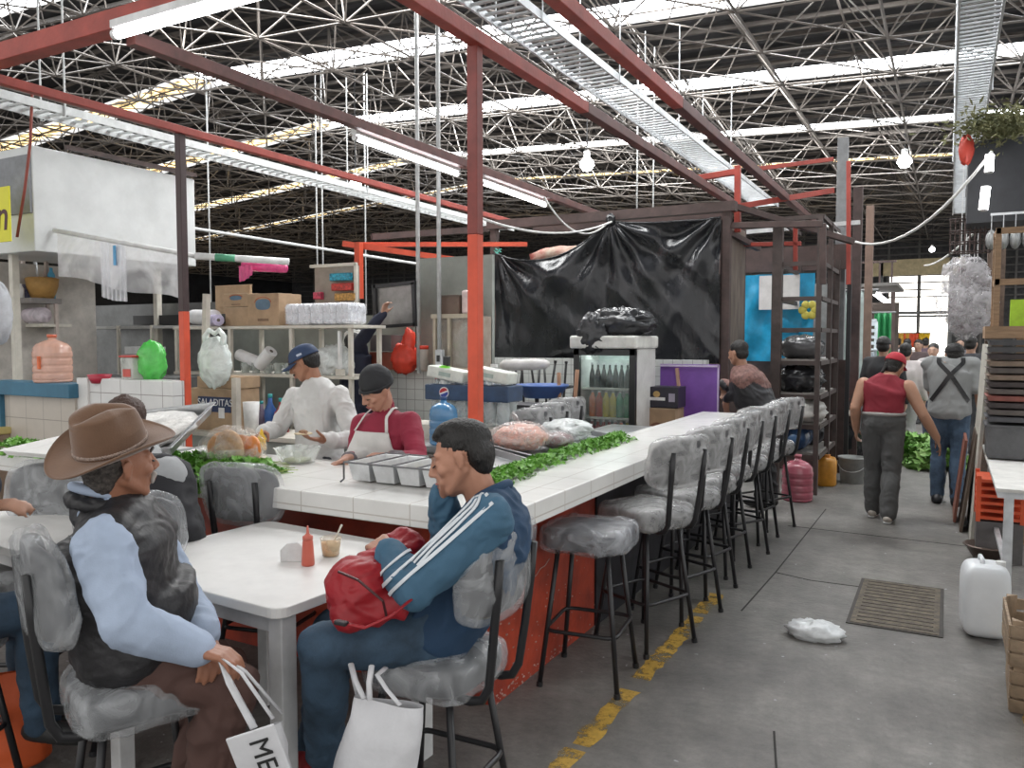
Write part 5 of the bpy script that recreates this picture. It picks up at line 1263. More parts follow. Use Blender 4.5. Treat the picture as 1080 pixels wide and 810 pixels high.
for row, z, items in ((0, 1.19, [(.03, .04, .035)] * 7), (1, .91, [(.62, .16, .04), (.45, .06, .03), (.60, .52, .05), (.60, .52, .05), (.06, .32, .16), (.05, .28, .12)]), (2, .63, [(.28, .07, .08)] * 5 + [(.55, .16, .08), (.45, .42, .08)])):
    n = len(items)
    for i, cc in enumerate(items):
        x = fx.x - .21 + .42 * (i + .5) / n * 1.0; lab = [['dark brown glass bottle in the top row of the fridge'], None, None][row]
        nm = {0: 'dark bottles in the fridge', 1: None, 2: None}[row]
        names = {0: 'dark bottle in the top row inside the lit fridge', 1: ['orange soda bottle at the left of the middle fridge row', 'small dark red bottle beside the orange soda in the fridge', 'left yellow soda bottle in the middle fridge row', 'right yellow soda bottle in the middle fridge row', 'left green soda bottle in the middle fridge row', 'right green soda bottle in the middle fridge row'], 2: ['dim pink bottle in the bottom visible row of the fridge'] * 5 + ['orange bottle near the right of the bottom fridge row', 'yellow bottle at the right end of the bottom fridge row']}[row]
        lb = names if isinstance(names, str) else names[i]
        gp = 'dark bottles in the top fridge row' if row == 0 else ('pink bottles in the bottom fridge row' if row == 2 and i < 5 else None)
        b_ = thing('soda_bottle', lb, 'bottle', (x, 7.0 + .10, z + .001), 0, gp); r = .028 if row == 0 else .034
        if row == 0: MB().lathe([(0, 0), (r, 0), (r, .11), (r * .9, .13), (r * .42, .18), (r * .36, .225)], n=14).build('glass', mat('dark_bottle_glass', (.05, .06, .06), .2), b_, smooth=True); MB().lathe([(r * .45, .218), (r * .45, .235), (0, .236)], n=10).build('cap', M_galv, b_)
        else: MB().lathe([(0, 0), (r, 0), (r, .165), (r * .92, .185), (r * .5, .205), (r * .40, .235)], n=14).build('bottle_body', mat('soda_%d_%d' % (row, i if row == 1 or i > 4 else 0), cc, .25), b_, smooth=True); MB().lathe([(r * .42, .23), (r * .42, .25), (0, .25)], n=10).build('cap', M_wp, b_)
t = thing('rubbish_bag', 'crumpled black plastic bag lying on top of the fridge', 'bag', fx + V((0.0, .20, Ht + .125)))
mb = MB(); blob(mb, (.07, -.02, .12), (.29, .22, .125), .38, 2.5, 61, 44, flatz=-.9); blob(mb, (-.12, -.25, .02), (.12, .06, .15), .5, 2.8, 62, 36); mb.build('bag', mat('shiny_black_bag', (.035, .036, .04), .18, bump=.8, bscale=9), t, smooth=True)
mb = MB(); blob(mb, (-.16, .02, .10), (.11, .10, .09), .3, 2.6, 63, 24); mb.build('pale_film', plastic_mat('pale_bag_film', (.6, .68, .66), .5, .15, 9), t, smooth=True)
# purple board, cartons beside the fridge
t = thing('purple_board', 'purple painted board standing behind the cartons right of the fridge', 'board', (-2.28, 7.9, 0)); MB().box((.0, 0, .72), (.60, .03, 1.36)).build('board', mat('purple_paint', (.20, .08, .38), .5, var=.12, vscale=4), t)
MB().box((0, -.018, 1.385), (.60, .01, .02)).build('pale_edge', mat('lilac_edge', (.6, .5, .7), .6), t); MB().box((.295, -.018, .72), (.015, .01, 1.36)).build('pale_edge', mat('lilac_edge', (.6, .5, .7), .6), t)
MB().beam((-.02, -.06, .55), (-.12, -.03, 1.36), .03).build('wood_strip', mat('pinkish_wood', (.45, .27, .2), .6), t)
c = at_y(700, 430, 7.5); t = carton('brown carton standing under the black drinks box beside the fridge', (c.x - .02, 7.5, .62), .36, .28, .37); MB().cyl((-.0, -.142, .16), (0, -.146, .16), .075, n=20).build('round_stamp', mat('stamp_brown', (.22, .1, .06), .6), t)
MB().cyl((-.0, -.146, .16), (0, -.148, .16), .045, n=20).build('stamp_centre', M_card, t)
cr = thing('drink_crate', 'dark crate under the brown carton beside the fridge', 'crate', (c.x - .02, 7.5, 0)); MB().box((0, 0, .31), (.38, .3, .62)).build('crate', M_rust, cr, bevel=.01)
t = thing('drinks_box', 'black printed drinks box with gold crest on the brown carton beside the fridge', 'box', (c.x - .0, 7.5, .995)); MB().box((0, 0, .10), (.36, .26, .20)).build('box', mat('box_black', (.025, .022, .035), .4), t, bevel=.004)
MB().ell((-.03, -.132, .13), (.035, .003, .03), n=14).build('gold_crest', mat('gold_print', (.5, .33, .12), .5), t); MB().box((-.03, -.132, .085), (.17, .003, .03)).build('white_lettering_bar', M_wp, t); MB().box((.12, -.132, .10), (.06, .003, .08)).build('side_print', mat('side_print', (.35, .32, .4), .5), t)

# ================================================================ SHELF RACK LEFT OF THE AISLE
rk = thing('steel_rack', 'tall rusty open steel rack of shelves left of the aisle', 'rack', (-1.45, 8.9, 0))
M_rk = mat('rack_steel', (.075, .055, .05), .55, var=.2)
x0, x1 = at_y(820, 300, 8.9).x + 1.45, .27
zr = 2.95
for (x, y) in ((x0, 0), (x1 - .02, 0), (x0, 1.4), (x1, 1.4), (x1, .7)): MB().beam((x, y, 0), (x, y, zr if y < 1.2 else 2.6), .10 if (x, y) == (x0, 0) else .05).build('upright', M_rk, rk)
for z in (.40, .72, 1.04, 1.40, 1.75, 2.08, 2.45, 2.93):
    MB().beam((x0, 0, z), (x1, 0, z), .035, .045).build('cross_rail', M_rk, rk); MB().beam((x1, 0, z), (x1, 1.4, z), .035, .045).build('side_rail', M_rk, rk); MB().beam((x0, 0, z), (x0, 1.4, z), .035, .045).build('side_rail', M_rk, rk)
for z in (.40, .72, 1.04, 1.40): MB().box(((x0 + x1) / 2, .6, z + .03), (x1 - x0, 1.15, .02)).build('shelf_board', mat('rack_board', (.30, .28, .26), .6), rk)
def onrack(name, lab, cat, c, fn):
    t = thing(name, lab, cat, V((-1.45, 8.9, 0)) + V(c)); fn(t); return t
onrack('tied_bag', 'grey shiny bundle on the upper rack shelf below the blue sheet', 'bag', (.03, .35, 1.442), lambda t: blob(MB(), (0, 0, .12), (.22, .25, .13), .2, 2.2, 71, 30, flatz=-.9).build('bag', mat('grey_shiny_bag', (.10, .10, .105), .2, bump=.5, bscale=7), t, smooth=True))
onrack('rubbish_bag', 'black shiny bag on the rack shelf at the head height of the leaning man', 'bag', (.03, .3, 1.082), lambda t: blob(MB(), (0, 0, .13), (.22, .25, .145), .35, 3, 72, 34, flatz=-.9).build('bag', mat('shiny_black_bag', (.035, .036, .04), .18, bump=.8, bscale=9), t, smooth=True))
onrack('plastic_bag', 'whitish crumpled bags on the rack shelf above the blue jug', 'bag', (0.03, .25, .762), lambda t: blob(MB(), (0, 0, .11), (.25, .32, .125), .35, 2.6, 73, 34, flatz=-.9).build('bag', mat('whitish_bag', (.50, .49, .46), .35, bump=.6, bscale=8), t, smooth=True))
t = thing('water_jug', 'dark blue water jug lying on its side in the rack, mouth towards the aisle', 'water jug', V((-1.45, 8.9, 0)) + V((.03, .02, .585)))
MB().lathe([(0, -.4), (.135, -.4), (.14, -.2), (.135, -.02), (.12, .0), (.12, .02), (.06, .05), (.05, .07), (0, .07)], n=28, R=rxyz(PI / 2, 0, 0)).build('bottle', mat('dark_blue_jug', (.03, .065, .14), .25), t, smooth=True); MB().lathe([(.05, .07), (.055, .075), (.055, .11), (0, .11)], n=20, R=rxyz(PI / 2, 0, 0)).build('cap', mat('jug_mouth_blue', (.06, .14, .28), .4), t, smooth=True)
onrack('dark_sack', 'dark sack on the lowest rack shelf behind the blue jug', 'sack', (.03, .85, .442), lambda t: blob(MB(), (0, 0, .12), (.2, .25, .12), .25, 2.6, 74, 28, flatz=-.9).build('sack', mat('dark_sack', (.04, .04, .045), .6), t, smooth=True))
# blue sheet and papers behind the rack
t = thing('blue_sheet', 'bright blue plastic sheet hanging behind the rack', 'plastic sheet', (-1.95, 10.2, 0))
xa, xb = at_y(780, 300, 10.2).x, at_y(859, 300, 10.2).x
MB().grid(lambda u, v: (xa + (xb - xa) * u + 1.95, .03 * math.sin(u * 14 + v * 5) + .03 * noise.noise(V((u * 4, v * 5, 2))), 2.45 + (1.38 - 2.45) * v), 50, 30).build('sheet', mat('blue_tarp', (.02, .33, .58), .35, var=.12, bump=.4, bscale=5), t, smooth=True)
for a, b_, y0, y1, lab in ((801, 843, 291, 326, 'wide white paper sheet hung over the top of the blue sheet'),):
    q0, q1 = at_y(a, y0, 10.1), at_y(b_, y1, 10.1); t = MB().box(((q0.x + q1.x) / 2, 10.1, (q0.z + q1.z) / 2), (q1.x - q0.x, .008, q0.z - q1.z)).build('paper_sheet', mat('sheet_paper', (.72, .71, .70), .7, var=.08)); tag(t, lab, 'paper')
t = thing('stall_shelter', 'brown roofed stall frame behind the blue sheet', 'frame', (-2.2, 10.45, 0))
MB().box((.2, 0, 2.65), (1.9, .06, .30)).build('fascia', M_rust, t); MB().beam((-.75, 0, 0), (-.75, 0, 2.8), .07).build('post', M_rust, t); MB().beam((.95, 0, 0), (.95, 0, 2.8), .07).build('post', M_rust, t); MB().box((.2, .1, .7), (1.8, .05, 1.4)).build('lower_panel', M_rust, t)
MB().beam((-.9, -.15, 2.98), (1.25, -.15, 3.03), .05).build('rail', mat('pale_conduit', (.55, .56, .56), .5), t)
t = thing('yellow_toy', 'small yellow blossom shaped thing pinned on the blue sheet', 'decoration', at_y(853, 327, 10.0)); mb = MB()
for k in range(6): a = k * 1.05; mb.ell((.07 * math.cos(a), 0, .07 * math.sin(a)), (.05, .02, .05), n=12)
mb.build('petals', mat('lemon_yellow', (.62, .55, .10), .5), t, smooth=True)
# red pipes frames above
def frame_obj(label, bars, m, w=.05, cat='frame', name='steel_gantry'):
    p = V(bars[0][0]); t = thing(name, label, cat, p)
    for a, b_ in bars: MB().beam(V(a) - p, V(b_) - p, w).build('bar', m, t, bevel=.003)
    return t
frame_obj('red steel frame standing above the rusty stall, left of the tall grey post', [(at_y(720, 222, 8.6), at_y(778, 221, 8.6)), (at_y(778, 175, 8.6), at_y(778, 245, 8.6)), (at_y(735, 188, 8.6), at_y(778, 181, 8.6)), (at_y(778, 218, 8.6), at_y(878, 201, 9.8)), (at_y(720, 222, 8.6), at_y(655, 228, 8.6))], M_red, .06)
frame_obj('second red steel frame, slanting from the rusty rack to the tall grey post', [(at_y(800, 178, 9.0), at_y(878, 168, 9.8)), (at_y(839, 240, 9.2), at_y(839, 285, 9.2)), (at_y(780, 258, 9.2), at_y(845, 257, 9.2)), (at_y(895, 170, 9.8), at_y(895, 300, 9.8))], M_red, .045)
frame_obj('brown steel beams crossing at the corner above the black sheet', [(at_y(762, 238, 8.4), at_y(868, 236, 8.4)), (at_y(765, 215, 8.4), at_y(900, 255, 9.4)), (at_y(868, 236, 8.6), at_y(868, 300, 8.6)), (at_y(766, 244, 8.4), at_y(800, 262, 9.6))], M_rust, .06)
for px, yy, w_, z1_, mm, lab, z0 in ((886, 10.6, .12, 4.1, M_grey, 'tall grey steel post, highest of the group by the aisle', 0), (903, 11.2, .11, 3.6, M_rust, 'dark brown steel post right of the tall grey post', 0), (916, 12.2, .10, 3.5, mat('brown_post2', (.2, .13, .10), .6), 'brown wooden post at the right of the group by the aisle', 0), (876, 10.2, .05, 2.6, M_blk, 'thin black post left of the tall grey post', 0), (896, 10.4, .05, 2.6, M_blk, 'thin black post in front of the brown steel post', 0)):
    c = at_y(px, 300, yy); tag(MB().beam((c.x, yy, z0), (c.x, yy, z1_), w_).build('steel_post', mm, bevel=.004), lab, 'post')
# pink water jug on the floor, buckets
c = at_z(839, 529, 0); Mpk2 = plastic_mat('rose_jug_plastic', (.42, .11, .15), .88, .2, 3, .1)
lathejug('water_jug', 'deep pink water jug standing on the floor in front of the rack', (c.x, c.y + .1, 0), .155, .47, Mpk2, mat('rose_cap', (.42, .13, .16), .4), ribs=4)
def bucket(name, label, c, r, h, m, tilt=0, cat='bucket', rim=True):
    t = thing(name, label, cat, c); 
    MB().lathe([(0, 0), (r * .84, 0), (r, h), (r * 1.06, h), (r * 1.06, h - .02), (r * .95, h), (r * .8, .01), (0, .01)], n=30).build('bucket', m, t, smooth=True)
    if rim: MB().tube([V((r * 1.04 * math.cos(a), -abs(r * 1.04 * math.sin(a)), h - .05 - .11 * math.sin(a))) for a in [PI * k / 10 for k in range(11)]], .004, n=5).build('handle', M_galv, t)
    return t
c = at_z(897, 511, 0); bucket('bucket', 'pale grey plastic bucket on the aisle floor beside the man in the red tank top', (c.x, c.y + .15, 0), .15, .30, mat('grey_bucket', (.33, .34, .33), .5))
c = at_z(869, 513, 0); t = thing('water_drum', 'orange yellow plastic drum between the rack and the grey bucket', 'drum', (c.x, c.y + .1, 0)); MB().lathe([(0, 0), (.11, 0), (.12, .02), (.115, .12), (.12, .14), (.12, .28), (.10, .32), (0, .32)], n=24).build('drum', mat('amber_plastic', (.60, .27, .03), .4), t, smooth=True); MB().lathe([(.05, .32), (.05, .35), (0, .35)], n=16).build('cap', mat('amber_cap', (.5, .2, .03), .4), t)
t = thing('black_sacks', 'black sacks piled beside the rack behind the grey bucket', 'sack', (-1.30, 11.6, 0)); mb = MB(); blob(mb, (0, 0, .5), (.42, .5, .5), .25, 2.4, 81, 34, flatz=-.95); mb.build('sacks', mat('shiny_black_bag', (.035, .036, .04), .18), t, smooth=True)
t = thing('red_crate', 'red plastic tub on the rack side shelf left of the man in red', 'crate', at_y(880, 425, 10.9)); MB().box((0, 0, -.02), (.30, .3, .17), taper=1.1).build('tub', mat('red_tub', (.55, .04, .03), .4), t, bevel=.01); MB().box((0, 0, -.12), (.5, .5, .03)).build('ledge', M_cream, t)
MB().beam((0, 0, -.13), (0, 0, -at_y(880, 425, 10.9).z), .05).build('leg', M_rk, t)
# plastic chairs stack
M_pch = mat('pale_blue_plastic', (.55, .60, .64), .4)
def garden_chair(o, par, z, tilt):
    mb = MB(); mb.box((0, 0, z + .42), (.40, .40, .03)); mb.build('seat', M_pch, par, bevel=.01)
    for sx in (-1, 1):
        MB().beam((sx * .19, .19, z + .42), (sx * .21, .26, z + .86), .04).build('back_post', M_pch, par)
        for sy_ in (-1, 1): MB().beam((sx * .18, sy_ * .18, z + .42), (sx * .22, sy_ * .22, z), .045).build('leg', M_pch, par)
    for k in range(4): MB().box((0, .205 + .014 * k, z + .52 + .1 * k), (.38, .015, .05)).build('back_slat', M_pch, par)
    MB().box((0, .262, z + .87), (.44, .03, .06)).build('top_slat', M_pch, par, bevel=.01)
cst = at_y(912, 400, 13.6)
for k in range(2):
    t = thing('plastic_chair', ['pale blue plastic chair, lower of the two stacked beyond the rack', 'pale blue plastic chair, upper of the two stacked beyond the rack'][k], 'chair', (cst.x, 13.6, .55 + k * .52), .3); garden_chair(None, t, 0, 0)
t = thing('crate_platform', 'dark platform under the stacked pale blue chairs', 'platform', (cst.x, 13.6, 0)); MB().box((0, 0, .275), (.7, .7, .55)).build('platform', M_rk, t)
c = at_y(931, 350, 15); t = thing('green_cloth', 'hanging dark green cloth in the passage before the doorway', 'cloth', (c.x, 15, 0))
MB().grid(lambda u, v: ((u - .5) * .26, .04 * math.sin(u * 18), 2.10 - .95 * v), 30, 8).build('cloth', mat('green_cloth', (.02, .22, .07), .6), t, smooth=True, solid=.01); MB().cyl((-.2, 0, 2.11), (.2, 0, 2.11), .015).build('rod', M_grey, t); MB().beam((-.18, 0.05, 0), (-.18, .05, 2.15), .05).build('post', M_rust, t)
# hanging grey green clothes between posts
c = at_y(895, 320, 12.6); t = thing('hanging_sheet', 'pale grey green plastic sheets hanging behind the thin black posts', 'sheet', (c.x, 12.6, 0))
MB().grid(lambda u, v: ((u - .5) * .55, .05 * math.sin(u * 15), 2.35 - 1.5 * v), 30, 8).build('sheet', mat('grey_green_sheet', (.42, .50, .48), .5), t, smooth=True, solid=.01); MB().cyl((-.4, 0, 2.36), (.4, 0, 2.36), .02).build('rod', M_grey, t)
c = at_y(868, 330, 11.6); t = thing('grey_cabinet', 'grey tall panel beyond the rack behind the crossing bars', 'cabinet', (c.x, 11.6, 0)); MB().box((0, 0, 1.2), (.30, .3, 2.4)).build('body', mat('panel_grey', (.28, .28, .27), .6), t)
# awning stall before the door
c = at_y(905, 318, 17); t = thing('stall_awning', 'dark corrugated awning of the stall left of the bright doorway', 'awning', (c.x, 17, 0))
MB().box((-.1, 0, 2.62), (1.7, 2.4, .06), rxyz(0, -.03, 0)).build('roof_sheet', mat('awning_grey', (.16, .15, .14), .6), t); MB().beam((.68, -1.1, 0), (.68, -1.1, 2.5), .07).build('post', M_rust, t); MB().beam((-.8, -1.1, 0), (-.8, -1.1, 2.7), .07).build('post', M_rust, t)
MB().box((-.02, 1.0, 1.2), (1.4, .06, 2.4)).build('back_sheet', mat('awning_brown', (.12, .095, .08), .6), t)
for k in range(4): MB().beam((.05 + k * .2, -1.1, 2.65), (.05 + k * .2, -1.1, 3.05), .03).build('railing', M_rust, t)
MB().beam((-.1, -1.1, 3.05), (.72, -1.1, 3.05), .04).build('railing', M_rust, t)
# bunting / colourful clothes far
for px, cc, nm, lab in ((952, (.7, .4, .06), 'amber', 'amber cloth hanging in the bright doorway, left'), (961, (.75, .10, .04), 'scarlet', 'scarlet cloth hanging in the bright doorway, middle'), (973, (.78, .50, .02), 'yellow', 'yellow cloth hanging in the bright doorway, right')):
    c = at_y(px, 359, 28); t = thing('hanging_garment', lab, 'garment', (c.x, 28, 0)); zc = c.z
    MB().grid(lambda u, v: ((u - .5) * .42 * (1 - .2 * v), .05 * math.sin(u * 12), zc + .22 - .45 * v), 12, 4).build('cloth', mat('far_' + nm, cc, .6), t, smooth=True, solid=.02)
    MB().beam((-.25, .03, zc + .23), (.25, .03, zc + .23), .03).build('rod', M_grey, t)
t = thing('doorway_awning', 'pale yellow fascia band over the bright doorway', 'fascia', (-1.9, 30, 0)); q0, q1 = at_y(930, 280, 30), at_y(1003, 291, 30)
MB().box(((q0.x + q1.x) / 2 + 1.9, 0, (q0.z + q1.z) / 2 + .12), (q1.x - q0.x + .8, .1, q0.z - q1.z + .1)).build('fascia', mat('fascia_cream', (.60, .50, .30), .6), t); MB().box(((q0.x + q1.x) / 2 + 1.9, -.1, at_y(960, 330, 30).z), (q1.x - q0.x + .8, .1, .1)).build('cross_rail', M_grey, t)
for k in (0, 1): MB().beam(((q0.x, q1.x)[k] + 1.9, 0, 0), ((q0.x, q1.x)[k] + 1.9, 0, q0.z + .2), .1).build('post', M_grey, t)

# green leafy heap in aisle
greens('leafy_greens', 'heap of fresh leafy green bunches on the aisle floor beyond the man in red', [(-.62, 12.2, .0), (-.15, 11.8, .0), (.02, 11.2, .0)], 1300, .36, 12, .075, mat('leaf_green', (.10, .26, .04), .5, var=.4, vscale=6, col2=(.25, .38, .12)), .38, 'vegetables')

# ================================================================ RIGHT SIDE
# white sack on floor
c = at_z(859, 672, 0); t = thing('litter_bag', 'crumpled white plastic bag lying on the aisle floor', 'bag', (c.x, c.y, 0)); mb = MB(); blob(mb, (0, 0, .035), (.13, .09, .05), .35, 2.6, 91, 34, flatz=-.7); mb.build('bag', mat('litter_white', (.66, .68, .69), .35, bump=.5, bscale=9), t, smooth=True)
# white jerrycan
c = at_z(1034, 671, 0); jc = thing('jerrycan', 'white plastic jerrycan standing on the floor at the right edge of the aisle', 'jerrycan', (c.x + .015, c.y + .05, 0), .1)
mb = MB().ell((0, 0, .205), (.118, .13, .205), n=40, e=.42); mb.build('can', mat('jerrycan_white', (.68, .70, .72), .3, var=.03), jc, smooth=True); MB().tube([V((-.02, -.05, .395)), V((-.02, -.03, .43)), V((-.02, .05, .43)), V((-.02, .07, .395))], .012, n=8).build('handle', mat('jerrycan_white', (.68, .70, .72), .3), jc, smooth=True); MB().cyl((.07, -.02, .39), (.07, -.02, .425), .025, n=16).build('cap', M_wp, jc)
# table with white top
t = thing('market_table', 'steel legged table with white sheet top at the right edge', 'table', (.50, 6.75, 0))
MB().box((.02, .0, .74), (.48, 2.3, .02)).build('tabletop', mat('sheet_white_top', (.62, .61, .58), .5, var=.1), t); MB().box((.02, 0, .71), (.46, 2.26, .04)).build('frame', M_galv, t)
for x in (-.15, .2):
    for y in (-1.1, 1.1): MB().beam((x, y, 0), (x, y, .71), .05).build('leg', M_galv, t)
MB().beam((-.15, -1.1, .25), (-.15, 1.1, .25), .03).build('rail', M_galv, t)
# stack of trays/crates
c = at_y(1037, 467, 7.2); zst = .752; r = random.Random(2)
cols = [((.10, .10, .105), 'charcoal'), ((.065, .05, .05), 'brown_black'), ((.27, .20, .15), 'tan'), ((.13, .11, .10), 'taupe'), ((.28, .09, .07), 'rust_red'), ((.09, .09, .10), 'charcoal2')]
zc = zst; x0s = .46
hs = [.27, .04, .04, .04, .04, .04, .04, .04, .04, .04, .04, .04, .04]; cl = [0, 5, 3, 1, 4, 3, 1, 2, 3, 2, 1, 0, 0]
names_l = ['deep grey plastic crate at the bottom of the crate stack on the table']
for i, (h_, ci) in enumerate(zip(hs, cl)):
    t = thing('plastic_crate', 'shallow %s crate number-less' % i, 'crate', (x0s, 7.15, zc))
    t['label'] = names_l[0] if i == 0 else 'flat nested crate in the tall stack on the right hand table'
    if i: t['group'] = 'nested crates on the table'
    mcol = mat('crate_' + cols[ci][1], cols[ci][0], .5, var=.15, vscale=10)
    MB().box((0, 0, h_ / 2), (.36, .44, h_ * .92), taper=1.05).build('crate_body', mcol, t); MB().box((0, 0, h_ * .93), (.40, .48, h_ * .14 if i else .02)).build('rim', mcol, t, bevel=.003)
    zc += h_ + .012
ztop = zc
# lumber frame on top
wf = thing('wooden_stand', 'raw timber stand with shelves on top of the crate stack', 'stand', (.46, 7.15, ztop))
MB().box((0, 0, .045), (.44, .44, .09)).build('base_block', M_wood, wf)
for (x, y) in ((-.15, -.15), (-.15, .18), (.17, -.15), (.17, .18)): MB().beam((x, y, .09), (x, y, .82), .04).build('post', M_wood, wf)
for z in (.42, .80):
    MB().beam((-.17, -.15, z), (.19, -.15, z), .03, .045).build('rail', M_wood, wf); MB().beam((-.15, -.17, z), (-.15, .2, z), .03, .045).build('rail', M_wood, wf)
t = thing('lime_sheet', 'lime green plastic sheet standing behind the timber stand', 'sheet', (.52, 7.55, ztop)); MB().box((.06, 0, .16), (.3, .03, .30)).build('sheet', mat('lime_plastic', (.45, .75, .04), .45), t)
MB().box((.06, 0, -ztop / 2 - .0), (.2, .03, ztop)).build('support', M_wood, t)
# boards leaning (white sheet board and brown ones)
t = thing('leaning_board', 'tall cream board leaning on the right hand table, nearest the aisle', 'board', (.22, 7.9, 0)); MB().box((.03, .0, .80), (.025, 1.2, 1.62), rxyz(0, .05, 0)).build('board', mat('cream_board', (.50, .48, .42), .6, var=.12), t)
for k, (x, y, h_, a, lab, cc) in enumerate(((.10, 8.5, .75, .10, 'reddish brown board leaning beside the tall cream board', (.25, .09, .06)), (.16, 8.1, .85, .12, 'dark brown board leaning between the cream board and the reddish board', (.10, .07, .05)))):
    t = thing('leaning_board', lab, 'board', (x, y, 0)); MB().box((0.03, 0, h_ / 2), (.022, .7, h_), rxyz(0, a, 0)).build('board', mat('board_b%d' % k, cc, .6), t)
t = thing('red_crate', 'orange red slatted plastic crate under the right hand table', 'crate', (.37, 7.0, .30)); Mrc = mat('crate_orange_red', (.72, .10, .03), .45)
for k in range(6): MB().box((0, 0, .03 + k * .055), (.30, .40, .022)).build('slat_ring', Mrc, t)
for sx in (-1, 1):
    for sy_ in (-1, 1): MB().box((sx * .14, sy_ * .19, .17), (.03, .03, .34)).build('corner', Mrc, t)
MB().box((0, 0, -.15), (.3, .36, .30)).build('lower_crate', mat('crate_grey_low', (.13, .12, .12), .6), t)
t = thing('metal_bowl', 'dark metal basin on the floor under the right hand table', 'basin', (.30, 6.9, 0)); MB().lathe([(0, 0), (.09, 0), (.15, .10), (.165, .105), (.15, .115), (.08, .01), (0, .01)], n=28).build('bowl', mat('dark_brass', (.16, .12, .10), .35, .6), t, smooth=True)
# wooden fruit crates at right edge
def fruit_crate(lab, x, y, z, rz):
    t = thing('fruit_crate', lab, 'crate', (x, y, z), rz)
    for k in range(3):
        for sy_ in (-1, 1): MB().box((0, sy_ * .22, .045 + k * .082), (.34, .012, .07)).build('side_slat', M_wood2, t, bevel=.002)
        for sx in (-1, 1): MB().box((sx * .17, 0, .045 + k * .082), (.012, .44, .07)).build('side_slat', M_wood2, t, bevel=.002)
    for sx in (-1, 1):
        for sy_ in (-1, 1): MB().prism([(0, 0), (.045 * -sx, 0), (0, .045 * -sy_)], 0, .27, Matrix.Translation((sx * .162, sy_ * .212, 0))).build('corner_block', M_wood2, t)
    MB().box((0, 0, .006), (.34, .44, .01)).build('base_board', M_wood2, t); t.scale = (1, 1, .76)
t = thing('white_pallet', 'white and yellow painted board standing in front of the wooden crates at right edge', 'board', (.385, 3.78, 0))
MB().box((0, 0, .13), (.03, .42, .26)).build('white_board', M_wht, t); MB().box((-.02, -.0, .05), (.012, .40, .08)).build('yellow_strip', mat('yellow_board', (.6, .45, .08), .6), t)
for k, (z, dx, lab) in enumerate(((0, .015, 'raw wooden fruit crate at the bottom of the stack at right edge'), (.272, 0, 'raw wooden fruit crate on top of the stack at right edge'))): fruit_crate(lab, .445 + dx, 4.30, z * .76, .03 * (k - 1))
t = thing('scale_frame', 'grey metal framed mirror like panel leaning over the wooden crates at right', 'panel', (.50, 5.0, .0)); MB().box((0, 0, .66), (.02, .5, .34), rxyz(0, .2, 0)).build('panel', mat('teal_glass', (.08, .14, .14), .2), t); 
for c_, s_ in (((0, -.25, .66), (.03, .03, .36)), ((0, .25, .66), (.03, .03, .36)), ((-.03, 0, .83), (.03, .5, .03)), ((.03, 0, .49), (.03, .5, .03))): MB().box(c_, s_, rxyz(0, .2, 0)).build('frame_bar', M_galv, t)
for y in (-.2, .2): MB().beam((0.03, y, 0), (0.03, y, .5), .03).build('leg', M_galv, t)
# hanging clear bags cluster at (1000-1040,275-345)
for k, (px, py, s_) in enumerate(((1018, 292, .15), (1012, 318, .16), (1026, 322, .15), (1020, 338, .13), (1030, 300, .12))):
    c = at_y(px, py, 9.4); t = thing('hanging_bag', 'clear bag of small goods hanging in the cluster above the right hand stall', 'bag', c, 0, 'hanging clear bags'); mb = MB(); blob(mb, (0, 0, 0), (s_ * 1.15, s_ * .8, s_ * 1.1), .5, 2.2, 100 + k, 26); mb.build('film', plastic_mat('hang_film', (.66, .64, .66), .42, .12, 12), t, smooth=True)
    mb = MB(); r = random.Random(k)
    for j in range(14): mb.ell((r.uniform(-.5, .5) * s_, r.uniform(-.4, .4) * s_, r.uniform(-.9, .5) * s_), (.03, .03, .03), n=8)
    mb.build('small_goods', mat('goods_mauve', (.20, .12, .14), .6, var=.5, vscale=20), t, smooth=True); MB().cyl((0, 0, s_), (0, 0, 3.4 - c.z), .004, n=5).build('string', M_wp, t)
st_ = thing('stall_post', 'weathered brown timber post behind the hanging clear bags', 'post', (.42, 9.8, 0)); MB().beam((0, 0, 0), (0, 0, 3.3), .16).build('post', mat('weathered_post', (.14, .095, .07), .7, var=.3), st_); MB().beam((-.3, 0, 3.2), (.7, 0, 3.2), .08).build('arm', M_rust, st_)
ds = thing('dark_canopy', 'dark box like canopy at the upper right carrying the dry plants', 'canopy', (.55, 8.2, 0)); c0_, c1_ = at_y(1022, 150, 8.2), at_y(1080, 232, 8.2)
MB().box(((c0_.x + .95) / 2 - .55 + .0, .4, (c0_.z + c1_.z) / 2), (.95 - c0_.x, .8, c0_.z - c1_.z)).build('canopy_body', mat('canopy_black', (.025, .027, .032), .6), ds); MB().beam((.1, .0, c1_.z), (.38, -.02, c0_.z + .1), .05).build('brace', M_grey, ds)
MB().beam((.5 - .0, .4, 0), (.5, .4, c1_.z), .1).build('post', M_rust, ds)
t = thing('wire_basket', 'dark wire basket hanging below the dark canopy', 'basket', at_y(1023, 250, 8.6))
for k in range(9): x = -.16 + k * .04; MB().tube([V((x, -.1, .16)), V((x, -.1, -.14)), V((x, .1, -.14)), V((x, .1, .16))], .006, n=5).build('wire', M_rust, t)
for z in (.16, .05, -.05, -.14): MB().tube([V((-.17, -.1, z)), V((.17, -.1, z)), V((.17, .1, z)), V((-.17, .1, z))], .007, n=5, closed=True).build('hoop', M_rust, t)
MB().cyl((0, 0, .16), (0, 0, .4), .006).build('hook', M_rust, t)
t = thing('red_lantern', 'small red toy hanging beside the dark canopy', 'decoration', at_y(1019, 158, 8.0)); mb = MB(); blob(mb, (0, 0, 0), (.05, .04, .11), .35, 2.4, 121, 20); mb.build('body', mat('toy_red', (.50, .05, .03), .5), t, smooth=True)
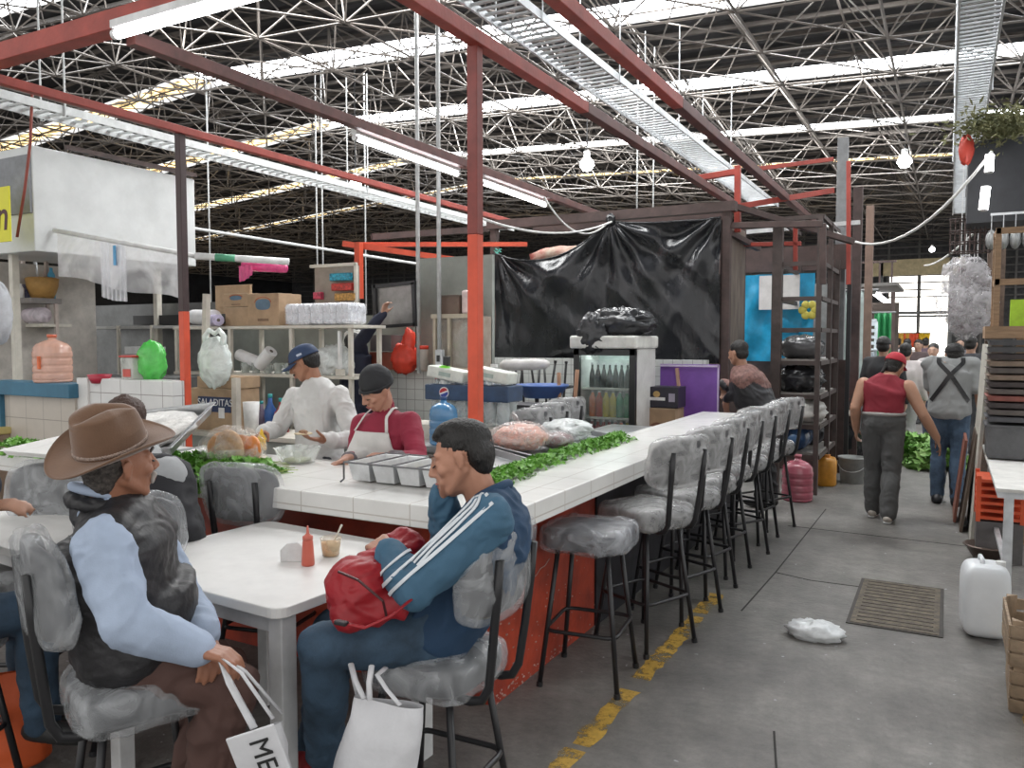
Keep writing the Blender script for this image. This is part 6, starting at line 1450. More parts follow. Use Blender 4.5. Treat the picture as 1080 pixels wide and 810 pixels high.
def dry(name, lab, c, rx, ry, rz2, n, seed):
    r = random.Random(seed); mb = MB()
    for k in range(n):
        q = V((r.gauss(0, .5) * rx, r.gauss(0, .5) * ry, r.gauss(0, .45) * rz2)); R = rxyz(r.uniform(0, 6), r.uniform(0, 6), r.uniform(0, 6)); s_ = r.uniform(.018, .036); b = len(mb.v)
        for x, y, z in ((0, -1, 0), (.35, -.2, .12), (.22, .6, .1), (0, 1.2, 0), (-.22, .6, .1), (-.35, -.2, .12)): mb.v.append(q + R @ V((x * s_, y * s_, z * s_)))
        mb.addf([(0, 1, 2, 3), (0, 3, 4, 5)], b)
    for k in range(20):
        mb.cyl((r.uniform(-.5, .5) * rx, r.uniform(-.5, .5) * ry, -rz2 * .5), (r.uniform(-1, 1) * rx, r.uniform(-1, 1) * ry, rz2 * r.uniform(.2, .9)), .004, n=4)
    o = mb.build(name, mat('dry_leaf', (.15, .145, .06), .7, var=.4, vscale=8, col2=(.05, .06, .02)), loc=c); tag(o, lab, 'plant', kind=None)
dry('dried_plant', 'bushy olive green dry plant on top of the dark canopy at upper right', at_y(1054, 132, 8.0), .30, .24, .15, 1300, 4)
sc = thing('hanging_pots', 'pale wire shelf with hanging pots behind the timber stand at right', 'shelf', at_y(1066, 225, 8.2) )
MB().beam((-.15, 0, 0), (.3, 0, 0), .02).build('rail', M_galv, sc)
for k in range(5): x = -.14 + k * .09; MB().cyl((x, 0, 0), (x, 0, -.14), .004, n=5).build('hook', M_galv, sc); MB().ell((x, 0, -.22), (.045, .04, .09), n=12).build('ladle', mat('pewter', (.35, .36, .36), .4, .5), sc, smooth=True)
# ================================================================ PEOPLE
def skin(n, c): return mat('skin_' + n, c, .48, var=.05, vscale=10, bump=.06, bscale=120)
def cloth(n, c, **k): k.setdefault('var', .08); k.setdefault('vscale', 5); k.setdefault('bump', .12); k.setdefault('bscale', 260); return mat('cloth_' + n, c, .8, **k)
def denim(n, c): return mat('denim_' + n, c, .8, var=.25, vscale=7, bump=.15, bscale=220)
def ax(J, v): return J['S'] * v[0] + J['F'] * v[1] + J['U'] * v[2]

def shirt(par, J, m, g=.012, sleeve=1.0, voxel=.009, wr=.006, name='shirt', belly=0, extra=None, wf=9, seed=1, armg=.010, lo=0, tank=False, armk=1, tuck=False):
    mb = MB(); lo = 2 if tuck else lo
    torso_prims(mb, J, g, lo=lo, belly=belly) if not tank else torso_prims(mb, dict(J, shL=J['shL'] * .80 + J['shR'] * .20, shR=J['shR'] * .80 + J['shL'] * .20), g, lo=lo, belly=belly)
    if not tank:
        for s in 'LR': arm_prims(mb, J, s, armg, upto=sleeve, k=armk)
    P = J['pelvis']
    if not tuck: mb.ell(P + V((0, 0, .0)), (.163 * J['w'] + g, (.118 + belly * .3) * J['w'] + g, .10), Matrix((J['S'], J['F'], V((0, 0, 1)))).transposed(), n=20)
    if extra: extra(mb)
    return remesh(mb, name, m, par, voxel, 4, wr, wf, seed)
def trousers(par, J, m, g=.012, upto=1.0, voxel=.010, wr=.006, name='trousers', flare=.012, seed=2, k=1.0, wf=8):
    mb = MB(); P = J['pelvis']
    mb.ell(P + J['U'] * .02, (.162 * J['w'] + g, .120 * J['w'] + g, .15), Matrix((J['S'], J['F'], V((0, 0, 1)))).transposed(), n=20)
    for s in 'LR': leg_prims(mb, J, s, g, upto, flare=flare, k=k)
    return remesh(mb, name, m, par, voxel, 4, wr, wf, seed)
def shoes(par, J, m, dirs=None, g=.006, sole=None, voxel=.008, h=.07):
    for s in 'LR':
        mb = MB(); d = V((dirs or {}).get(s, J['F'])); foot_prims(mb, J['an' + s], d, g, h=h)
        o = remesh(mb, 'shoe', m, par, voxel, 2)
        if sole:
            dd = V(d); dd.z = 0; dd.normalize(); b = J['an' + s] - V((0, 0, h + .002)); mb = MB(); mb.cap(b - dd * .045, b + dd * .15, .034, .030); 
            for i, v in enumerate(mb.v): mb.v[i] = V((v.x, v.y, b.z + (v.z - b.z) * .30))
            mb.build('sole', sole, o, smooth=True)
def hair(par, c, R, m, k=1.0, prims=None, voxel=.007, wr=.006, wf=38, name='hair'):
    mb = MB(); T = lambda x, y, z: c + R @ V((x * k, y * k, z * k))
    for (p, r, *rot) in (prims or [((0, -.030, .052), (.081, .092, .080)), ((0, -.045, .0), (.077, .066, .075))]):
        mb.ell(T(*p), tuple(q * k for q in r), R @ rxyz(*rot[0]) if rot else R, n=20)
    return remesh(mb, name, m, par, voxel, 2, wr, wf, 3)
HAIR = mat('dark_hair', (.012, .010, .009), .5, var=.3, vscale=60, bump=.5, bscale=150, stretch=(1, 1, .3))

def ribbon(mb, pts, nrm, w, th=.003):
    """flat strip following pts; nrm = list of normals"""
    pts = [V(p) for p in pts]; b = len(mb.v)
    for i, p in enumerate(pts):
        t = (pts[min(i + 1, len(pts) - 1)] - pts[max(i - 1, 0)]).normalized(); n = V(nrm[i]).normalized(); s = t.cross(n).normalized()
        for q in (p - s * w / 2, p + s * w / 2, p + s * w / 2 + n * th, p - s * w / 2 + n * th): mb.v.append(q)
    fs = []
    for i in range(len(pts) - 1):
        for j in range(4): fs.append((i * 4 + j, i * 4 + (j + 1) % 4, i * 4 + 4 + (j + 1) % 4, i * 4 + 4 + j))
    fs += [(0, 1, 2, 3), tuple((len(pts) - 1) * 4 + j for j in (3, 2, 1, 0))]
    mb.addf(fs, b)
from mathutils.bvhtree import BVHTree
def project_strip(target, guide, dirs, w, name, m, par, off=.002, th=.0025):
    """lay a stripe onto the surface of target: each guide point is moved to the surface along its direction"""
    bvh = BVHTree.FromPolygons([v.co for v in target.data.vertices], [tuple(p.vertices) for p in target.data.polygons])
    pts = []; nr = []
    for g_, d_ in zip(guide, dirs):
        hit = bvh.ray_cast(V(g_) + V(d_) * .5, -V(d_))
        if hit[0] is None: hit = bvh.find_nearest(V(g_))
        pts.append(hit[0] + hit[1] * off); nr.append(hit[1])
    # smooth
    for _ in range(3):
        pts = [pts[0]] + [(pts[i - 1] + pts[i] * 2 + pts[i + 1]) / 4 for i in range(1, len(pts) - 1)] + [pts[-1]]
        nr = [nr[0]] + [(nr[i - 1] + nr[i] * 2 + nr[i + 1]).normalized() for i in range(1, len(nr) - 1)] + [nr[-1]]
    pts = [p + n * .002 for p, n in zip(pts, nr)]
    mb = MB(); ribbon(mb, pts, nr, w, th); return mb.build(name, m, par, smooth=False)
def lerp_path(keys, n):
    keys = [V(k) for k in keys]; out = []
    for i in range(n + 1):
        f = i / n * (len(keys) - 1); j = min(int(f), len(keys) - 2); out.append(keys[j].lerp(keys[j + 1], f - j))
    return out

# ---------------------------------------------------------------- man in the brown hat
def hat_man():
    t = thing('person', 'seated man in brown felt cowboy hat, black quilted vest and light blue shirt', 'person', (0, 0, 0))
    J = skeleton((-2.11, 1.50, .77), (.45, .89, 0), lean=(.05, .12, 1), spine=.43, shw=.175, w=1.10)
    J['shR'] = at_d(110, 573, 2.15); J['shL'] = at_d(148, 560, 2.48)
    J['neck'] = at_d(112, 532, 2.31); J['chest'] = at_d(116, 612, 2.33)
    J['elR'] = at_d(132, 655, 2.10); J['wrR'] = at_d(206, 684, 2.20)
    J['elL'] = at_d(196, 640, 2.52); J['wrL'] = at_d(214, 668, 2.34)
    J['knR'] = at_d(244, 722, 2.36); J['knL'] = at_d(234, 708, 2.62)
    J['anR'] = at_d(216, 862, 2.40); J['anL'] = at_d(200, 862, 2.66)
    sk = skin('hat_man', (.36, .16, .095))
    hf = V((.20, .97, .10)); HR = head_frame(hf, (.04, .0, 1)); hc = at_d(125, 490, 2.29)
    dR = (at_d(228, 688, 2.19) - J['wrR']); dL = (at_d(222, 690, 2.28) - J['wrL'])
    person_body(J, t, sk, (hc, HR), {'R': (dR, (0.1, 0, -1), (.5, .55, .55, .5), .4), 'L': (dL, (0, -.2, -1), (.5, .5, .5, .5), .4)}, voxel=.0058, belly=.04)
    sh_m = cloth('light_blue', (.40, .48, .62)); Bel = .05
    shirt(t, J, sh_m, .014, 1.0, .0065, .012, 'shirt', Bel, wf=7, armg=.018, armk=1.08, tuck=True)
    # cuff
    mb = MB(); a = J['elR'].lerp(J['wrR'], .82); mb.cap(a, J['wrR'], .047, .045); remesh(mb, 'cuff', sh_m, t, .006, 2, .002, 20)
    # collar
    mb = MB(); U = J['U']; nk = J['neck']
    cpts = [nk + HR @ V((.066 * math.cos(a), .068 * math.sin(a) - .012, .042 - .030 * math.sin(a))) for a in [PI * 2 * k / 28 for k in range(28)]]
    mb.tube(cpts, .014, n=8, closed=True); mb.build('collar', sh_m, t, smooth=True)
    # quilted vest: trunk volume without sleeves
    vm = mat('black_quilted_vest', (.030, .029, .032), .52, var=.3, vscale=10, bump=.6, bscale=11)
    mb = MB(); J2 = dict(J); J2['shL'] = J['shL'] * .88 + J['shR'] * .12; J2['shR'] = J['shR'] * .86 + J['shL'] * .14
    torso_prims(mb, J2, .038, belly=Bel + .012)
    mb.cap(J2['shL'], J2['shR'], .088, .090)
    mb.cap(nk + HR @ V((-.05, -.035, -.02)), nk + HR @ V((.05, -.035, -.02)), .052, .052)
    remesh(mb, 'vest', vm, t, .0085, 6, .0075, 8, 4, (1, 1, 1.8))
    mb = MB(); mb.tube([nk + HR @ V((.072 * math.cos(a), .074 * math.sin(a) - .014, .004 - .030 * math.sin(a))) for a in [PI * 2 * k / 28 for k in range(28)]], .024, n=8, closed=True); remesh(mb, 'vest_collar', vm, t, .007, 3, .006, 20)
    trousers(t, J, cloth('brown', (.105, .055, .045)), .018, 1.0, .008, .014, flare=.032, wf=7, seed=7)
    shoes(t, J, mat('brown_leather', (.08, .04, .025), .4))
    # grey hair and moustache
    hair(t, hc, HR, mat('grey_short_hair', (.10, .085, .075), .8, var=.4, vscale=80, bump=.5, bscale=200), prims=[((0, -.036, .02), (.0755, .072, .075)), ((0, -.056, -.03), (.060, .040, .05))], wr=.002)
    face_parts(t, hc, HR, brow=(.12, .10, .09))
    mb = MB(); mb.cap(hc + HR @ V((-.022, .088, -.046)), hc + HR @ V((.022, .088, -.046)), .010, .010); mb.cap(hc + HR @ V((.022, .086, -.046)), hc + HR @ V((.034, .076, -.064)), .008, .006); mb.cap(hc + HR @ V((-.022, .086, -.046)), hc + HR @ V((-.034, .076, -.064)), .008, .006)
    remesh(mb, 'moustache', mat('grey_moustache', (.42, .39, .36), .8), t, .004, 1)
    # hat, worn: part of him as clothing
    hu = (HR @ V((.20, -.20, 1))).normalized(); hfw = HR @ V((0, 1, .20)); HF = head_frame(hfw, hu); o = hc + HR @ V((0, -.014, .056))
    felt = mat('brown_felt', (.175, .095, .055), .85, var=.10, vscale=6, bump=.1, bscale=200, sheen=.3)
    def brim(u, v):
        a = 2 * PI * u; r = v; rx = .079 + (.152 - .079) * r; ry = .098 + (.176 - .098) * r
        x, y = rx * math.cos(a), ry * math.sin(a)
        z = .034 * abs(math.cos(a)) ** 2.2 * r ** 1.6 - .018 * abs(math.sin(a)) ** 2 * r + (.004 if r == 1 else 0)
        x -= math.copysign(.010, math.cos(a)) * abs(math.cos(a)) ** 2 * r ** 2
        return o + HF @ V((x, y, z))
    hb = MB().grid(brim, 72, 14, cu=True).build('hat_brim', felt, t, smooth=True, solid=.004)
    def crown(u, v):
        a = 2 * PI * u
        if v < .72:
            k = v / .72; s_ = 1 - .12 * k ** 1.5; z = .115 * k
        else:
            k = (v - .72) / .28; s_ = .88 * (1 - k) ** .8; z = .115 + .012 * math.sin(k * PI * .6)
        x, y = .080 * s_ * math.cos(a), .099 * s_ * math.sin(a)
        top = max(0, min(1, (z - .05) / .06))
        z += top * (.022 * (-y / .1) * -0.2)
        x *= 1 - .30 * top * max(0, y / .1)            # front pinch
        dent = math.exp(-(x / .020) ** 2) * max(0, 1 - (y / .10) ** 2) if v >= .6 else 0
        z -= dent * .034 * top + .022 * top * max(0, (y) / .09)
        side = math.exp(-((y - .035) / .035) ** 2) * top; x *= 1 - .22 * side
        return o + HF @ V((x, y, z))
    MB().grid(crown, 72, 36, cu=True).build('hat_crown', felt, t, smooth=True, solid=.003)
    mb = MB()
    for ph in (0, PI):
        mb.tube([o + HF @ V(((.0815) * math.cos(a), .1005 * math.sin(a), .012 + .0035 * math.sin(a * 40 + ph))) for a in [2 * PI * k / 160 for k in range(160)]], .0028, n=5, closed=True)
    mb.build('hat_band', mat('braided_band', (.42, .32, .27), .5, var=.3, vscale=120), t, smooth=True)
    return t
hat_man()

# ---------------------------------------------------------------- man in blue striped jacket
def blue_man():
    t = thing('person', 'seated young man in blue jacket with white sleeve stripes, chin on hand', 'person', (0, 0, 0))
    J = skeleton((-1.43, 2.14, .745), (-1, -.10, 0), lean=(.10, 0, 1), spine=.40, shw=.17, w=1.0)
    J['shL'] = at_d(515, 548, 2.38); J['shR'] = at_d(528, 540, 2.70); J['neck'] = at_d(514, 522, 2.55); J['chest'] = at_d(505, 600, 2.56)
    J['elL'] = at_d(437, 621, 2.30); J['wrL'] = at_d(409, 583, 2.46)
    J['elR'] = at_d(474, 594, 2.66); J['wrR'] = at_d(468, 524, 2.58)
    J['knL'] = at_d(338, 682, 2.42); J['knR'] = at_d(352, 664, 2.66)
    J['anL'] = at_d(343, 800, 2.62); J['anR'] = at_d(330, 790, 2.86)
    sk = skin('blue_man', (.46, .225, .145))
    HR = head_frame((-.90, -.36, -.28), (.0, .14, 1)); hc = at_d(487, 484, 2.53)
    person_body(J, t, sk, (hc, HR), {'L': (at_d(392, 566, 2.56) - J['wrL'], (.1, .5, -1), (.45, .5, .5, .45), .4), 'R': (at_d(461, 492, 2.50) - J['wrR'], (.55, .5, .1), (.75, .8, .85, .9), .6)}, voxel=.0055, kh=1.0, legk=1)
    jm = cloth('navy_jacket', (.020, .055, .115)); jl = cloth('blue_sleeve', (.055, .135, .215))
    # body of the jacket
    mb = MB(); torso_prims(mb, J, .022); P = J['pelvis']; mb.ell(P, (.178, .138, .115), Matrix((J['S'], J['F'], V((0, 0, 1)))).transposed()); mb.cap(P, J['chest'], .12, .12)
    body = remesh(mb, 'jacket_body', jm, t, .0075, 4, .012, 7, 3)
    for s in 'LR':
        mb = MB(); arm_prims(mb, J, s, .017, 1.0, 1.05); mb.ell(J['sh' + s], (.075, .075, .075))
        sl = remesh(mb, 'jacket_sleeve', jl, t, .0065, 4, .010, 9, 5)
        if s == 'L':
            near = (at_d(480, 600, 1.9) - at_d(480, 600, 2.3)).normalized(); upd = V((-.35, 0, .93))
            for k, o in enumerate((.012, -.008, -.028)):
                ax1 = (J['elL'] - J['shL']).normalized(); sd = ax1.cross(near).normalized()
                if sd.z > 0: sd = -sd
                off = -sd * (.030 + o * 1.0)
                keys = [J['neck'].lerp(J['shL'], .35) + off * .6 + V((0, 0, .03)), J['shL'] + off, J['shL'].lerp(J['elL'], .5) + off, J['shL'].lerp(J['elL'], .85) + off]
                g_ = lerp_path(keys, 26); project_strip(sl, g_[4:], [(near * .8 + (-sd) * .5 + V((0, 0, .2))).normalized()] * len(g_[4:]), .0085, 'white_stripe', mat('stripe_white', (.72, .76, .80), .7), t)
            for k in range(3):
                f = .50 + .13 * k; q = J['elL'].lerp(J['wrL'], .25 + .22 * k)
                axf = (J['wrL'] - J['elL']).normalized(); s1 = axf.cross(near).normalized(); 
                g_ = [q + s1 * (.055 * math.cos(a)) + near * (.055 * math.sin(a)) for a in [.25 + 2.6 * i / 14 for i in range(15)]]
                project_strip(sl, g_, [(p_ - q).normalized() for p_ in g_], .011, 'cuff_stripe', mat('stripe_white', (.72, .76, .80), .7), t)
    mb = MB(); mb.tube([J['neck'] + HR @ V((.066 * math.cos(a), .064 * math.sin(a) - .01, .005 - .012 * math.sin(a))) for a in [PI * 2 * k / 28 for k in range(28)]], .017, n=8, closed=True); mb.build('jacket_collar', jm, t, smooth=True)
    trousers(t, J, denim('dark_blue', (.045, .085, .135)), .012, .97, .009, .007, flare=.012, seed=9)
    shoes(t, J, mat('red_shoe', (.35, .03, .035), .5), dirs={'L': (-1, -.1, 0), 'R': (-1, 0, 0)}, sole=M_wp)
    hair(t, hc, HR, HAIR, prims=[((0, -.024, .050), (.0785, .089, .074)), ((0, -.058, .010), (.0765, .052, .070)), ((0, .042, .094), (.050, .036, .018), (-.35, 0, 0)), ((0, .0, .098), (.060, .066, .033)), ((0, -.058, -.035), (.054, .038, .036))], wr=.002)
    face_parts(t, hc, HR, brow=(.015, .012, .01), lips=(.32, .12, .10))
    # red backpack in the lap
    bp2 = thing('backpack', 'bright red backpack held in the lap of the man in the blue jacket', 'bag', (0, 0, 0)); mr = mat('red_nylon', (.36, .012, .020), .5, var=.15, vscale=6, bump=.35, bscale=12)
    mb = MB(); c1 = at_d(384, 622, 2.42); 
    blob(mb, c1, (.10, .12, .098), .16, 1.8, 131, 40, ridged=False); blob(mb, at_d(428, 580, 2.58), (.06, .06, .065), .12, 2, 132, 30, ridged=False); mb.cap(at_d(365, 650, 2.34), at_d(420, 640, 2.36), .045, .04)
    mb.cap(c1, at_d(425, 580, 2.58), .09, .07)
    remesh(mb, 'pouch', mr, bp2, .007, 3, .011, 10, 2)
    mb = MB(); mb.tube([at_d(352, 655, 2.22), at_d(385, 662, 2.20), at_d(412, 650, 2.22), at_d(434, 632, 2.25)], .010, n=8, flat=.4); mb.build('front_strap', mr, bp2, smooth=True)
    mb = MB(); mb.tube([at_d(357, 603, 2.32), at_d(378, 612, 2.26), at_d(404, 634, 2.24), at_d(408, 652, 2.26)], .004, n=6); mb.build('zip', mat('zip_dark', (.06, .01, .012), .5), bp2)
    MB().box(at_d(360, 657, 2.21), (.04, .02, .012)).build('buckle', M_blk, bp2, bevel=.003)
blue_man()

# ---------------------------------------------------------------- cook in the blue cap
def cap_parts(par, hc, HR, m, k=1.0, panel=None, billm=None, tilt=0):
    T = lambda x, y, z: hc + HR @ (rxyz(tilt, 0, 0) @ V((x * k, y * k, z * k)))
    def dome(u, v):
        a = 2 * PI * u; ph = v * PI / 2; z = .028 + .092 * math.sin(ph); s_ = math.cos(ph) ** .75
        return T(.086 * s_ * math.cos(a), -.014 + .104 * s_ * math.sin(a), z)
    cp_ = MB().grid(dome, 40, 14, cu=True).build('cap_dome', m, par, smooth=True, solid=.003)
    def bill(u, v):
        a = PI * (.12 + .76 * u); x = .080 * math.cos(a) * (1 + .02 * v); y0 = -.014 + .100 * math.sin(a); y = y0 + .080 * v * math.sin(a) ** .6
        return T(x, y, .032 - .016 * (x / .08) ** 2 - .018 * v)
    MB().grid(bill, 24, 8).build('cap_bill', billm or m, par, smooth=True, solid=.003)
    MB().ell(T(0, -.014, .121), (.007, .007, .004), n=8).build('cap_button', m, par, smooth=True)
    if panel:
        def pn_(u, v):
            a = PI / 2 + (u - .5) * panel[1]; ph = .25 + v * .35; z = .028 + .094 * math.sin(ph); s_ = math.cos(ph) ** .75
            return T(.088 * s_ * math.cos(a), -.014 + .106 * s_ * math.sin(a), z)
        MB().grid(pn_, 10, 4).build('cap_emblem', mat('emblem_pale', panel[0], .6, var=.4, vscale=80), par, smooth=True, solid=.002)

def cook():
    t = thing('person', 'standing cook in navy baseball cap and white long sleeved shirt holding a yellow bottle', 'person', (0, 0, 0))
    yb = 3.98
    hc = at_y(321, 383, yb - .03)
    J = skeleton(at_y(338, 482, yb), (-.45, -.89, 0), lean=(0, 0, 1), spine=.46, shw=.185, w=.98)
    J['neck'] = at_y(334, 403, yb + .02); J['shR'] = at_y(311, 419, yb - .02); J['shL'] = at_y(358, 418, yb + .02); J['chest'] = at_y(336, 437, yb + .01)
    J['elR'] = at_y(293, 452, yb - .16); J['wrR'] = at_y(277, 456, yb - .36)
    J['elL'] = at_y(374, 464, yb - .08); J['wrL'] = at_y(342, 464, yb - .30)
    for s, px in (('L', 350), ('R', 326)):
        q = J['hp' + s]; J['kn' + s] = V((q.x, q.y - .02, .50)); J['an' + s] = V((q.x, q.y + .02, .08))
    sk = skin('cook', (.34, .16, .095)); HR = head_frame((-.88, -.42, -.42), (0, 0, 1))
    person_body(J, t, sk, (hc, HR), {'R': (at_y(270, 460, yb - .44) - J['wrR'], (.5, .2, -.7), (.7, .75, .8, .8), .9), 'L': (at_y(322, 463, yb - .42) - J['wrL'], (0, -.1, 1), (.25, .25, .25, .3), .5)}, voxel=.0068, armk=.86)
    shirt(t, J, cloth('heather_white', (.60, .595, .58)), .018, 1.0, .008, .012, 'shirt', .01, wf=8, armg=.019, lo=0, armk=.90)
    trousers(t, J, cloth('dark_grey_trousers', (.035, .037, .045)), .012)
    shoes(t, J, mat('black_shoe', (.02, .02, .02), .5))
    hair(t, hc, HR, HAIR, prims=[((0, -.034, .015), (.0775, .078, .072)), ((0, -.05, -.02), (.064, .05, .045))], wr=.003)
    face_parts(t, hc, HR); mb = MB(); mb.cap(hc + HR @ V((-.02, .091, -.047)), hc + HR @ V((.02, .091, -.047)), .006, .006); mb.build('moustache', HAIR, t, smooth=True)
    cap_parts(t, hc, HR, mat('navy_cap', (.022, .045, .105), .7, var=.1), panel=((.12, .06, .09), 1.0), tilt=-.05)
    MB().box(hc + HR @ V((-.084, -.015, .055)), (.004, .035, .014), HR).build('cap_side_patch', mat('cap_patch', (.45, .5, .6), .6), t)
    MB().ell(hc + HR @ V((.012, .150, .022)), (.014, .014, .004), HR).build('cap_sticker', mat('paper_white', (.8, .8, .8), .8), t)
    # squeezed bottle and tortilla
    c = at_y(276, 466, yb - .44); b = thing('squeeze_bottle', 'small yellow squeeze bottle in the hand of the cook in the cap', 'bottle', c - V((0, 0, .05)))
    MB().lathe([(0, 0), (.027, 0), (.029, .01), (.026, .075), (.012, .10), (.006, .13), (0, .131)], n=20).build('bottle_body', mat('mustard_yellow', (.75, .45, .02), .35), b, smooth=True); MB().lathe([(.028, .055), (.029, .072), (.018, .082), (0, .083)], n=20).build('cap_ring', mat('mustard_yellow2', (.8, .5, .04), .35), b, smooth=True)
    c = at_y(320, 460, yb - .42); b = thing('tortilla', 'small pale tortilla lying on the open palm of the cook in the cap', 'food', c + V((0, 0, .012))); MB().lathe([(0, 0), (.05, 0), (.056, .004), (.05, .008), (0, .009)], n=24).build('tortilla', mat('tortilla', (.62, .50, .33), .7, var=.2, vscale=30), b, smooth=True); mb = MB(); blob(mb, (0, 0, .014), (.03, .02, .012), .2, 3, 5, 14); mb.build('filling', mat('filling_brown', (.3, .17, .09), .6), b, smooth=True)
    # raised shirt lettering, faint
cook()

# ---------------------------------------------------------------- woman with apron
def woman():
    t = thing('person', 'woman cook in black head wrap, crimson sweater and white apron looking down at her hands', 'person', (0, 0, 0))
    yb = 3.72
    hc = at_y(397, 412, yb - .10)
    J = skeleton(at_y(408, 500, yb + .02), (-.10, -1, 0), lean=(0, -.12, 1), spine=.40, shw=.165, w=.98)
    J['neck'] = at_y(407, 436, yb - .02); J['shR'] = at_y(383, 448, yb - .04); J['shL'] = at_y(432, 446, yb + .0); J['chest'] = at_y(407, 466, yb - .02)
    J['elR'] = at_y(374, 486, yb - .12); J['wrR'] = at_y(366, 484, yb - .32)
    J['elL'] = at_y(441, 487, yb - .14); J['wrL'] = at_y(410, 482, yb - .33)
    for s in 'LR':
        q = J['hp' + s]; J['kn' + s] = V((q.x, q.y - .02, .46)); J['an' + s] = V((q.x, q.y + .02, .08))
    sk = skin('woman', (.46, .24, .165)); HR = head_frame((-.34, -.80, -.50), (0.02, -.25, 1))
    person_body(J, t, sk, (hc, HR), {'R': (at_y(350, 490, yb - .42) - J['wrR'], (.3, .1, -1), (.35, .4, .45, .4), .4), 'L': (at_y(388, 482, yb - .40) - J['wrL'], (-.2, .3, -.8), (.6, .6, .65, .6), .6)}, voxel=.0066, kh=.97)
    sm = cloth('crimson_knit', (.27, .018, .045))
    o = shirt(t, J, sm, .014, .80, .009, .006, 'sweater', .01, wf=7, armg=.014)
    mb = MB(); mb.cap(J['neck'] - J['U'] * .01, J['neck'] + V((0, -.015, .055)), .064, .058); remesh(mb, 'turtleneck', sm, t, .006, 2, .003, 20)
    for s in 'LR':
        a = J['el' + s].lerp(J['wr' + s], .62); b_ = J['el' + s].lerp(J['wr' + s], .86); mb = MB(); mb.cap(a, b_, .047, .043); remesh(mb, 'grey_cuff', cloth('grey_pattern', (.12, .10, .11)), t, .007, 1)
    # apron
    am = cloth('apron_white', (.66, .65, .63)); F, S, U = J['F'], J['S'], V((0, 0, 1))
    ch = J['chest'] + F * .0
    bvh = BVHTree.FromPolygons([v.co for v in o.data.vertices], [tuple(p.vertices) for p in o.data.polygons])
    def ap(u, v):
        w_ = .115 + .07 * min(1, v * 2.6); z = ch.z + .070 - .62 * v; c = ch.copy(); c.z = z; x = (u - .5) * 2 * w_
        st = c + S * x + F * .5; h = bvh.ray_cast(st, -F)
        p = h[0] + F * .012 if h[0] is not None and v < .45 else c + S * x + F * (.165 - .35 * x * x)
        return p
    MB().grid(ap, 24, 30).build('apron_bib', am, t, smooth=True, solid=.004)
    for sg in (-1, 1):
        keys = [ap(.5 + sg * .48, 0.0), J['neck'] + S * sg * .085 + F * .075 + U * -.01, J['neck'] + S * sg * .075 + F * .01 + U * .035, J['neck'] + S * sg * .03 - F * .07 + U * .03]
        g_ = lerp_path(keys, 14); mb = MB(); mb.tube([p + F * .012 for p in g_], .009, n=6, flat=.5); mb.build('apron_strap', am, t, smooth=True)
    trousers(t, J, cloth('dark_grey_trousers', (.035, .037, .045)), .012); shoes(t, J, mat('black_shoe', (.02, .02, .02), .5))
    face_parts(t, hc, HR, .97, lips=(.42, .15, .13))
    bm_ = cloth('black_wrap', (.022, .023, .026)); hair(t, hc, HR, bm_, prims=[((0, -.020, .056), (.088, .104, .083)), ((0, -.03, .03), (.087, .094, .05)), ((0, -.02, .10), (.07, .08, .05))], wr=.004, wf=9, name='head_wrap')
    mb = MB(); mb.tube([hc + HR @ V((.084 * math.cos(a), -.012 + .100 * math.sin(a), .030 + .012 * math.sin(a))) for a in [2 * PI * k / 30 for k in range(30)]], .008, n=6, closed=True); mb.build('wrap_edge', bm_, t, smooth=True)
    c = at_y(398, 478, yb - .42)
woman()

def patch(o, cond, name, m, par, off=.004):
    me = o.data; fs = [p for p in me.polygons if cond(p.center)]; idx = {}; mb = MB(); out = []
    for p in fs:
        f = []
        for i in p.vertices:
            if i not in idx: v = me.vertices[i]; idx[i] = len(mb.v); mb.v.append(v.co + v.normal * off)
            f.append(idx[i])
        out.append(tuple(f))
    mb.addf(out, 0); return mb.build(name, m, par, smooth=True)
# ---------------------------------------------------------------- generic builder for the rest
def simple(label, J, sk, hc, HR, voxel=.012, top=None, bottom=None, hairm=HAIR, hairp=None, sleeve=1.0, tank=False, hands=None, hw=True, belly=.01, tuck=False, kh=1.0, shoem=None, cap=None, legg=.014, flare=.012, topname='shirt', wr=.008, face=True, armk=1.0, legk=1.0):
    t = thing('person', label, 'person', (0, 0, 0))
    hands = hands or {s: ((0, 0, -1), J['S'] * (1 if s == 'L' else -1), (.3, .3, .3, .3), .3) for s in 'LR'}
    person_body(J, t, sk, (hc, HR), hands, voxel=voxel, kh=kh, armk=armk, legk=legk)
    o = shirt(t, J, top, .014 if tuck else .024, sleeve, voxel * 1.1, wr, topname, belly, armg=.014, tank=tank, wf=6, tuck=tuck)
    trousers(t, J, bottom, legg, voxel=voxel * 1.1, flare=flare, wr=wr, k=legk)
    shoes(t, J, shoem or mat('black_shoe', (.02, .02, .02), .5), voxel=voxel, sole=M_wp if shoem else None)
    if hw: hair(t, hc, HR, hairm, prims=hairp, voxel=min(voxel, .010), wr=.004)
    if face: face_parts(t, hc, HR, kh)
    if cap: cap_parts(t, hc, HR, cap)
    return t, o
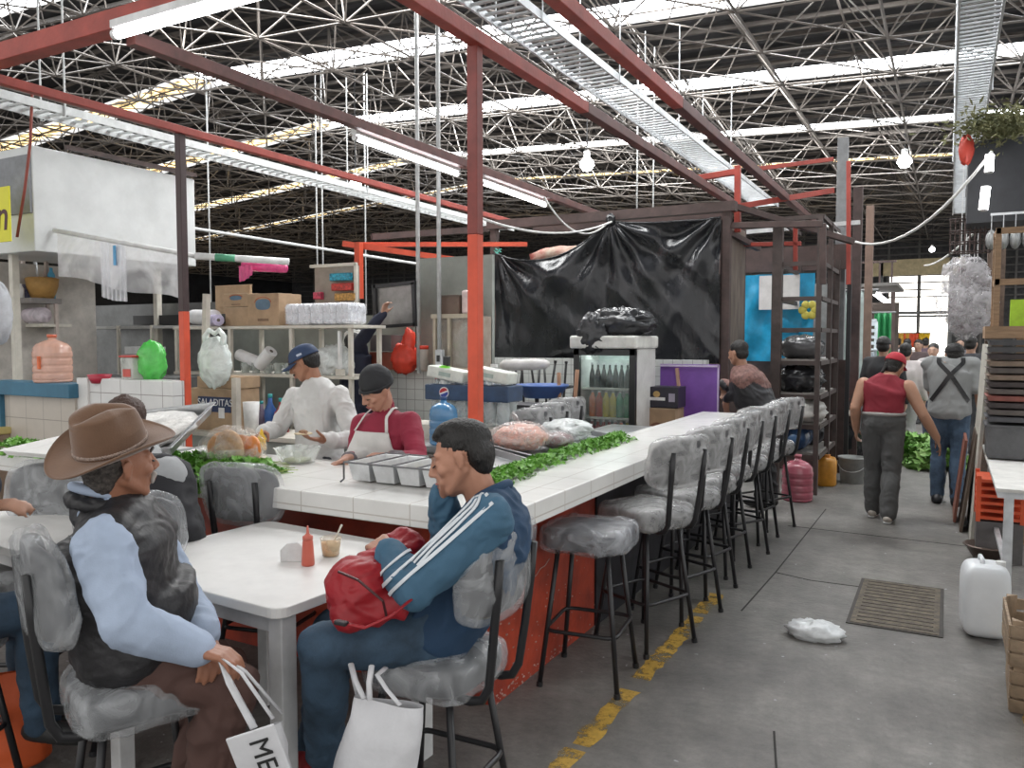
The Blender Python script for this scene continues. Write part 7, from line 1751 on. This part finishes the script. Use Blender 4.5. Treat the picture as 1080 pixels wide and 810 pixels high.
def stand(x, y, F, h=1.65, lean=(0, 0, 1), shw=.18, stride=.0, w=1.0, armout=.06):
    k = h / 1.72; J = skeleton((x, y, .95 * k), F, lean, spine=.47 * k, shw=shw * k, hpw=.088 * k, w=w)
    Fh = J['F']
    for s, sg in (('L', 1), ('R', -1)):
        q = J['hp' + s]; J['kn' + s] = V((q.x, q.y, .49 * k)) + Fh * (.03 + stride * .5 * sg); J['an' + s] = V((q.x, q.y, .085)) + Fh * (stride * sg)
        o = J['S'] * (-sg); sh = J['sh' + s]
        J['el' + s] = sh + o * armout - V((0, 0, .28 * k)) - Fh * .02 ; J['wr' + s] = J['el' + s] + o * armout * .4 - V((0, 0, .23 * k)) + Fh * .09
    J['neck'] = J['pelvis'] + J['U'] * .53 * k
    return J, k

# man in red tank top, walking away
J, k = stand(-.50, 7.95, (.12, 1, 0), 1.62, w=1.06, shw=.195, stride=.10, armout=.07)
J['shR'] = at_y(958, 408, 7.95); J['elR'] = at_y(974, 438, 7.9); J['wrR'] = at_y(988, 462, 7.95)
J['shL'] = at_y(911, 405, 7.95); J['elL'] = at_y(902, 430, 7.9); J['wrL'] = at_y(903, 452, 8.02); J['neck'] = at_y(937, 396, 7.95)
hc = at_y(944, 386, 8.02); HR = head_frame((.35, .85, -.35), (.1, 0, 1))
tk, o = simple('man walking away in dark red tank top, red cap and grey sweatpants', J, skin('tank', (.40, .215, .14)), hc, HR, .0095, cloth('maroon_tank', (.22, .015, .028)), cloth('grey_sweatpants', (.085, .085, .085)), tank=True, tuck=True, belly=.02, legg=.020, flare=.016, topname='tank_top', shoem=mat('pale_shoe', (.42, .38, .33), .6), hands={'R': ((.35, .1, -1), (-.8, 0, -.2), (.2, .2, .25, .5), .2), 'L': ((.0, .2, -1), (.9, 0, 0), (.6, .6, .6, .6), .4)}, cap=mat('red_cap', (.42, .015, .03), .7), face=False, armk=1.15, hairp=[((0, -.034, .015), (.0775, .078, .072)), ((0, -.05, -.035), (.064, .05, .055))])
mb = MB(); mb.cap(hc + HR @ V((-.03, -.085, -.01)), hc + HR @ V((-.045, -.10, -.10)), .022, .014); remesh(mb, 'ponytail', HAIR, tk, .006, 1, .003, 30)
mb = MB(); P = J['pelvis']; Rb = Matrix((J['S'], J['F'], V((0, 0, 1)))).transposed()
mb.tube([P + V((0, 0, .085)) + J['S'] * (.176 * math.cos(a)) + J['F'] * (.133 * math.sin(a)) for a in [2 * PI * k / 30 for k in range(30)]], .018, n=8, closed=True); mb.build('waistband', cloth('grey_waistband', (.30, .28, .27)), tk, smooth=True)

# man with suspenders
J, k = stand(.03, 9.05, (.05, 1, 0), 1.70, w=1.08, shw=.19, stride=.04)
J['elL'] = at_y(982, 412, 9.15); J['wrL'] = at_y(985, 425, 9.4)
hc = at_y(1006, 376, 9.1) + V((0, 0, .01)); J['neck'] = at_y(1007, 388, 9.06)
HR = head_frame((-.3, .95, -.1), (0, 0, 1))
tk, o = simple('man seen from behind in grey T-shirt with black crossed suspenders, jeans and rubber boots', J, skin('susp', (.40, .22, .15)), hc, HR, .011, cloth('grey_tshirt', (.30, .31, .31)), denim('mid_blue', (.065, .11, .175)), sleeve=.5, belly=.02, face=False, cap=None, topname='t_shirt', hairp=[((0, -.022, .045), (.084, .098, .080)), ((0, -.05, .0), (.078, .062, .070))])
dcap = mat('black_cap', (.016, .016, .018), .7); cap_parts(tk, hc, HR, dcap)
bv = V((0, -1, 0)); ch = J['chest']
for sg in (-1, 1):
    g_ = lerp_path([ch + V((sg * .105, 0, .22)), ch + V((sg * .105, 0, .17)), ch + V((0, 0, .06)), ch + V((-sg * .16, 0, -.20))], 24)
    project_strip(o, g_, [bv] * len(g_), .040, 'suspender_strap', M_blk, tk, th=.004)
for s in 'LR':
    mb = MB(); mb.cap(J['an' + s], J['kn' + s].lerp(J['an' + s], .45), .062, .078); foot_prims(mb, J['an' + s], J['F'], .02, h=.075); remesh(mb, 'rubber_boot', mat('black_rubber', (.015, .016, .02), .35), tk, .011, 2)

# man leaning behind the counter end
J, k = stand(-1.93, 8.05, (-.9, .45, 0), 1.62, lean=(-.22, .05, 1), w=1.1, shw=.18)
P = at_y(806, 446, 8.02); J = skeleton(P, (-.9, .3, 0), (-.30, 0, .95), spine=.42, shw=.18, w=1.28)
for s, sg in (('L', 1), ('R', -1)): q = J['hp' + s]; J['kn' + s] = V((q.x - .02, q.y, .47)); J['an' + s] = V((q.x + .03, q.y, .085))
J['elL'] = at_y(778, 414, 7.85); J['wrL'] = at_y(766, 421, 8.0); J['elR'] = at_y(775, 412, 8.2); J['wrR'] = at_y(764, 405, 8.25)
J['shL'] = at_y(783, 396, 7.88); J['shR'] = at_y(786, 394, 8.12); J['neck'] = at_y(783, 388, 8.0); J['chest'] = at_y(792, 412, 8.0)
hc = at_y(778, 373, 8.0); HR = head_frame((-.9, .35, -.2), (0, 0, 1))
tl, ol = simple('man in dark jacket with reddish shoulders leaning left behind the far end of the counter', J, skin('lean', (.38, .2, .13)), hc, HR, .011, mat('brown_grey_jacket', (.028, .028, .032), .6, var=.2), cloth('black_pants', (.02, .02, .022)), face=False, topname='jacket', wr=.016)
zc_ = J['chest'].z + .06; patch(ol, lambda c: c.z > zc_ + .03 * math.sin(c.x * 30), 'reddish_yoke', mat('faded_red_yoke', (.20, .10, .085), .7, var=.3, vscale=30), tl)

# eater behind the hat man
J = skeleton((-3.08, 2.05, .72), (-.35, .94, 0), (-.20, .30, .93), spine=.43, shw=.18, w=1.05)
P0 = at_d(168, 566, 3.32); J = skeleton(P0, (-.6, .8, 0), (-.25, .22, .94), spine=.42, shw=.18, w=1.0)
J['chest'] = at_d(160, 525, 3.36); J['neck'] = at_d(147, 481, 3.45); J['shR'] = at_d(172, 503, 3.34); J['shL'] = at_d(132, 506, 3.5)
J['elR'] = at_d(178, 544, 3.36); J['wrR'] = at_d(160, 524, 3.52); J['elL'] = at_d(120, 545, 3.6); J['wrL'] = at_d(112, 515, 3.7)
J['knR'] = at_d(135, 575, 3.58); J['knL'] = at_d(115, 580, 3.66); J['anR'] = V(J['knR']) - V((0, .02, .42)); J['anL'] = V(J['knL']) - V((0, .02, .42))
hc = at_d(134, 450, 3.5); HR = head_frame((-.4, .85, -.35), (0, .1, 1))
te, o = simple('seated eater in grey and black top, mostly hidden behind the man in the brown hat', J, skin('eater', (.38, .2, .13)), hc, HR, .009, cloth('black_top', (.018, .018, .022)), cloth('black_pants', (.02, .02, .022)), face=True, hairm=mat('brown_hair', (.06, .03, .02), .6, bump=.4, bscale=120), topname='top')
mb = MB(); mb.cap(J['shR'], J['shL'], .098, .096); mb.cap(J['neck'], J['chest'].lerp(J['neck'], .45), .09, .135)
for i_, v_ in enumerate(mb.v): pass
remesh(mb, 'grey_yoke', cloth('grey_yoke', (.36, .37, .38)), te, .009, 3, .004, 7)
mb = MB(); blob(mb, hc + HR @ V((0, -.06, .10)), (.035, .035, .03), .15, 3, 3, 16); mb.build('hair_bun', mat('brown_hair', (.06, .03, .02), .6), te, smooth=True)
o = dup(c0, (P0.x + .02, P0.y - .02, 0), .45, 'wrapped high chair under the eater behind the hat man')

# diner at the left edge
P0 = at_d(-75, 655, 2.75); J = skeleton(P0, (.95, .3, 0), (.12, 0, 1), spine=.44, shw=.18, w=1.0)
J['elR'] = at_d(-60, 600, 2.5); J['wrR'] = at_d(-14, 535, 2.85); J['elL'] = at_d(-80, 590, 3.0); J['wrL'] = at_d(-40, 560, 3.2)
J['knR'] = at_d(40, 640, 2.85); J['knL'] = at_d(30, 650, 3.1); J['anR'] = at_d(45, 760, 2.95); J['anL'] = at_d(35, 750, 3.15)
hc = J['neck'] + V((.05, 0, .14)); HR = head_frame((.9, .3, -.3), (0, 0, 1))
simple('diner in dark jacket and blue jeans cut off by the left edge of the picture', J, skin('diner', (.38, .2, .13)), hc, HR, .011, cloth('dark_navy', (.02, .025, .04)), denim('deep_blue', (.03, .06, .10)), face=True, hands={'R': ((.6, .3, .1), (0, .4, -1), (.5, .5, .5, .4), .5), 'L': ((.8, .3, 0), (0, 0, -1), (.3, .3, .3, .3), .3)}, topname='jacket', flare=.012)
dup(c0, (P0.x - .02, P0.y, 0), -1.27, 'wrapped high chair of the diner cut off at the left edge')
# helper reaching up in the background
P0 = at_y(378, 440, 6.2); J, k = stand(P0.x, 6.14, (1, .1, 0), 1.68, w=.92, armout=.0)
J['elR'] = at_y(392, 345, 6.05); J['wrR'] = at_y(404, 331, 6.05); J['shR'] = at_y(379, 362, 6.05); 
hc = J['neck'] + V((.03, 0, .14)); HR = head_frame((1, .2, 0), (0, 0, 1))
simple('helper in navy blue clothes reaching an arm up behind the shelves', J, skin('helper', (.42, .24, .17)), hc, HR, .011, cloth('navy_cloth', (.018, .022, .045)), cloth('black_pants', (.02, .02, .022)), face=True, hands={'R': ((.3, 0, 1), (1, 0, 0), (.6, .6, .6, .6), .5), 'L': ((0, 0, -1), (1, 0, 0), (.3, .3, .3, .3), .3)}, topname='sweater')
# distant shoppers in the passage
crowd = [(932, 377, 11.0, (.2, 1), (.018, .018, .020), (.03, .03, .035), 'black', 'shopper in black top and dark cap just beyond the man in the red cap', True, 1.66),
 (955, 384, 12.4, (.1, 1), (.52, .47, .46), (.30, .29, .29), 'printed_white', 'shopper in pale printed top between the red cap and the suspenders', False, 1.56),
 (984, 378, 14.5, (-.2, -1), (.33, .31, .31), (.05, .06, .09), 'grey_white', 'woman shopper facing the camera left of the suspenders man', False, 1.55),
 (968, 374, 17.5, (-.3, -1), (.10, .07, .07), (.03, .03, .04), 'dark_brown', 'shopper in dark brown top in the far passage', False, 1.62),
 (957, 372, 20.5, (.2, 1), (.40, .38, .38), (.05, .05, .07), 'pale_grey', 'shopper in pale grey top farther down the passage', False, 1.64),
 (976, 371, 22.0, (0, 1), (.09, .06, .08), (.03, .03, .03), 'plum', 'shopper in plum top near the bright doorway', False, 1.66),
 (1024, 372, 12.8, (.3, 1), (.03, .03, .035), (.03, .03, .03), 'charcoal', 'shopper in charcoal top right of the suspenders man', False, 1.68),
 (947, 371, 24.0, (.1, 1), (.05, .05, .06), (.03, .03, .03), 'slate', 'shopper in slate top, the farthest one on the left side of the passage', False, 1.66),
 (1012, 369, 18.0, (.1, -1), (.12, .11, .12), (.03, .03, .03), 'ash', 'shopper in ash grey top far behind the suspenders man', False, 1.66)]
for (px, py, y, F, tc, bc, nm, lab, cap, h) in crowd:
    c = at_y(px, py, y); J, k = stand(c.x, y, (F[0], F[1], 0), h, w=1.0, stride=.08); hc = J['neck'] + V((0, 0, .13)); HR = head_frame((F[0], F[1], -.1), (0, 0, 1))
    simple(lab, J, skin('crowd', (.40, .24, .17)), hc, HR, .018, cloth('c_' + nm, tc), cloth('cb_%d' % int(bc[0] * 1000), bc), face=True, cap=dcap if cap else None, topname='top')

# ================================================================ BAGS HELD / HANGING
def tote(name, lab, top_l, top_r, drop, depth_vec, m, flare=1.15, shear=(0, 0)):
    """shopping bag: front and back sheets from top edge, bulging"""
    tl, tr = V(top_l), V(top_r); t = thing(name, lab, 'bag', tl.lerp(tr, .5)); o = t.location.copy()
    ex = tr - tl; dn = V((0, 0, -1)); mb = MB()
    def fn(u, v):
        a = 2 * PI * u; cx_ = math.copysign(abs(math.cos(a)) ** .55, math.cos(a)); sy__ = math.copysign(abs(math.sin(a)) ** .8, math.sin(a))
        k = 1 + (flare - 1) * min(1, v * 1.3)
        if v >= .999: k *= .96
        bul = .25 + .75 * math.sin(min(1, v * 1.15) * PI * .5)
        p = ex * (.5 * cx_ * k) + V(depth_vec) * (sy__ * bul) + dn * drop * v + V((shear[0], shear[1], 0)) * v
        n_ = noise.noise(p * 7 + V((drop * 9, 1, 2))) * .016 + noise.noise(p * 16) * .007
        return p + V(depth_vec).normalized() * n_ * (1 if sy__ > 0 else -1) + ex.normalized() * n_
    mb.grid(fn, 60, 26, cu=True)
    b = len(mb.v); mb.v.append(dn * drop); n = 60; last = b - n
    mb.addf([(last + j, last + (j + 1) % n, b) for j in range(n)], 0)
    mb.build('bag_body', m, t, smooth=True)
    return t, fn, ex
Mtw = mat('white_nonwoven', (.66, .66, .68), .7, var=.06, vscale=9, bump=.35, bscale=10)
# bag held by the hat man, with MEX lettering
tb_, fn, ex = tote('tote_bag', 'white tote bag with black MEX lettering held by the man in the brown hat', at_d(250, 776, 2.10), at_d(299, 760, 2.16), .40, (-.03, .06, 0), Mtw, 1.2)
o = tb_.location
hand_p = at_d(229, 690, 2.17) - o
for k, (a, b_) in enumerate(((at_d(268, 768, 2.06) - o, at_d(288, 758, 2.10) - o), (at_d(268, 762, 2.2) - o, at_d(297, 752, 2.24) - o))):
    mb = MB(); mb.tube([a, hand_p.lerp(a, .35) + V((0, 0, -.01)), hand_p + V((0, .01 * k, 0)), hand_p.lerp(b_, .4) + V((.01, 0, .02)), b_], .011, n=6, flat=.35); mb.build('handle', Mtw, tb_, smooth=True)
dn_im = (at_d(294, 812, 2.06) - at_d(277, 768, 2.04)).normalized(); upl = (at_d(292, 770, 2.05) - at_d(270, 782, 2.05)).normalized()
upl = (upl - dn_im * upl.dot(dn_im)).normalized(); nn = dn_im.cross(upl)
if nn.dot(CO - at_d(285, 800, 2.05)) < 0: nn = -nn
pc_ = at_d(283, 822, 2.03); MB().box(pc_ - o, (.28, .008, .125), Matrix((dn_im, nn, upl)).transposed()).build('front_panel', Mtw, tb_, bevel=.003)
text_mesh('MEXICO', .070, facing(pc_ - o + nn * .0065 - dn_im * .118 + upl * .012, dn_im, upl), mat('ink_black', (.02, .02, .02), .6), 'lettering', tb_, .001, 0, 1.05, 'LEFT')
tb3, fn, ex = tote('tote_bag', 'plain white tote bag hanging from the seat of the man in the blue jacket', at_d(374, 734, 2.26), at_d(446, 745, 2.22), .42, (.02, -.075, 0), Mtw, 1.3, (-.07, -.03))
o = tb3.location
for (a, b_, c_) in ((at_d(384, 737, 2.18) - o, at_d(370, 700, 2.26) - o, at_d(378, 735, 2.30) - o), (at_d(390, 739, 2.17) - o, at_d(392, 702, 2.20) - o, at_d(388, 736, 2.30) - o), (at_d(422, 744, 2.16) - o, at_d(398, 712, 2.20) - o, at_d(407, 704, 2.28) - o)):
    mb = MB(); pts = [a, a.lerp(b_, .5) + V((-.006, 0, 0)), b_, b_.lerp(c_, .5), c_]; mb.tube(pts, .008, n=6, flat=.35); mb.build('handle', Mtw, tb3, smooth=True)
to, fn, ex = tote('tote_bag', 'bright orange shopping bag standing on the floor at the left edge', at_d(-35, 650, 2.95), at_d(40, 640, 3.05), .36, (.03, -.07, 0), mat('orange_bag', (.72, .12, .03), .55, var=.06, bump=.35, bscale=6), 1.2)
to.location.z = .39
for s in (-1, 1): mb = MB(); mb.tube([ex * .2 * s, ex * .18 * s + V((0, 0, .12)), ex * .05 * s + V((0, 0, .16))], .008, n=6, flat=.4); mb.build('handle', mat('orange_bag', (.72, .12, .03), .55), to, smooth=True)
